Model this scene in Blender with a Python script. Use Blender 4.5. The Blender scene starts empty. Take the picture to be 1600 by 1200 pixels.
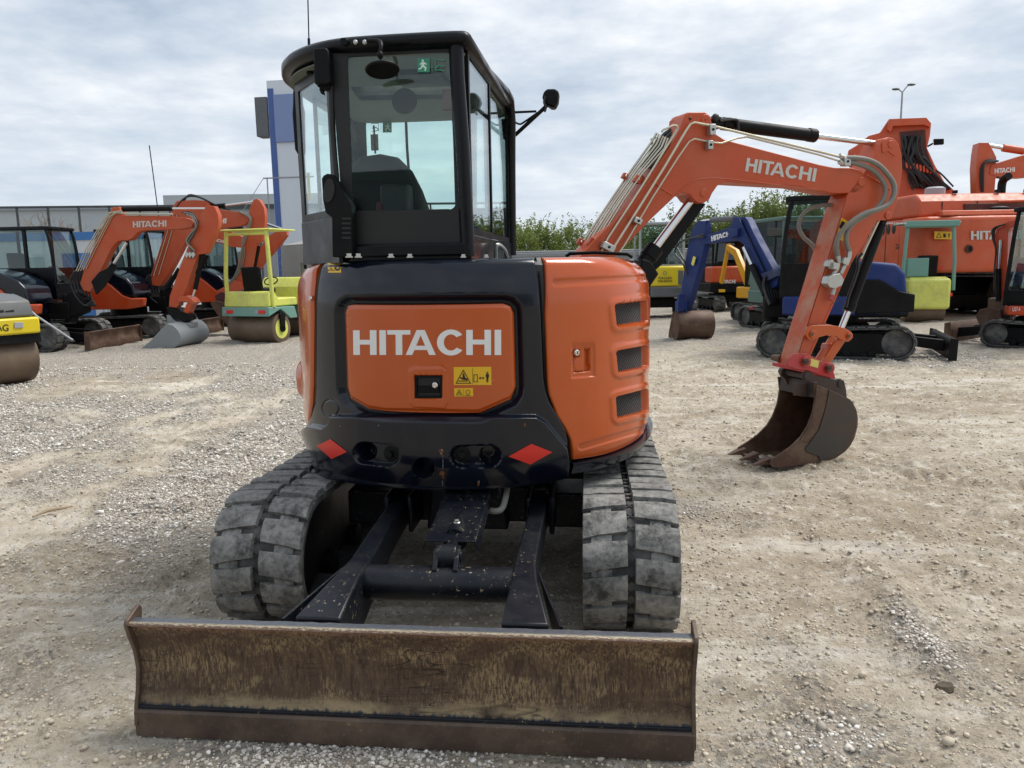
import bpy, bmesh, math, random
import numpy as np
from mathutils import Matrix, Vector
random.seed(7); np.random.seed(7)
PI = math.pi
SC = bpy.context.scene
COL = SC.collection

# ------------------------------------------------------------ camera numbers
FPX, CAMH, PITCH, ROLL = 1200.0, 1.60, math.radians(8.8), math.radians(1.0)
_fw = np.array([0, math.cos(PITCH), -math.sin(PITCH)])
_u0 = np.array([0, math.sin(PITCH), math.cos(PITCH)])
_r0 = np.array([1.0, 0, 0])
_rt = _r0*math.cos(ROLL) - _u0*math.sin(ROLL)
_up = _u0*math.cos(ROLL) + _r0*math.sin(ROLL)
CAM = np.array([0, 0, CAMH])

def ray(x, y): return _fw + _rt*(x-800)/FPX + _up*(600-y)/FPX
def G(x, y, z=0.0):
    d = ray(x, y); return CAM + d*((z-CAMH)/d[2])
def proj(P):
    v = np.asarray(P, float) - CAM; D = v@_fw
    return 800+FPX*(v@_rt)/D, 600-FPX*(v@_up)/D

class Frame:
    """x axis at angle yaw (deg, ccw from world +X), y axis 90 deg further, z up."""
    def __init__(s, ox, oy, yaw=0.0, scale=1.0, oz=0.0):
        a = math.radians(yaw); s.yaw = a; s.s = scale
        s.o = np.array([ox, oy, oz], float)
        s.R = np.array([[math.cos(a), -math.sin(a), 0], [math.sin(a), math.cos(a), 0], [0, 0, 1]])
    def w(s, p): return s.o + s.R@(np.asarray(p, float)*s.s)
    def l(s, p): return (s.R.T@(np.asarray(p, float)-s.o))/s.s
    def _ray(s, px, py): return s.l(CAM), s.R.T@ray(px, py)/s.s
    def onY(s, px, py, Y=0.0):
        o, d = s._ray(px, py); return o + d*((Y-o[1])/d[1])
    def onX(s, px, py, X=0.0):
        o, d = s._ray(px, py); return o + d*((X-o[0])/d[0])
    def onZ(s, px, py, Z=0.0):
        o, d = s._ray(px, py); return o + d*((Z-o[2])/d[2])
    def sub(s, x, y, yaw, z=0.0):
        w = s.w((x, y, z)); return Frame(w[0], w[1], math.degrees(s.yaw)+yaw, s.s, w[2])
WF = Frame(0, 0, 0)

def thing(name, label, cat, fr=WF, group=None, kind=None):
    o = bpy.data.objects.new(name, None); COL.objects.link(o)
    o.location = fr.o; o.rotation_euler = (0, 0, fr.yaw); o.empty_display_size = .2
    o['label'] = label; o['category'] = cat
    if group: o['group'] = group
    if kind: o['kind'] = kind
    o['_y'] = fr.yaw
    return o
def tag(o, label=None, cat=None, group=None, kind=None):
    if label: o['label'] = label
    if cat: o['category'] = cat
    if group: o['group'] = group
    if kind: o['kind'] = kind
    return o
def root_of(o):
    while o.parent: o = o.parent
    return o

def catmull(P, n=6):
    P = [np.asarray(p, float) for p in P]
    if len(P) < 3: return P
    Q = [2*P[0]-P[1]] + P + [2*P[-1]-P[-2]]; out = []
    for i in range(1, len(Q)-2):
        a, b, c, d = Q[i-1:i+3]
        for k in range(n):
            t = k/n
            out.append(.5*((2*b)+(c-a)*t+(2*a-5*b+4*c-d)*t*t+(3*b-a-3*c+d)*t**3))
    out.append(P[-1]); return out

class MB:
    def __init__(s, fr=WF): s.fr = fr; s.v = []; s.f = []
    def add(s, vs, fs):
        n = len(s.v); s.v += [tuple(map(float, v)) for v in vs]; s.f += [tuple(n+i for i in f) for f in fs]; return s
    def box(s, x0, x1, y0, y1, z0, z1):
        return s.add([(x0,y0,z0),(x1,y0,z0),(x1,y1,z0),(x0,y1,z0),(x0,y0,z1),(x1,y0,z1),(x1,y1,z1),(x0,y1,z1)],
              [(0,3,2,1),(4,5,6,7),(0,1,5,4),(1,2,6,5),(2,3,7,6),(3,0,4,7)])
    def hexa(s, b4, t4):
        return s.add(list(b4)+list(t4), [(0,3,2,1),(4,5,6,7),(0,1,5,4),(1,2,6,5),(2,3,7,6),(3,0,4,7)])
    def prism(s, pts, a0, a1, axis='y'):
        n = len(pts)
        def mk(p, a): return (p[0], a, p[1]) if axis == 'y' else ((a, p[0], p[1]) if axis == 'x' else (p[0], p[1], a))
        vs = [mk(p, a0) for p in pts]+[mk(p, a1) for p in pts]
        fs = [tuple(range(n))[::-1], tuple(range(n, 2*n))]+[(i, (i+1) % n, n+(i+1) % n, n+i) for i in range(n)]
        return s.add(vs, fs)
    def pprism(s, px, y0, y1):
        """pixel outline traced on the frame plane y=y0, given thickness to y1"""
        pts = []
        for p in px:
            q = s.fr.onY(p[0], p[1], y0); pts.append((q[0], q[2]))
        return s.prism(pts, y0, y1)
    def cyl(s, p0, p1, r, n=16, r2=None, caps=True):
        p0 = np.asarray(p0, float); p1 = np.asarray(p1, float); r2 = r if r2 is None else r2
        d = p1-p0; d /= (np.linalg.norm(d)+1e-9)
        a = np.cross(d, [0, 0, 1.0]) if abs(d[2]) < .9 else np.cross(d, [1.0, 0, 0]); a /= np.linalg.norm(a); b = np.cross(d, a)
        vs = []
        for (p, rr) in ((p0, r), (p1, r2)):
            for i in range(n):
                t = 2*PI*i/n; vs.append(p+a*rr*math.cos(t)+b*rr*math.sin(t))
        fs = [(i, (i+1) % n, n+(i+1) % n, n+i) for i in range(n)]
        if caps: fs += [tuple(range(n))[::-1], tuple(range(n, 2*n))]
        return s.add(vs, fs)
    def lathe(s, p0, d, prof, n=24):
        """prof: list of (t along d, radius)"""
        p0 = np.asarray(p0, float); d = np.asarray(d, float); d /= np.linalg.norm(d)
        a = np.cross(d, [0, 0, 1.0]) if abs(d[2]) < .9 else np.cross(d, [1.0, 0, 0]); a /= np.linalg.norm(a); b = np.cross(d, a)
        vs = []; fs = []
        for (t, rr) in prof:
            for i in range(n):
                an = 2*PI*i/n; vs.append(p0+d*t+a*rr*math.cos(an)+b*rr*math.sin(an))
        for k in range(len(prof)-1):
            for i in range(n): fs.append((k*n+i, k*n+(i+1) % n, (k+1)*n+(i+1) % n, (k+1)*n+i))
        fs += [tuple(range(n))[::-1], tuple(range((len(prof)-1)*n, len(prof)*n))]
        return s.add(vs, fs)
    def tube(s, P, r, n=10, smooth=0, rs=None):
        P = catmull(P, smooth) if smooth else [np.asarray(p, float) for p in P]
        m = len(P); vs = []; fs = []
        t0 = P[1]-P[0]; t0 = t0/np.linalg.norm(t0)
        a = np.cross(t0, [0, 0, 1.0]) if abs(t0[2]) < .9 else np.cross(t0, [1.0, 0, 0]); a /= np.linalg.norm(a)
        for i in range(m):
            t = P[min(i+1, m-1)]-P[max(i-1, 0)]; t = t/(np.linalg.norm(t)+1e-9)
            a = a-t*(a@t); a /= (np.linalg.norm(a)+1e-9); b = np.cross(t, a)
            k = 1.0
            if 0 < i < m-1:
                u = P[i]-P[i-1]; w = P[i+1]-P[i]; c = (u@w)/(np.linalg.norm(u)*np.linalg.norm(w)+1e-9)
                k = 1/max(.5, math.sqrt((1+max(-.9, min(1, c)))/2))
            rr = (rs[min(len(rs)-1, int(round(i*(len(rs)-1)/(m-1))))] if rs else r)
            for j in range(n):
                an = 2*PI*j/n; vs.append(P[i]+(a*math.cos(an)+b*math.sin(an))*rr*k)
        for i in range(m-1):
            for j in range(n): fs.append((i*n+j, i*n+(j+1) % n, (i+1)*n+(j+1) % n, (i+1)*n+j))
        fs += [tuple(range(n))[::-1], tuple(range((m-1)*n, m*n))]
        return s.add(vs, fs)
    def ptube(s, px, Y, r, n=8, smooth=0):
        ys = Y if isinstance(Y, (list, tuple)) else [Y]*len(px)
        return s.tube([s.fr.onY(p[0], p[1], y) for p, y in zip(px, ys)], r, n, smooth)
    def pcyl(s, a, b, Y, r, n=14): return s.cyl(s.fr.onY(a[0], a[1], Y), s.fr.onY(b[0], b[1], Y), r, n)
    def ell(s, c, r, nu=16, nv=10):
        vs = []; fs = []
        for j in range(nv+1):
            ph = PI*j/nv
            for i in range(nu):
                t = 2*PI*i/nu
                vs.append((c[0]+r[0]*math.sin(ph)*math.cos(t), c[1]+r[1]*math.sin(ph)*math.sin(t), c[2]+r[2]*math.cos(ph)))
        for j in range(nv):
            for i in range(nu): fs.append((j*nu+i, j*nu+(i+1) % nu, (j+1)*nu+(i+1) % nu, (j+1)*nu+i))
        return s.add(vs, fs)
    def build(s, name, m, parent=None, bev=0, seg=2, ang=35, norm=True, label=None, flat=False):
        W = np.array(s.v, float)
        W = s.fr.o + (W*s.fr.s)@s.fr.R.T
        if parent is not None:
            r = root_of(parent); o = np.array(r.location); c, sn = math.cos(r['_y']), math.sin(r['_y'])
            Rr = np.array([[c, -sn, 0], [sn, c, 0], [0, 0, 1]]); W = (W-o)@Rr
        me = bpy.data.meshes.new(name); me.from_pydata(W.tolist(), [], s.f)
        bm = bmesh.new(); bm.from_mesh(me)
        bmesh.ops.remove_doubles(bm, verts=bm.verts, dist=1e-5)
        if norm: bmesh.ops.recalc_face_normals(bm, faces=bm.faces)
        bm.to_mesh(me); bm.free()
        if not flat:
            me.polygons.foreach_set('use_smooth', [True]*len(me.polygons))
            me.set_sharp_from_angle(angle=math.radians(ang))
        me.materials.append(m)
        ob = bpy.data.objects.new(name, me); COL.objects.link(ob)
        if parent is not None: ob.parent = parent
        if bev:
            b = ob.modifiers.new('bevel', 'BEVEL'); b.width = bev; b.segments = seg; b.limit_method = 'ANGLE'; b.angle_limit = math.radians(40)
        if label: ob['label'] = label
        return ob

# ------------------------------------------------------------ lettering
def _bar(x0, x1, y0, y1): return [(x0,y0),(x1,y0),(x1,y1),(x0,y1)]
def _C(cx, rx, ry, ix, iy):
    a0 = math.radians(36); n = 22; o = []; i_ = []
    for k in range(n+1):
        a = a0+(2*PI-2*a0)*k/n
        o.append((cx+rx*math.cos(a), .5+ry*math.sin(a)))
        b = math.radians(40)+(2*PI-2*math.radians(40))*k/n
        i_.append((cx+ix*math.cos(b), .5+iy*math.sin(b)))
    return [[o[k], o[k+1], i_[k+1], i_[k]] for k in range(n)]
def _H(x, w=1.0, t=.27): return [_bar(x, x+t, 0, 1), _bar(x+w-t, x+w, 0, 1), _bar(x+t, x+w-t, .42, .61)]
def glyphs_hitachi():
    g = _H(0, .96)+[_bar(1.08, 1.35, 0, 1)]+[_bar(1.41, 2.36, .82, 1), _bar(1.75, 2.02, 0, .82)]
    g += [[(2.16,0),(2.43,0),(2.78,.79),(2.62,1)], [(2.62,1),(2.78,.79),(2.95,1)], [(2.78,.79),(3.13,0),(3.40,0),(2.95,1)], _bar(2.52, 3.04, .2, .37)]
    g += _C(4.03, .58, .52, .295, .325)
    g += _H(4.66, 1.02)+[_bar(5.83, 6.10, 0, 1)]
    return [[(x/6.10, y) for x, y in p] for p in g]
HIT = glyphs_hitachi()
_fc = {}
def font_mesh(txt):
    if txt in _fc: return _fc[txt]
    cu = bpy.data.curves.new('t', 'FONT'); cu.body = txt; cu.offset = 0.012
    ob = bpy.data.objects.new('t', cu); COL.objects.link(ob)
    me = bpy.data.meshes.new_from_object(ob.evaluated_get(bpy.context.evaluated_depsgraph_get()))
    V = np.array([v.co[:] for v in me.vertices]); F = [tuple(p.vertices) for p in me.polygons]
    mn = V.min(0); mx = V.max(0); V = (V-mn)/np.maximum(mx-mn, 1e-6)
    bpy.data.objects.remove(ob); bpy.data.curves.remove(cu); bpy.data.meshes.remove(me)
    _fc[txt] = (V, F); return _fc[txt]
def bil(q, u, v):
    """q: px corners TL, TR, BR, BL ; u right, v up"""
    tl, tr, br, bl = [np.array(a, float) for a in q]
    return (bl*(1-u)+br*u)*(1-v)+(tl*(1-u)+tr*u)*v
def hitachi_px(fr, quad, hit, off_dir, name, m, parent, th=.003, ncut=None):
    """hit(px,py)->frame coords on the surface; off_dir: unit outward vector in frame coords or function"""
    mb = MB(fr)
    for p in (HIT if ncut is None else HIT[:ncut]):
        P = [hit(*bil(quad, x, y)) for x, y in p]; n = len(P)
        O = [np.asarray(off_dir(q) if callable(off_dir) else off_dir)*th for q in P]
        vs = [q+o for q, o in zip(P, O)]+[q-o*.4 for q, o in zip(P, O)]
        mb.add(vs, [tuple(range(n)), tuple(range(n, 2*n))[::-1]]+[(i, (i+1) % n, n+(i+1) % n, n+i) for i in range(n)])
    return mb.build(name, m, parent, flat=True)
def font_px(fr, txt, quad, hit, off, name, m, parent):
    V, F = font_mesh(txt); mb = MB(fr)
    vs = [hit(*bil(quad, v[0], v[1]))+np.asarray(off(0) if callable(off) else off) for v in V]
    mb.add(vs, F); return mb.build(name, m, parent, flat=True)

# ------------------------------------------------------------ materials
MATS = {}
def lin(c):
    if isinstance(c, str): c = [int(c[i:i+2], 16) for i in (0, 2, 4)]
    if max(c) > 1: c = [v/255 for v in c]
    else: return tuple(c)
    return tuple((v/12.92 if v <= .04045 else ((v+.055)/1.055)**2.4) for v in c)
class NT:
    def __init__(s, name):
        s.m = bpy.data.materials.new(name); s.m.use_nodes = True; s.t = s.m.node_tree; s.t.nodes.clear()
        s.out = s.n('ShaderNodeOutputMaterial'); s.tc = s.n('ShaderNodeTexCoord')
    def n(s, k, **kw):
        x = s.t.nodes.new(k)
        for a, b in kw.items(): setattr(x, a, b)
        return x
    def l(s, a, b): s.t.links.new(a, b)
    def mapv(s, sc=(1,1,1), src=None):
        mp = s.n('ShaderNodeMapping'); mp.inputs['Scale'].default_value = sc
        s.l(src or s.tc.outputs['Object'], mp.inputs[0]); return mp.outputs[0]
    def noise(s, scale, detail=4, rough=.55, vec=None, dist=0):
        x = s.n('ShaderNodeTexNoise'); x.inputs['Scale'].default_value = scale; x.inputs['Detail'].default_value = detail
        x.inputs['Roughness'].default_value = rough; x.inputs['Distortion'].default_value = dist
        s.l(vec or s.tc.outputs['Object'], x.inputs['Vector']); return x.outputs[0]
    def ramp(s, fac, stops):
        x = s.n('ShaderNodeValToRGB'); cr = x.color_ramp
        while len(cr.elements) > 1: cr.elements.remove(cr.elements[-1])
        for i, (p, c) in enumerate(stops):
            e = cr.elements[0] if i == 0 else cr.elements.new(p); e.position = p
            e.color = (c, c, c, 1) if isinstance(c, (int, float)) else (*c[:3], 1)
        s.l(fac, x.inputs[0]); return x.outputs[0]
    def mix(s, f, a, b, bt='MIX'):
        x = s.n('ShaderNodeMix', data_type='RGBA', blend_type=bt)
        for v, i in ((f, 0), (a, 6), (b, 7)):
            if hasattr(v, 'is_linked') or hasattr(v, 'links'): s.l(v, x.inputs[i])
            elif i == 0: x.inputs[0].default_value = v
            else: x.inputs[i].default_value = (*v[:3], 1) if not isinstance(v, (int, float)) else (v, v, v, 1)
        return x.outputs[2]
    def math(s, op, a, b=0, c=None, clamp=False):
        x = s.n('ShaderNodeMath', operation=op); x.use_clamp = clamp
        for v, i in ((a, 0), (b, 1), (c, 2)):
            if v is None: continue
            if hasattr(v, 'links'): s.l(v, x.inputs[i])
            else: x.inputs[i].default_value = v
        return x.outputs[0]
    def bsdf(s, base, rough=.5, metal=0.0, coat=0, bump=None, bstr=.2, bdist=.01, spec=None):
        b = s.n('ShaderNodeBsdfPrincipled')
        for v, k in ((base, 'Base Color'), (rough, 'Roughness'), (metal, 'Metallic')):
            if hasattr(v, 'links'): s.l(v, b.inputs[k])
            else: b.inputs[k].default_value = (*v[:3], 1) if k == 'Base Color' else v
        b.inputs['Coat Weight'].default_value = coat; b.inputs['Coat Roughness'].default_value = .05
        if spec is not None: b.inputs['Specular IOR Level'].default_value = spec
        if bump is not None:
            bp = s.n('ShaderNodeBump'); bp.inputs['Strength'].default_value = bstr; bp.inputs['Distance'].default_value = bdist
            s.l(bump, bp.inputs['Height']); s.l(bp.outputs[0], b.inputs['Normal'])
        s.l(b.outputs[0], s.out.inputs[0]); return b
def paint(name, c, rough=.35, metal=0.0, var=.12, coat=0, dust=.25, dustc='8c8172', dscale=3.0, bump=.0, bscale=60, chips=0, chipc='6a4a30', spec=None):
    if name in MATS: return MATS[name]
    t = NT(name); c = lin(c)
    n1 = t.noise(2.3, 5)
    base = t.mix(n1, [v*(1-var) for v in c], [min(1, v*(1+var)) for v in c])
    if dust:
        d = t.noise(dscale, 8, .68)
        base = t.mix(t.ramp(d, [(.42, 0), (.75, dust)]), base, lin(dustc))
        d2 = t.noise(dscale*12, 5, .7)
        base = t.mix(t.ramp(d2, [(.55, 0), (.8, dust*.7)]), base, lin(dustc))
    rr = t.ramp(t.noise(dscale*2, 6, .6), [(.3, max(0, rough-.06)), (.75, min(1, rough+.16*(1 if dust else .4)))])
    if chips:
        ch = t.noise(48, 6, .8); cm = t.ramp(ch, [(.66-.1*chips, 0), (.68-.1*chips, 1)])
        ch2 = t.ramp(t.noise(2.5, 3), [(.45, 0), (.6, 1)])
        cm = t.math('MULTIPLY', cm, ch2)
        base = t.mix(cm, base, lin(chipc))
    t.bsdf(base, rr, metal, coat, bump=(t.noise(bscale, 4) if bump else None), bstr=bump, bdist=.004, spec=spec)
    MATS[name] = t.m; return t.m
def glass(name, tint=(.66,.86,.80), refl=1.0):
    if name in MATS: return MATS[name]
    t = NT(name)
    tr = t.n('ShaderNodeBsdfTransparent'); tr.inputs[0].default_value = (*tint, 1)
    gl = t.n('ShaderNodeBsdfGlossy'); gl.inputs['Roughness'].default_value = .015; gl.inputs[0].default_value = (.95,.98,1,1)
    lw = t.n('ShaderNodeLayerWeight'); lw.inputs[0].default_value = .5
    fr_ = t.math('ADD', t.math('MULTIPLY', t.math('POWER', lw.outputs['Facing'], 4.0), .8), .035)
    ms = t.n('ShaderNodeMixShader'); t.l(t.math('MULTIPLY', fr_, refl), ms.inputs[0]); t.l(tr.outputs[0], ms.inputs[1]); t.l(gl.outputs[0], ms.inputs[2])
    t.l(ms.outputs[0], t.out.inputs[0]); MATS[name] = t.m; return t.m

M_or   = paint('orange_panel_paint', 'b94d05', .16, var=.06, coat=.45, dust=.08, dustc='b98a6a', dscale=2)
M_boom = paint('orange_boom_paint', 'b8481a', .42, var=.06, dust=.22, dustc='b58a70', chips=.0)
M_armf = paint('worn_orange_paint', 'c0522a', .5, var=.12, dust=.9, dustc='b59a80', dscale=7, chips=1.0, chipc='8f8478')
M_dk   = paint('dark_grey_paint', '0b111d', .13, var=.06, coat=.2, spec=.36, dust=.01, dustc='6a6d70', dscale=2)
M_dk2  = paint('dark_frame_paint', '0c111a', .34, var=.1, spec=.3, dust=.15, dustc='55524c', chips=.45, chipc='b7a888', dscale=4)
M_blk  = paint('black_plastic', '0d0e10', .45, var=.15, dust=.12, dustc='4a4843', spec=.15)
M_blkg = paint('black_gasket', '060708', .45, var=.1, dust=.05)
M_cab  = paint('cab_grey_paint', '07090e', .28, var=.05, coat=.0, spec=.24, dust=.015, dustc='62666c')
M_chr  = paint('chrome_rod', 'd8d8d8', .08, metal=1.0, var=.03, dust=0)
M_pipe = paint('zinc_plated_pipe', 'c9c2ad', .3, metal=.85, var=.08, dust=.15, dustc='6e6552')
M_zinc = paint('zinc_fitting', 'b9bab5', .38, metal=.8, var=.1, dust=.1)
M_hose = paint('grey_braided_hose', '7c7a72', .55, var=.2, dust=.3, bump=.6, bscale=240, dustc='6a675e')
M_bhose= paint('black_hose', '16171a', .45, var=.2, dust=.15, dustc='45423c')
M_wht  = paint('white_lettering', 'e4e4e0', .45, var=.02, dust=.05)
M_red  = paint('red_reflector', 'd42a1e', .35, var=.05, dust=.05)
M_redp = paint('red_coupler_paint', 'b8202a', .35, var=.1, dust=.3, chips=.5, chipc='4a3a34')
M_yel  = paint('yellow_label', 'e3b21c', .4, var=.03, dust=.05)
M_pyel = paint('pale_yellow_label', 'd8cc6a', .4, var=.03, dust=.05)
M_ink  = paint('black_print', '141414', .5, var=.02, dust=0)
M_grn  = paint('green_safety_print', '2e8a6a', .4, var=.03, dust=0)
M_seat = paint('grey_seat_fabric', '14181a', .85, var=.12, dust=.05)
M_in   = paint('cab_interior_plastic', '1a1d1f', .6, var=.1, dust=.1)
M_lin  = paint('cab_headliner', '72786e', .8, var=.04, dust=.05)
M_glass = glass('green_tinted_glass', (.90,.975,.955))
M_glass2 = glass('machine_window_glass', (.80,.86,.85), 1.5)
M_rust = paint('rusty_steel', '4d3428', .62, metal=.2, var=.35, dust=.65, dustc='86745f', dscale=4, bump=.35, bscale=40)
M_bkt  = paint('worn_bucket_steel', '39373a', .5, metal=.3, var=.25, dust=.3, dustc='6a4a36', dscale=4, bump=.25, bscale=50)
M_bktg = paint('grey_bucket_paint', '3d3a37', .5, metal=.15, var=.35, dust=1.0, dustc='553a2b', dscale=2.2, bump=.15)
M_alu  = paint('galvanised_steel', '9a9da0', .45, metal=.5, var=.1, dust=.2)

def rubber():
    t = NT('dusty_track_rubber')
    base = t.mix(t.ramp(t.noise(11, 9, .74), [(.34, 0), (.62, 1)]), lin('2a2a2a'), lin('7f7e7a'))
    base = t.mix(t.ramp(t.noise(38, 6, .75), [(.42, 0), (.72, .75)]), base, lin('9f9d97'))
    base = t.mix(t.ramp(t.noise(6, 6, .7, dist=.2), [(.52, 0), (.66, .85)]), base, lin('222224'))
    t.bsdf(base, .7, bump=t.noise(55, 6, .7), bstr=.6, bdist=.006); return t.m
M_rub = rubber()
M_rubd = paint('dark_track_rubber', '333434', .75, var=.4, dust=1.0, dustc='6e6d69', dscale=8, bump=.4)
M_rubm = paint('machine_track_rubber', '38393b', .75, var=.3, dust=.8, dustc='8a8880', dscale=6, bump=.4)

def blade_mat():
    t = NT('scraped_rusty_blade'); ov = t.tc.outputs['Object']
    fine = t.noise(1, 7, .75, vec=t.mapv((150, 150, 26)), dist=.3); mid = t.noise(1, 8, .72, vec=t.mapv((46, 46, 8)), dist=.5)
    big = t.noise(1, 6, .62, vec=t.mapv((4.2, 3, 9)), dist=.8); patch = t.noise(3.4, 7, .68, dist=.4)
    sep = t.n('ShaderNodeSeparateXYZ'); t.l(ov, sep.inputs[0]); z = sep.outputs[2]
    base = t.mix(t.ramp(mid, [(.40, 0), (.60, 1)]), lin('40302a'), lin('66523f'))
    base = t.mix(t.ramp(patch, [(.42, 0), (.60, .85)]), base, lin('4d3a2c'))
    sc = t.math('MULTIPLY', t.ramp(big, [(.44, 0), (.60, 1)]), t.ramp(fine, [(.46, 0), (.56, 1)]))
    base = t.mix(sc, base, lin('94805f'))
    base = t.mix(t.math('MULTIPLY', t.ramp(fine, [(.54, 0), (.62, 1)]), .45), base, lin('8f7a58'))
    base = t.mix(t.ramp(t.noise(1, 5, .7, vec=t.mapv((70, 70, 12))), [(.56, 0), (.64, .7)]), base, lin('2d1f18'))
    # primer rubbed bare along the lower weld and just under the rim, ragged upper limit
    zb = t.math('ADD', z, t.math('MULTIPLY', t.math('SUBTRACT', fine, .5), .16))
    lo_ = t.ramp(t.math('ABSOLUTE', t.math('SUBTRACT', zb, .128)), [(.016, 1), (.03, 0)])
    hi_ = t.ramp(t.math('ABSOLUTE', t.math('SUBTRACT', zb, .415)), [(.005, .9), (.02, 0)])
    base = t.mix(t.math('MULTIPLY', lo_, t.ramp(big, [(.36, .15), (.58, .85)])), base, lin('9c8a6a')); base = t.mix(hi_, base, lin('94735a'))
    zs = t.math('ADD', z, t.math('MULTIPLY', t.math('SUBTRACT', mid, .5), .05))
    base = t.mix(t.ramp(zs, [(.118, 1), (.124, 0)]), base, lin('2c313a'))
    # long gouges
    for s_, rot, d, th in ((1.0, .62, 1.5, .004), (1.5, -.45, 2.2, .0035), (2.3, 1.1, 2.6, .004)):
        mp = t.n('ShaderNodeMapping'); mp.inputs['Rotation'].default_value = (0, rot, 0); mp.inputs['Scale'].default_value = (s_, .01, s_*7); t.l(ov, mp.inputs[0])
        w = t.noise(1.3, 1, .3, vec=mp.outputs[0], dist=d)
        ln = t.math('MULTIPLY', t.ramp(t.math('ABSOLUTE', t.math('SUBTRACT', w, .5)), [(.0, 1.0), (th*4, 0)]), t.ramp(t.noise(2.4, 2), [(.48, 0), (.56, 1)]))
        base = t.mix(ln, base, lin('23150f'))
    t.bsdf(base, t.ramp(fine, [(.3, .38), (.7, .68)]), .25, bump=fine, bstr=.45, bdist=.004); return t.m
M_blade = blade_mat()
M_edge = paint('brown_cutting_edge', '4e4038', .5, metal=.25, var=.35, dust=.8, dustc='7d6a58', dscale=5, bump=.5, bscale=36, chips=.35, chipc='a5957a')
def worn_rim():
    t = NT('scraped_blade_rim'); sep = t.n('ShaderNodeSeparateXYZ'); t.l(t.tc.outputs['Object'], sep.inputs[0])
    n = t.noise(1, 8, .75, vec=t.mapv((60, 200, 200))); y = t.math('ADD', sep.outputs[1], t.math('MULTIPLY', t.math('SUBTRACT', n, .5), .05))
    base = t.mix(t.ramp(n, [(.45, 0), (.7, .35)]), lin('474c55'), lin('8a8880'))
    fr = t.ramp(t.math('ADD', y, 2.0), [(.062, 1), (.070, 0)])
    base = t.mix(fr, base, lin('5f4a3e')); ed = t.ramp(t.math('ABSOLUTE', t.math('SUBTRACT', y, -1.934)), [(.003, 1), (.007, 0)])
    base = t.mix(t.math('MULTIPLY', ed, t.ramp(n, [(.4, .1), (.55, .8)])), base, lin('bdb092'))
    t.bsdf(base, .42, .2, bump=n, bstr=.3, bdist=.003); return t.m
M_rim = worn_rim()

def merge_into(a, b, m):
    """put mesh of b into a as a second material"""
    a.data.materials.append(m); bm = bmesh.new(); bm.from_mesh(a.data); n = len(bm.faces); bm.from_mesh(b.data); bm.faces.ensure_lookup_table()
    for f in bm.faces[n:]: f.material_index = len(a.data.materials)-1
    bm.to_mesh(a.data); bm.free(); bpy.data.objects.remove(b)
# ============================================================ camera, sky, light
cd = bpy.data.cameras.new('camera'); cam = bpy.data.objects.new('camera', cd); COL.objects.link(cam)
cam.matrix_world = Matrix(((_rt[0], _up[0], -_fw[0], CAM[0]), (_rt[1], _up[1], -_fw[1], CAM[1]), (_rt[2], _up[2], -_fw[2], CAM[2]), (0, 0, 0, 1)))
cd.sensor_fit = 'HORIZONTAL'; cd.sensor_width = 36; cd.lens = 36*FPX/1600; cd.clip_end = 3000; cd.clip_start = .05
SC.camera = cam
SUN_EL, SUN_AZ = math.radians(58), math.radians(66)     # azimuth clockwise from +Y
wd = bpy.data.worlds.new('World'); SC.world = wd; wd.use_nodes = True
nt = wd.node_tree; nt.nodes.clear()
def wn(k, **kw):
    x = nt.nodes.new(k)
    for a, b in kw.items(): setattr(x, a, b)
    return x
def wm(op, a, b=0, clamp=False):
    x = wn('ShaderNodeMath', operation=op); x.use_clamp = clamp
    for v, i in ((a, 0), (b, 1)):
        if hasattr(v, 'links'): nt.links.new(v, x.inputs[i])
        else: x.inputs[i].default_value = v
    return x.outputs[0]
sky = wn('ShaderNodeTexSky', sky_type='NISHITA'); sky.sun_disc = False; sky.sun_elevation = SUN_EL; sky.sun_rotation = SUN_AZ
sky.dust_density = 2.0
tc = wn('ShaderNodeTexCoord'); sp = wn('ShaderNodeSeparateXYZ'); nt.links.new(tc.outputs['Generated'], sp.inputs[0])
zz = wm('ADD', wm('MAXIMUM', sp.outputs[2], 0.0), .13)
cb = wn('ShaderNodeCombineXYZ')
nt.links.new(wm('DIVIDE', sp.outputs[0], zz), cb.inputs[0]); nt.links.new(wm('DIVIDE', sp.outputs[1], zz), cb.inputs[1])
def wnoise(scale, det, rough, dist=0, off=0):
    mp = wn('ShaderNodeMapping'); mp.inputs['Location'].default_value = (off, off*.7, 0); nt.links.new(cb.outputs[0], mp.inputs[0])
    x = wn('ShaderNodeTexNoise'); x.inputs['Scale'].default_value = scale; x.inputs['Detail'].default_value = det; x.inputs['Roughness'].default_value = rough
    x.inputs['Distortion'].default_value = dist; nt.links.new(mp.outputs[0], x.inputs[0]); return x.outputs[0]
def wramp(f, stops):
    x = wn('ShaderNodeValToRGB'); cr = x.color_ramp; cr.elements.remove(cr.elements[-1])
    for i, (p, c) in enumerate(stops):
        e = cr.elements[0] if i == 0 else cr.elements.new(p); e.position = p; e.color = (*c, 1)
    nt.links.new(f, x.inputs[0]); return x.outputs[0]
def wmix(f, a, b):
    x = wn('ShaderNodeMix', data_type='RGBA')
    for v, i in ((f, 0), (a, 6), (b, 7)):
        if hasattr(v, 'links'): nt.links.new(v, x.inputs[i])
        else: x.inputs[i].default_value = v if i == 0 else (*v, 1)
    return x.outputs[2]
cn = wm('ADD', wm('MULTIPLY', wnoise(1.15, 8, .52, .1, 3.7), .62), wm('MULTIPLY', wnoise(3.6, 6, .6, .0, 9.1), .38))
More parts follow.
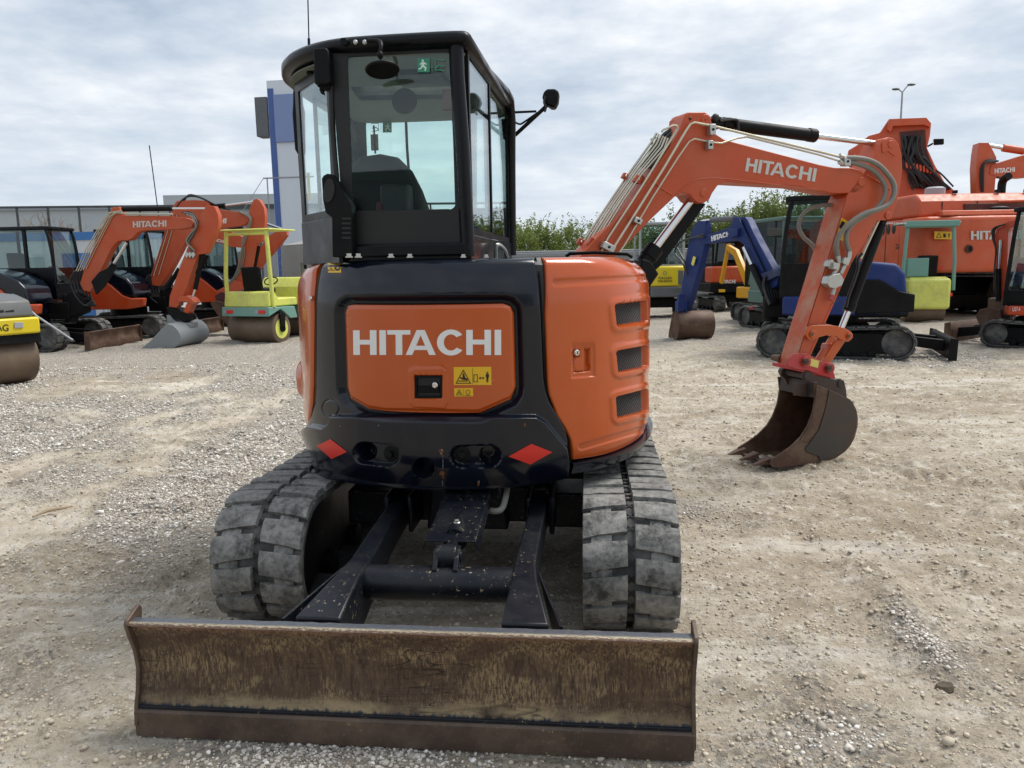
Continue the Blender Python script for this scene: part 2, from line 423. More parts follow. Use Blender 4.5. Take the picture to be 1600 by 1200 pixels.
cloud = wramp(cn, [(.36, (3.5, 4.2, 5.1)), (.455, (4.6, 5.2, 5.95)), (.54, (5.8, 6.2, 6.7)), (.65, (7.7, 7.8, 8.0))])
hz = wm('SUBTRACT', 1.0, wm('MULTIPLY', sp.outputs[2], 3.4), True)
cloud = wmix(wm('MULTIPLY', wm('POWER', hz, 1.5), .8), cloud, (5.9, 6.4, 7.0))
# thin blue-ish gaps of the real sky between the clouds
gap = wramp(wnoise(.8, 6, .5, 0, 21.0), [(.28, (.22,)*3), (.45, (.05,)*3)])
skyc = wmix(gap, cloud, sky.outputs[0])
bg = wn('ShaderNodeBackground'); bg.inputs[1].default_value = .092; nt.links.new(skyc, bg.inputs[0])
wo = wn('ShaderNodeOutputWorld'); nt.links.new(bg.outputs[0], wo.inputs[0])
sl = bpy.data.lights.new('sun', 'SUN'); sl.energy = 2.4; sl.angle = math.radians(30); sl.color = (1, .96, .9)
so = bpy.data.objects.new('sun', sl); COL.objects.link(so)
sd = Vector((math.sin(SUN_AZ)*math.cos(SUN_EL), math.cos(SUN_AZ)*math.cos(SUN_EL), math.sin(SUN_EL)))
so.rotation_euler = sd.to_track_quat('Z', 'Y').to_euler()
SC.view_settings.view_transform = 'Standard'; SC.view_settings.look = 'None'; SC.view_settings.exposure = .6; SC.view_settings.gamma = 1
SC.render.engine = 'CYCLES'; SC.cycles.max_bounces = 8; SC.cycles.transparent_max_bounces = 16; SC.cycles.use_denoising = True

# ============================================================ ground
def vn(x, y, seed=0):
    xi = np.floor(x).astype(np.int64); yi = np.floor(y).astype(np.int64); xf = x-xi; yf = y-yi
    def h(a, b):
        n = (a*374761393+b*668265263+seed*974634777) & 0x7fffffff
        n = ((n ^ (n >> 13))*1274126177) & 0x7fffffff
        return ((n ^ (n >> 16)) & 0xffff)/65535.0
    u = xf*xf*(3-2*xf); v = yf*yf*(3-2*yf)
    return (h(xi, yi)*(1-u)+h(xi+1, yi)*u)*(1-v)+(h(xi, yi+1)*(1-u)+h(xi+1, yi+1)*u)*v
def fbm(x, y, o=4, seed=0, g=.5):
    a = 1; s = 0; t = 0
    for k in range(o):
        s = s+a*vn(x*2**k+17.3*k, y*2**k-9.1*k, seed+k); t += a; a *= g
    return s/t
def sst(a, b, x): t = np.clip((x-a)/(b-a), 0, 1); return t*t*(3-2*t)
def tread(x, y, p0, p1, w, per, amp, chev=True):
    d = np.array(p1)-np.array(p0); L = np.hypot(*d); d = d/L; n = np.array([-d[1], d[0]])
    s = (x-p0[0])*d[0]+(y-p0[1])*d[1]; t = (x-p0[0])*n[0]+(y-p0[1])*n[1]
    m = sst(0, .5, s)*sst(0, .5, L-s)*sst(w/2, w/2-.35, np.abs(t)+.5*(fbm(x*2.2, y*2.2, 4, 53)-.5))*sst(.30, .60, fbm(x*1.3, y*1.3, 3, 51))
    if chev: h = np.abs(((s+ .35*np.abs(t))/per) % 1-.5)*2
    else: h = np.abs((t/per) % 1-.5)*2
    return m, -m*.5*amp+m*amp*sst(.3, .7, h)
gA, gB = G(-160, 860), G(520, 560)
gC, gD = G(1340, 742), G(1750, 775)
gE, gF = G(1330, 860), G(1490, 1085)
gI, gJ = G(0, 690), G(480, 545)
def ground_feat(x, y, full=False):
    base = fbm(x*.35+3, y*.35, 4, 5)
    left = sst(1.5, -3.0, x-.12*y); far = sst(8, 15, y)
    g = .42*left+.36*far+.9*(base-.5)*1.8+.26
    g = g+.55*sst(2.62, 2.3, y)*sst(-1.6, -.7, x)*sst(1.6, .4, x)       # loose stones in front of the blade
    g = g+.5*(fbm(x*1.7, y*1.7, 4, 15)-.5)*2
    g = g-.35*sst(1.5, 4, x)*sst(9, 6, y)
    g = g-.30*sst(-.5, 1.5, x)*sst(12.5, 11.0, y)*sst(5.5, 7, y)
    mA, hA = tread(x, y, gA[:2], gB[:2], 1.5, .15, .030, False)
    mA1, hA1 = tread(x, y, G(-300, 1010)[:2], G(500, 590)[:2], .55, .075, .016, False); mA2, hA2 = tread(x, y, G(-300, 850)[:2], G(500, 562)[:2], .55, .075, .016, False)
    mR, hR = tread(x, y, G(1120, 780)[:2], G(1700, 690)[:2], .5, .12, .016, True)
    mI, hI = tread(x, y, gI[:2], gJ[:2], .9, .17, .026, True)
    mC, hC = tread(x, y, gC[:2], gD[:2], .42, .10, .032, True)
    mK, hK = tread(x, y, G(240, 640)[:2], G(430, 590)[:2], .9, .16, .034, True)
    mL, hL = tread(x, y, (1.2, 7.6), (6.5, 8.6), .5, .13, .026, True)
    g = g-.3*mA-.4*np.maximum(mA1, mA2)-.4*mI-.5*mC-.45*mK-.42*sst(5.6, 3.8, y)*sst(.9, -1.0, x)*sst(1.9, 2.5, y)
    rut = np.clip(np.maximum(np.maximum(mA1, mA2), np.maximum(.5*mA, .8*mI))+.7*mR, 0, 1); grv = np.clip(np.maximum(np.abs(hA1)/.008*.5*mA1, np.abs(hA2)/.008*.5*mA2), 0, 1); hA = .4*hA+hA1+hA2+hR
    h = hA+hI+hC+hK+hL
    h = h+.05*(fbm(x*.5, y*.5, 3, 31)-.5)*sst(0, 3, y)
    lump = fbm(x*2.6, y*2.6, 5, 41); h = h+.036*(lump-.5)+.026*sst(.58, .72, lump)
    fine = fbm(x*13, y*13, 3, 61); h = h+.018*(fine-.5)+.012*sst(.64, .72, fine); f2 = fbm(x*24+5, y*24, 2, 91); h = h+.009*(f2-.5)*sst(14, 7, y)
    # long smeared ridges pushed up by tracks
    rid = fbm((x*.25+y*.9)*2.2, (x*.9-y*.2)*.6+4, 4, 71); h = h+.02*sst(.56, .66, rid)
    # a rough clod ridge right of the machine
    d = gF[:2]-gE[:2]; L = np.hypot(*d); d = d/L
    s = (x-gE[0])*d[0]+(y-gE[1])*d[1]; t = -(x-gE[0])*d[1]+(y-gE[1])*d[0]
    r = sst(0, .3, s)*sst(0, .15, L-s)*np.exp(-(t/.10)**2)
    h = h+r*(.03+.05*fbm(x*9, y*9, 3, 81)); g = g+.35*r
    fl = sst(1.5, 1.9, y)*sst(2.75, 2.45, y)*sst(-1.6, -1.35, x)*sst(.95, .75, x)
    fl2 = sst(2.6, 3.0, y)*sst(6.0, 5.6, y)*sst(-1.7, -1.3, x)*sst(1.6, 1.2, x)
    h = h*(1-.93*np.maximum(fl, .8*fl2))
    if full: return np.clip(g, 0, 1), h, rut, grv
    return np.clip(g, 0, 1), h
def axis(a, b, c, d, fine, growth):
    """fine spacing between b and c, growing outwards to a and d"""
    v = list(np.arange(b, c, fine)); s = fine; x = v[-1]
    while x < d: s *= growth; x += s; v.append(x)
    s = fine; x = v[0]; L = []
    while x > a: s *= growth; x -= s; L.append(x)
    return np.array(L[::-1]+v)
ax = axis(-900, -4.8, 3.8, 900, .019, 1.028); ay = axis(-60, 1.7, 8.2, 1600, .019, 1.024)
X, Y = np.meshgrid(ax, ay); gg, hh, rr_, gv_ = ground_feat(X, Y, True)
hh = hh*sst(60, 25, np.hypot(X, Y)); nx, ny = len(ax), len(ay)
def ground_h(x, y): return float(ground_feat(np.array([x]), np.array([y]))[1][0])
co = np.stack([X, Y, hh], -1).reshape(-1, 3)
idx = np.arange(nx*ny).reshape(ny, nx)
fq = np.stack([idx[:-1, :-1], idx[:-1, 1:], idx[1:, 1:], idx[1:, :-1]], -1).reshape(-1, 4)
def np_mesh(name, co, fq):
    me = bpy.data.meshes.new(name); k = fq.shape[1]
    me.vertices.add(len(co)); me.vertices.foreach_set('co', co.astype(np.float32).ravel())
    me.loops.add(fq.size); me.loops.foreach_set('vertex_index', fq.astype(np.int32).ravel())
    me.polygons.add(len(fq)); me.polygons.foreach_set('loop_start', np.arange(0, fq.size, k, dtype=np.int32))
    me.update(calc_edges=True); return me
gm = np_mesh('ground', co, fq); gm.polygons.foreach_set('use_smooth', [True]*len(fq))
at = gm.attributes.new('grav', 'FLOAT', 'POINT'); at.data.foreach_set('value', gg.ravel().astype(np.float32))
for nm_, ar_ in (('rut', rr_), ('groove', gv_)): at = gm.attributes.new(nm_, 'FLOAT', 'POINT'); at.data.foreach_set('value', ar_.ravel().astype(np.float32))
ground = bpy.data.objects.new('ground', gm); COL.objects.link(ground); ground['kind'] = 'structure'
def ground_mat():
    t = NT('dirt_and_gravel')
    A = t.n('ShaderNodeAttribute'); A.attribute_name = 'grav'; g = A.outputs['Fac']
    n1 = t.noise(.55, 7, .6); n2 = t.noise(4.5, 8, .68); n3 = t.noise(30, 6, .75)
    dirt = t.mix(t.ramp(n1, [(.35, 0), (.65, 1)]), lin('c3b8a6'), lin('a3957f'))
    dirt = t.mix(t.ramp(n2, [(.36, 0), (.52, .0), (.72, .75)]), dirt, lin('d9d3c7'))
    dirt = t.mix(t.ramp(n2, [(.30, .75), (.45, 0)]), dirt, lin('867b6d'))
    dirt = t.mix(t.ramp(t.noise(1.6, 9, .72), [(.50, 0), (.62, .7)]), dirt, lin('998b76'))
    dirt = t.mix(t.ramp(t.noise(9, 8, .75), [(.54, 0), (.66, .8)]), dirt, lin('ddd7cb'))
    dirt = t.mix(t.ramp(t.noise(70, 4, .7), [(.56, 0), (.66, .7)]), dirt, lin('978c7e'))
    dirt = t.mix(t.ramp(n3, [(.38, .75), (.5, 0)]), dirt, lin('877b6c'))
    st = t.noise(1, 6, .65, vec=t.mapv((.5, 2.8, 1)), dist=.6)
    dirt = t.mix(t.ramp(st, [(.52, 0), (.66, .55)]), dirt, lin('dbd5ca'))
    R = t.n('ShaderNodeAttribute'); R.attribute_name = 'rut'; Q = t.n('ShaderNodeAttribute'); Q.attribute_name = 'groove'
    dirt = t.mix(t.math('MULTIPLY', R.outputs['Fac'], t.ramp(n2, [(.3, .15), (.6, .6)])), dirt, lin('d5cdbf'))
    dirt = t.mix(t.math('MULTIPLY', Q.outputs['Fac'], .55), dirt, lin('9d9180'))
    # gravel: two sizes of stones
    def stones(sc, seed):
        v = t.n('ShaderNodeTexVoronoi'); v.inputs['Scale'].default_value = sc; v.inputs['Randomness'].default_value = 1
        mp = t.n('ShaderNodeMapping'); mp.inputs['Location'].default_value = (seed, seed, 0); t.l(t.tc.outputs['Object'], mp.inputs[0]); t.l(mp.outputs[0], v.inputs['Vector'])
        hue = t.n('ShaderNodeSeparateColor'); t.l(v.outputs['Color'], hue.inputs[0])
        c = t.ramp(hue.outputs[0], [(0, lin('8f8880')), (.25, lin('b4aca2')), (.55, lin('c9c4bb')), (.8, lin('dad6ce')), (1, lin('f0eee8'))])
        e = t.ramp(v.outputs['Distance'], [(.32, 1), (.62, 0)])
        return c, e, hue.outputs[1]
    c1, e1, r1 = stones(58, 0); c2, e2, r2 = stones(26, 5.3)
    grav = t.mix(e1, lin('a89d8f'), c1); big = t.math('MULTIPLY', e2, t.math('GREATER_THAN', r2, .62))
    grav = t.mix(big, grav, c2)
    grav = t.mix(t.ramp(t.noise(1.4, 6, .65), [(.35, .35), (.6, 0)]), grav, lin('bdb2a0'))
    gf = t.math('ADD', g, t.math('MULTIPLY', t.math('SUBTRACT', n3, .5), 1.1))
    gmask = t.ramp(gf, [(.34, 0), (.78, 1)])
    # scattered stones in dirt
    sc_ = t.math('MULTIPLY', t.math('GREATER_THAN', r1, .93), e1)
    base = t.mix(t.math('MULTIPLY', sc_, .8), dirt, c1)
    base = t.mix(gmask, base, grav)
    hgt = t.math('ADD', t.math('MULTIPLY', t.math('ADD', e1, t.math('MULTIPLY', big, 1.5)), t.math('MULTIPLY', gmask, .6)), t.math('ADD', t.math('MULTIPLY', n3, .9), t.math('MULTIPLY', sc_, .5)))
    t.bsdf(base, .92, bump=hgt, bstr=1.0, bdist=.026, spec=.25); return t.m
gm.materials.append(ground_mat())

def pebbles():
    t = (1+5**.5)/2
    iv = np.array([(-1,t,0),(1,t,0),(-1,-t,0),(1,-t,0),(0,-1,t),(0,1,t),(0,-1,-t),(0,1,-t),(t,0,-1),(t,0,1),(-t,0,-1),(-t,0,1)], float); iv /= np.linalg.norm(iv[0])
    it = np.array([(0,11,5),(0,5,1),(0,1,7),(0,7,10),(0,10,11),(1,5,9),(5,11,4),(11,10,2),(10,7,6),(7,1,8),(3,9,4),(3,4,2),(3,2,6),(3,6,8),(3,8,9),(4,9,5),(2,4,11),(6,2,10),(8,6,7),(9,8,1)])
    rng = np.random.default_rng(4); pts = []
    for (y0, y1, n, r0, r1) in ((1.75, 3.2, 36000, .0045, .012), (3.2, 6, 52000, .006, .014), (6, 13, 60000, .009, .020)):
        yy = rng.uniform(y0, y1, n); xx = rng.uniform(-.72, .72, n)*(yy+.3)
        g, h = ground_feat(xx, yy); kp = np.clip((g-.40)*2.2, 0, 1); clod = rng.random(n) < .10*sst(.35, .6, fbm(xx*2.1, yy*2.1, 4, 45)); keep = (rng.random(n) < np.maximum(kp, .03)) | clod
        if y0 > 3: keep &= ~((xx > -1.0) & (xx < .9) & (yy > 3.3) & (yy < 5.3) & (rng.random(n) < .6))
        dt = np.where(kp > .25, rng.random(n), rng.random(n)*.5-.5)[keep]; xx, yy, h = xx[keep], yy[keep], h[keep]; r = r0+(r1-r0)*rng.random(len(xx))**2.6
        big = rng.random(len(xx)) < .012; r = np.where(big, r*1.9, r)
        pts.append(np.stack([xx, yy, h+r*.25, r, dt], 1))
    P = np.concatenate(pts); n = len(P)
    q = rng.normal(size=(n, 4)); q /= np.linalg.norm(q, axis=1)[:, None]; w, x, y, z = q.T
    Rm = np.stack([1-2*(y*y+z*z), 2*(x*y-z*w), 2*(x*z+y*w), 2*(x*y+z*w), 1-2*(x*x+z*z), 2*(y*z-x*w), 2*(x*z-y*w), 2*(y*z+x*w), 1-2*(x*x+y*y)], 1).reshape(n, 3, 3)
    V = iv[None]*rng.uniform(.75, 1.2, (n, 12, 1))*P[:, None, 3:4]*rng.uniform(.6, 1.25, (n, 1, 3))
    V = np.einsum('nij,nkj->nki', Rm, V); V[:, :, 2] *= .75; V += P[:, None, :3]
    F = it[None]+(np.arange(n)*12)[:, None, None]
    me = np_mesh('gravel_stones', V.reshape(-1, 3), F.reshape(-1, 3)); me.polygons.foreach_set('use_smooth', [True]*(n*20))
    a = me.attributes.new('tone', 'FLOAT', 'POINT'); a.data.foreach_set('value', np.repeat(P[:, 4]*.5+.5, 12).astype(np.float32))
    t_ = NT('gravel_stone'); A = t_.n('ShaderNodeAttribute'); A.attribute_name = 'tone'
    c = t_.ramp(A.outputs['Fac'], [(.25, lin('b0a492')), (.45, lin('c8bda9')), (.5, lin('8f877c')), (.65, lin('b5ada1')), (.82, lin('c6bfb4')), (.95, lin('d8d3ca')), (1, lin('f4f1eb'))])
    t_.bsdf(c, .8, bump=t_.noise(160, 3), bstr=.3, bdist=.003); me.materials.append(t_.m)
    o = bpy.data.objects.new('gravel_stones', me); COL.objects.link(o); o['kind'] = 'stuff'
    o['label'] = 'loose pale gravel stones lying over the dirt of the yard'; o['category'] = 'gravel'
pebbles()
# ============================================================ the excavator in front
MF = Frame(-.196, 4.284, -5.8); UF = Frame(-.196, 4.284, -6.8)
def rsm(P, n):
    """resample a polyline to n points by arc length"""
    P = np.array(P, float); d = np.r_[0, np.cumsum(np.hypot(*np.diff(P[:, :2], axis=0).T))]
    t = np.linspace(0, d[-1], n); return np.stack([np.interp(t, d, P[:, k]) for k in range(P.shape[1])], 1)
def poly_sdf(P, x, y):
    """signed distance, negative inside; P list of px points"""
    P = np.array(P, float); d = np.full(x.shape, 1e9); ins = np.zeros(x.shape, bool); n = len(P)
    for i in range(n):
        a, b = P[i], P[(i+1) % n]; e = b-a; L = e@e+1e-9
        t = np.clip(((x-a[0])*e[0]+(y-a[1])*e[1])/L, 0, 1)
        d = np.minimum(d, np.hypot(x-a[0]-t*e[0], y-a[1]-t*e[1]))
        c = ((a[1] > y) != (b[1] > y)) & (x < (b[0]-a[0])*(y-a[1])/((b[1]-a[1]) if b[1] != a[1] else 1e-9)+a[0])
        ins ^= c
    return np.where(ins, -d, d)
ZT = 1.63
_th = np.array([-110,-90,-75,-60,-45,-30,-15,0,15,30,45,60,75,90,110.])
_rr = np.array([.92,.93,.945,.955,.985,1.01,1.028,1.03,1.035,1.035,1.03,1.0,.965,.94,.93])
_TH = np.linspace(-110, 110, 221)
_RR = np.convolve(np.pad(np.interp(_TH, _th, _rr), 9, 'edge'), np.hanning(19)/np.hanning(19).sum(), 'valid')
def surf_r(th, z):
    b = np.interp(th, _TH, _RR); rad = .035+.10*np.clip((np.abs(th)-38)/32, 0, 1)
    q = np.clip(z-(ZT-rad), 0, rad*.995); f = rad-np.sqrt(np.maximum(rad*rad-q*q, 0))
    tuck = .03*np.clip((z-1.42)/.2, 0, 1)**2
    low = .05*np.clip((.80-z)/.16, 0, 1)**2
    return b-f-tuck-low
def surf_p(th, z, off=0.0):
    r = surf_r(th, z)+off; a = np.radians(th); return np.stack([r*np.sin(a), -r*np.cos(a), z+0*r], -1)
def surf_hit(px, py):
    """(theta, z) where the sight line meets the body"""
    o, d = UF._ray(px, py); t = np.linspace(1.8, 6.0, 1400)
    P = o[None]+t[:, None]*d[None]; th = np.degrees(np.arctan2(P[:, 0], -P[:, 1]))
    Fv = np.hypot(P[:, 0], P[:, 1])-surf_r(th, np.minimum(P[:, 2], ZT)); ok = np.where(Fv < 0)[0]
    if len(ok):
        k = ok[0]; a, b = t[k-1], t[k]
        for _ in range(18):
            m = (a+b)/2; p = o+d*m; h = math.degrees(math.atan2(p[0], -p[1]))
            if math.hypot(p[0], p[1])-surf_r(np.array(h), np.array(min(p[2], ZT))) < 0: b = m
            else: a = m
        p = o+d*b
    else: p = P[np.argmin(Fv)]
    return math.degrees(math.atan2(p[0], -p[1])), min(p[2], ZT)
def body_pt(px, py, off=.0):
    th, z = surf_hit(px, py); return surf_p(np.array(th), np.array(z), off)
def body_out(q):
    v = np.array([q[0], q[1], 0.0]); return v/np.linalg.norm(v)
def SB(L, n): return rsm([surf_hit(*p) if len(p) == 2 else (p[1], p[2]) for p in L], n)
def px_of(th, z):
    P = surf_p(th, z); sh = P.shape[:-1]; W = (UF.o+P.reshape(-1, 3)@UF.R.T)-CAM; D = W@_fw
    return (800+FPX*(W@_rt)/D).reshape(sh), (600-FPX*(W@_up)/D).reshape(sh)
def panel(name, m, top, bot, left, right, nu, nv, disp, parent, skirt=.04, off=0.0, edge=.006, ew=3.0):
    T, B, L, R_ = SB(top, nu), SB(bot, nu), SB(left, nv), SB(right, nv)
    u = np.linspace(0, 1, nu)[None, :, None]; v = np.linspace(0, 1, nv)[:, None, None]
    S = (1-v)*T[None]+v*B[None]+(1-u)*L[:, None]+u*R_[:, None]-((1-u)*(1-v)*T[0]+u*(1-v)*T[-1]+(1-u)*v*B[0]+u*v*B[-1])
    th, z = S[..., 0], S[..., 1]; X_, Y_ = px_of(th, z)
    # distance to the border in mm-like units via grid metric
    P0 = surf_p(th, z)
    def bd(A): return np.linalg.norm(P0-A, axis=-1)
    d = np.full(th.shape, off)
    if disp is not None: d = d+disp(X_, Y_, th, z)
    bdist = np.minimum(np.minimum(np.arange(nu)[None, :]+0*z, (nu-1-np.arange(nu))[None, :]+0*z)*np.abs(th[:, -1]-th[:, 0])[:, None]*.0175/nu,
                       np.minimum(np.arange(nv)[:, None]+0*z, (nv-1-np.arange(nv))[:, None]+0*z)*np.abs(z[-1]-z[0])[None, :]/nv)
    t_ = np.clip(bdist/(edge*1.6+1e-6), 0, 1); d = d-edge*(1-np.sqrt(1-(1-t_)**2))
    P = surf_p(th, z, d); V = P.reshape(-1, 3); i = np.arange(nu*nv).reshape(nv, nu)
    F = np.stack([i[:-1, :-1], i[:-1, 1:], i[1:, 1:], i[1:, :-1]], -1).reshape(-1, 4)[:, ::-1]
    ring = np.r_[i[0, :], i[1:, -1], i[-1, -2::-1], i[-2:0:-1, 0]]
    rv = V[ring].copy(); rr = np.hypot(rv[:, 0], rv[:, 1])[:, None]; rv[:, :2] *= (rr-skirt)/rr; n0 = len(V); k = len(ring)
    F2 = np.stack([ring, np.roll(ring, -1), n0+np.roll(np.arange(k), -1), n0+np.arange(k)], -1)
    V = np.concatenate([V, rv]); mb = MB(UF); mb.v = [tuple(p) for p in V]; mb.f = [tuple(f) for f in F]+[tuple(f) for f in F2]
    return mb.build(name, m, parent, ang=50)

EX = thing('excavator', 'orange and dark grey excavator in the foreground, rusty blade towards the viewer', 'excavator', MF)

# ---------------------------------------------------------------- tracks
def track_path(half, rad, n, sag=.012):
    """closed path in (forward, up): list of (pos, tangent)"""
    c = half-rad; L = 2*c; A = PI*rad; per = 2*L+2*A; out = []
    for k in range(n):
        s = per*k/n
        if s < L: p = (-c+s, 0.0); t = (1, 0)
        elif s < L+A: a = (s-L)/rad; p = (c+rad*math.sin(a), rad-rad*math.cos(a)); t = (math.cos(a), math.sin(a))
        elif s < 2*L+A:
            q = (s-L-A)/L; p = (c-q*L, 2*rad-sag*math.sin(PI*q)*2); t = (-1, 0)
        else: a = (s-2*L-A)/rad; p = (-c-rad*math.sin(a), rad+rad*math.cos(a)); t = (-math.cos(a), -math.sin(a))
        out.append((np.array(p), np.array(t)))
    return out, per
def make_track(fr, xc, w, half, H, parent, name='track', detail=True, swap=False, pitch=.135, mb_mat=None):
    """fr: y forward when swap False, x forward when swap True"""
    def P(x, f, z): return (f, x, z) if swap else (x, f, z)
    lug = .028 if detail else .022; th = .03; rad = H/2-lug; seg_ = 4
    n = 150 if detail else 72; path, per = track_path(half-lug, rad, n); mb = MB(fr); vs = []; fs = []
    for p, t in path:
        nn = np.array([t[1], -t[0]])  # outward
        o = p+np.array([0, lug]); i_ = o-nn*th
        for (q, x) in ((o, -w/2+.012), (o, w/2-.012), (o-nn*.012, w/2), (i_, w/2), (i_, -w/2), (o-nn*.012, -w/2)): vs.append(P(xc+x, q[0], q[1]))
    for k in range(n):
        a = k*6; b = ((k+1) % n)*6
        for j in range(6): fs.append((a+j, a+(j+1) % 6, b+(j+1) % 6, b+j))
    mb.add(vs, fs); belt = mb; mb = MB(fr)
    # tread blocks
    m = int(round(per/pitch)); sub = 4
    def at(s):
        q = (s % 1)*n; k = int(q); f = q-k; a, b = path[k % n], path[(k+1) % n]
        p = a[0]*(1-f)+b[0]*f; t = a[1]*(1-f)+b[1]*f; t = t/np.linalg.norm(t); return p+np.array([0, lug]), np.array([t[1], -t[0]])
    rng = random.Random(3)
    for k in range(m):
        for side in (-1, 1):
            s0 = (k+(.5 if side > 0 else 0))/m; lo = pitch*.41/per; li = pitch*.36/per; sk = pitch*.09/per
            xi, xo = (.018, w/2+.002); hgt = lug*(.85+.3*rng.random())
            rows = []
            for j in range(sub+1):
                u = j/sub*2-1
                so = s0+u*lo+(sk if detail else 0); si = s0+u*li-(sk if detail else 0)
                h = hgt*(1 if abs(u) < .99 else .80)
                (po, no), (pi, ni) = at(so), at(si)
                rows.append([P(xc+side*xo, *(po-no*.002)), P(xc+side*(xo-.004), *(po+no*h*.9)), P(xc+side*(xo*.62+xi*.38), *((po+pi)/2+(no+ni)/2*h)), P(xc+side*xi, *(pi+ni*h*.95)), P(xc+side*(xi-.004), *(pi-ni*.002))])
            V = [q for r in rows for q in r]; Fc = [(j*5+i, j*5+i+1, (j+1)*5+i+1, (j+1)*5+i) for j in range(sub) for i in range(4)]
            Fc += [tuple(range(5))[::-1], tuple(sub*5+i for i in range(5))]
            mb.add(V, Fc)
            if detail:   # the low pad between two blocks
                s1 = s0+.5/m; l2 = pitch*.12/per; rows = []
                for u in (-1, 1):
                    p_, n_ = at(s1+u*l2); rows.append([P(xc+side*.08, *p_), P(xc+side*.08, *(p_+n_*.010)), P(xc+side*.165, *(p_+n_*.010)), P(xc+side*.165, *p_)])
                mb.add(rows[0]+rows[1], [(0,1,5,4),(1,2,6,5),(2,3,7,6),(0,3,2,1),(4,5,6,7)])
    tr = mb.build(name, M_rub if detail else M_rubm, parent, ang=28)
    merge_into(tr, belt.build('belt', M_rubd, parent), M_rubd)
    # track frame between the runs
    f = MB(fr); c = half-H*.5
    pts = [(-c*.95, .10), (-c*.98, H*.5), (-c*.75, H-.11), (c*.75, H-.13), (c*.98, H*.5), (c*.95, .10)]
    f.prism(pts, xc-w*.22, xc+w*.22, 'y' if swap else 'x')
    f.build('track_frame', M_dk2 if detail else M_blk, tr, bev=.01)
    for k, cc in enumerate((-c, c)):
        s_ = MB(fr); r = H/2-lug-th-.004
        s_.lathe(P(xc-w*.3, cc, H/2), P(1, 0, 0), [(0, r*.5), (.01, r*.82), (.02, r*.98), (w*.6-.02, r*.98), (w*.6-.01, r*.82), (w*.6, r*.5)], 28 if detail else 18)
        s_.build('sprocket' if k else 'idler_wheel', M_blk if detail else M_rubm, tr)
    for k in range(4):
        cc = -c*.62+c*1.24*k/3; r_ = MB(fr); r_.lathe(P(xc-w*.34, cc, .085+lug), P(1, 0, 0), [(0, .03), (.005, .06), (w*.2, .06), (w*.22, .045), (w*.46, .045), (w*.48, .06), (w*.68-.005, .06), (w*.68, .03)], 16)
        r_.build('track_roller', M_blk, tr)
    return tr
TL_ = make_track(MF, -.80, .40, 1.25, .60, EX); TR_ = make_track(MF, .80, .40, 1.25, .60, EX)
def crosses(xc, par):
    path, per = track_path(1.222, .272, 260); mb = MB(MF); m = int(round(per/.135))*2
    for k in range(m):
        q = (k+.5)/m*260; i = int(q) % 260; p, t = path[i]; nn = np.array([t[1], -t[0]]); p = p+np.array([0, .028])+nn*.002
        for sg in (-1, 1):
            a = np.array([-.012, -.013*sg]); b = -a; w_ = np.array([.0022, -.002*sg])
            vs = []
            for (e, ww) in ((a, w_), (a, -w_), (b, -w_), (b, w_)):
                x = e[0]+ww[0]; s_ = e[1]-ww[1]*-1; pp = p+t*s_; vs.append((xc+x, pp[0], pp[1]))
            vt = [(v[0], v[1]+nn[0]*.003, v[2]+nn[1]*.003) for v in vs]; mb.hexa(vs, vt)
    merge_into(par, mb.build('tread_mark', M_blkg, par, flat=True), M_blkg)
crosses(-.80, TL_); crosses(.80, TR_)

# ---------------------------------------------------------------- undercarriage
u = MB(MF); u.box(-.36, .44, -.60, .60, .34, .52); u.box(-.62, -.34, -.50, -.22, .28, .46); u.box(.34, .62, -.50, -.22, .28, .46)
u.box(-.62, -.34, .22, .50, .28, .46); u.box(.34, .62, .22, .50, .28, .46)
for x in (-.32, -.21, .345, .455): u.box(x-.012, x+.012, -.84, -.55, .36, .54)
u.prism([(-.16, .34), (.24, .34), (.20, .60), (-.12, .60)], -.72, -.58)
u.build('undercarriage_frame', M_dk2, EX, bev=.012)
u = MB(MF); u.lathe((0.02, 0, .52), (0, 0, 1), [(0, .44), (.03, .44), (.03, .47), (.09, .47), (.09, .42), (.17, .42)], 48); u.build('slewing_ring', M_blk, EX)
# blade
BL = MB(MF); x0, x1 = -.925, .955
prof = [(-1.922, .112), (-1.908, .15), (-1.898, .20), (-1.894, .25), (-1.897, .30), (-1.907, .35), (-1.925, .395), (-1.940, .420)]
pr = [(p[0], p[1]) for p in catmull([np.array(p) for p in prof], 4)]
back = [(a+.018, b+.002) for a, b in pr][::-1]
nx_ = 40; vs = []; ring = pr+back; m_ = len(ring)
for k in range(nx_+1):
    x = x0+(x1-x0)*k/nx_
    for j, (a, b) in enumerate(ring):
        dent = .004*(vn(np.array(x*6.), np.array(b*14.), 3)-.5)
        vs.append((x, a+float(dent), b))
fs = [(k*m_+j, k*m_+(j+1) % m_, (k+1)*m_+(j+1) % m_, (k+1)*m_+j) for k in range(nx_) for j in range(m_)]+[tuple(range(m_)), tuple(nx_*m_+j for j in range(m_))]
BL.add(vs, fs); blade = BL.build('dozer_blade', M_blade, EX, ang=50)
b = MB(MF); vs = []
for k in range(61):
    x = x0-.004+(x1-x0+.008)*k/60; e = .0025*(random.random()-.5)
    for (a, c) in ((-1.946, .419), (-1.941, .425), (-1.925, .427), (-1.897, .427), (-1.894, .419), (-1.92, .414)): vs.append((x, a+e, c+e*.6))
b.add(vs, [(k*6+j, k*6+(j+1) % 6, (k+1)*6+(j+1) % 6, (k+1)*6+j) for k in range(60) for j in range(6)]+[tuple(range(6)), tuple(360+j for j in range(6))])
b.build('blade_top_rim', M_rim, blade, ang=60)
b = MB(MF); vs = []
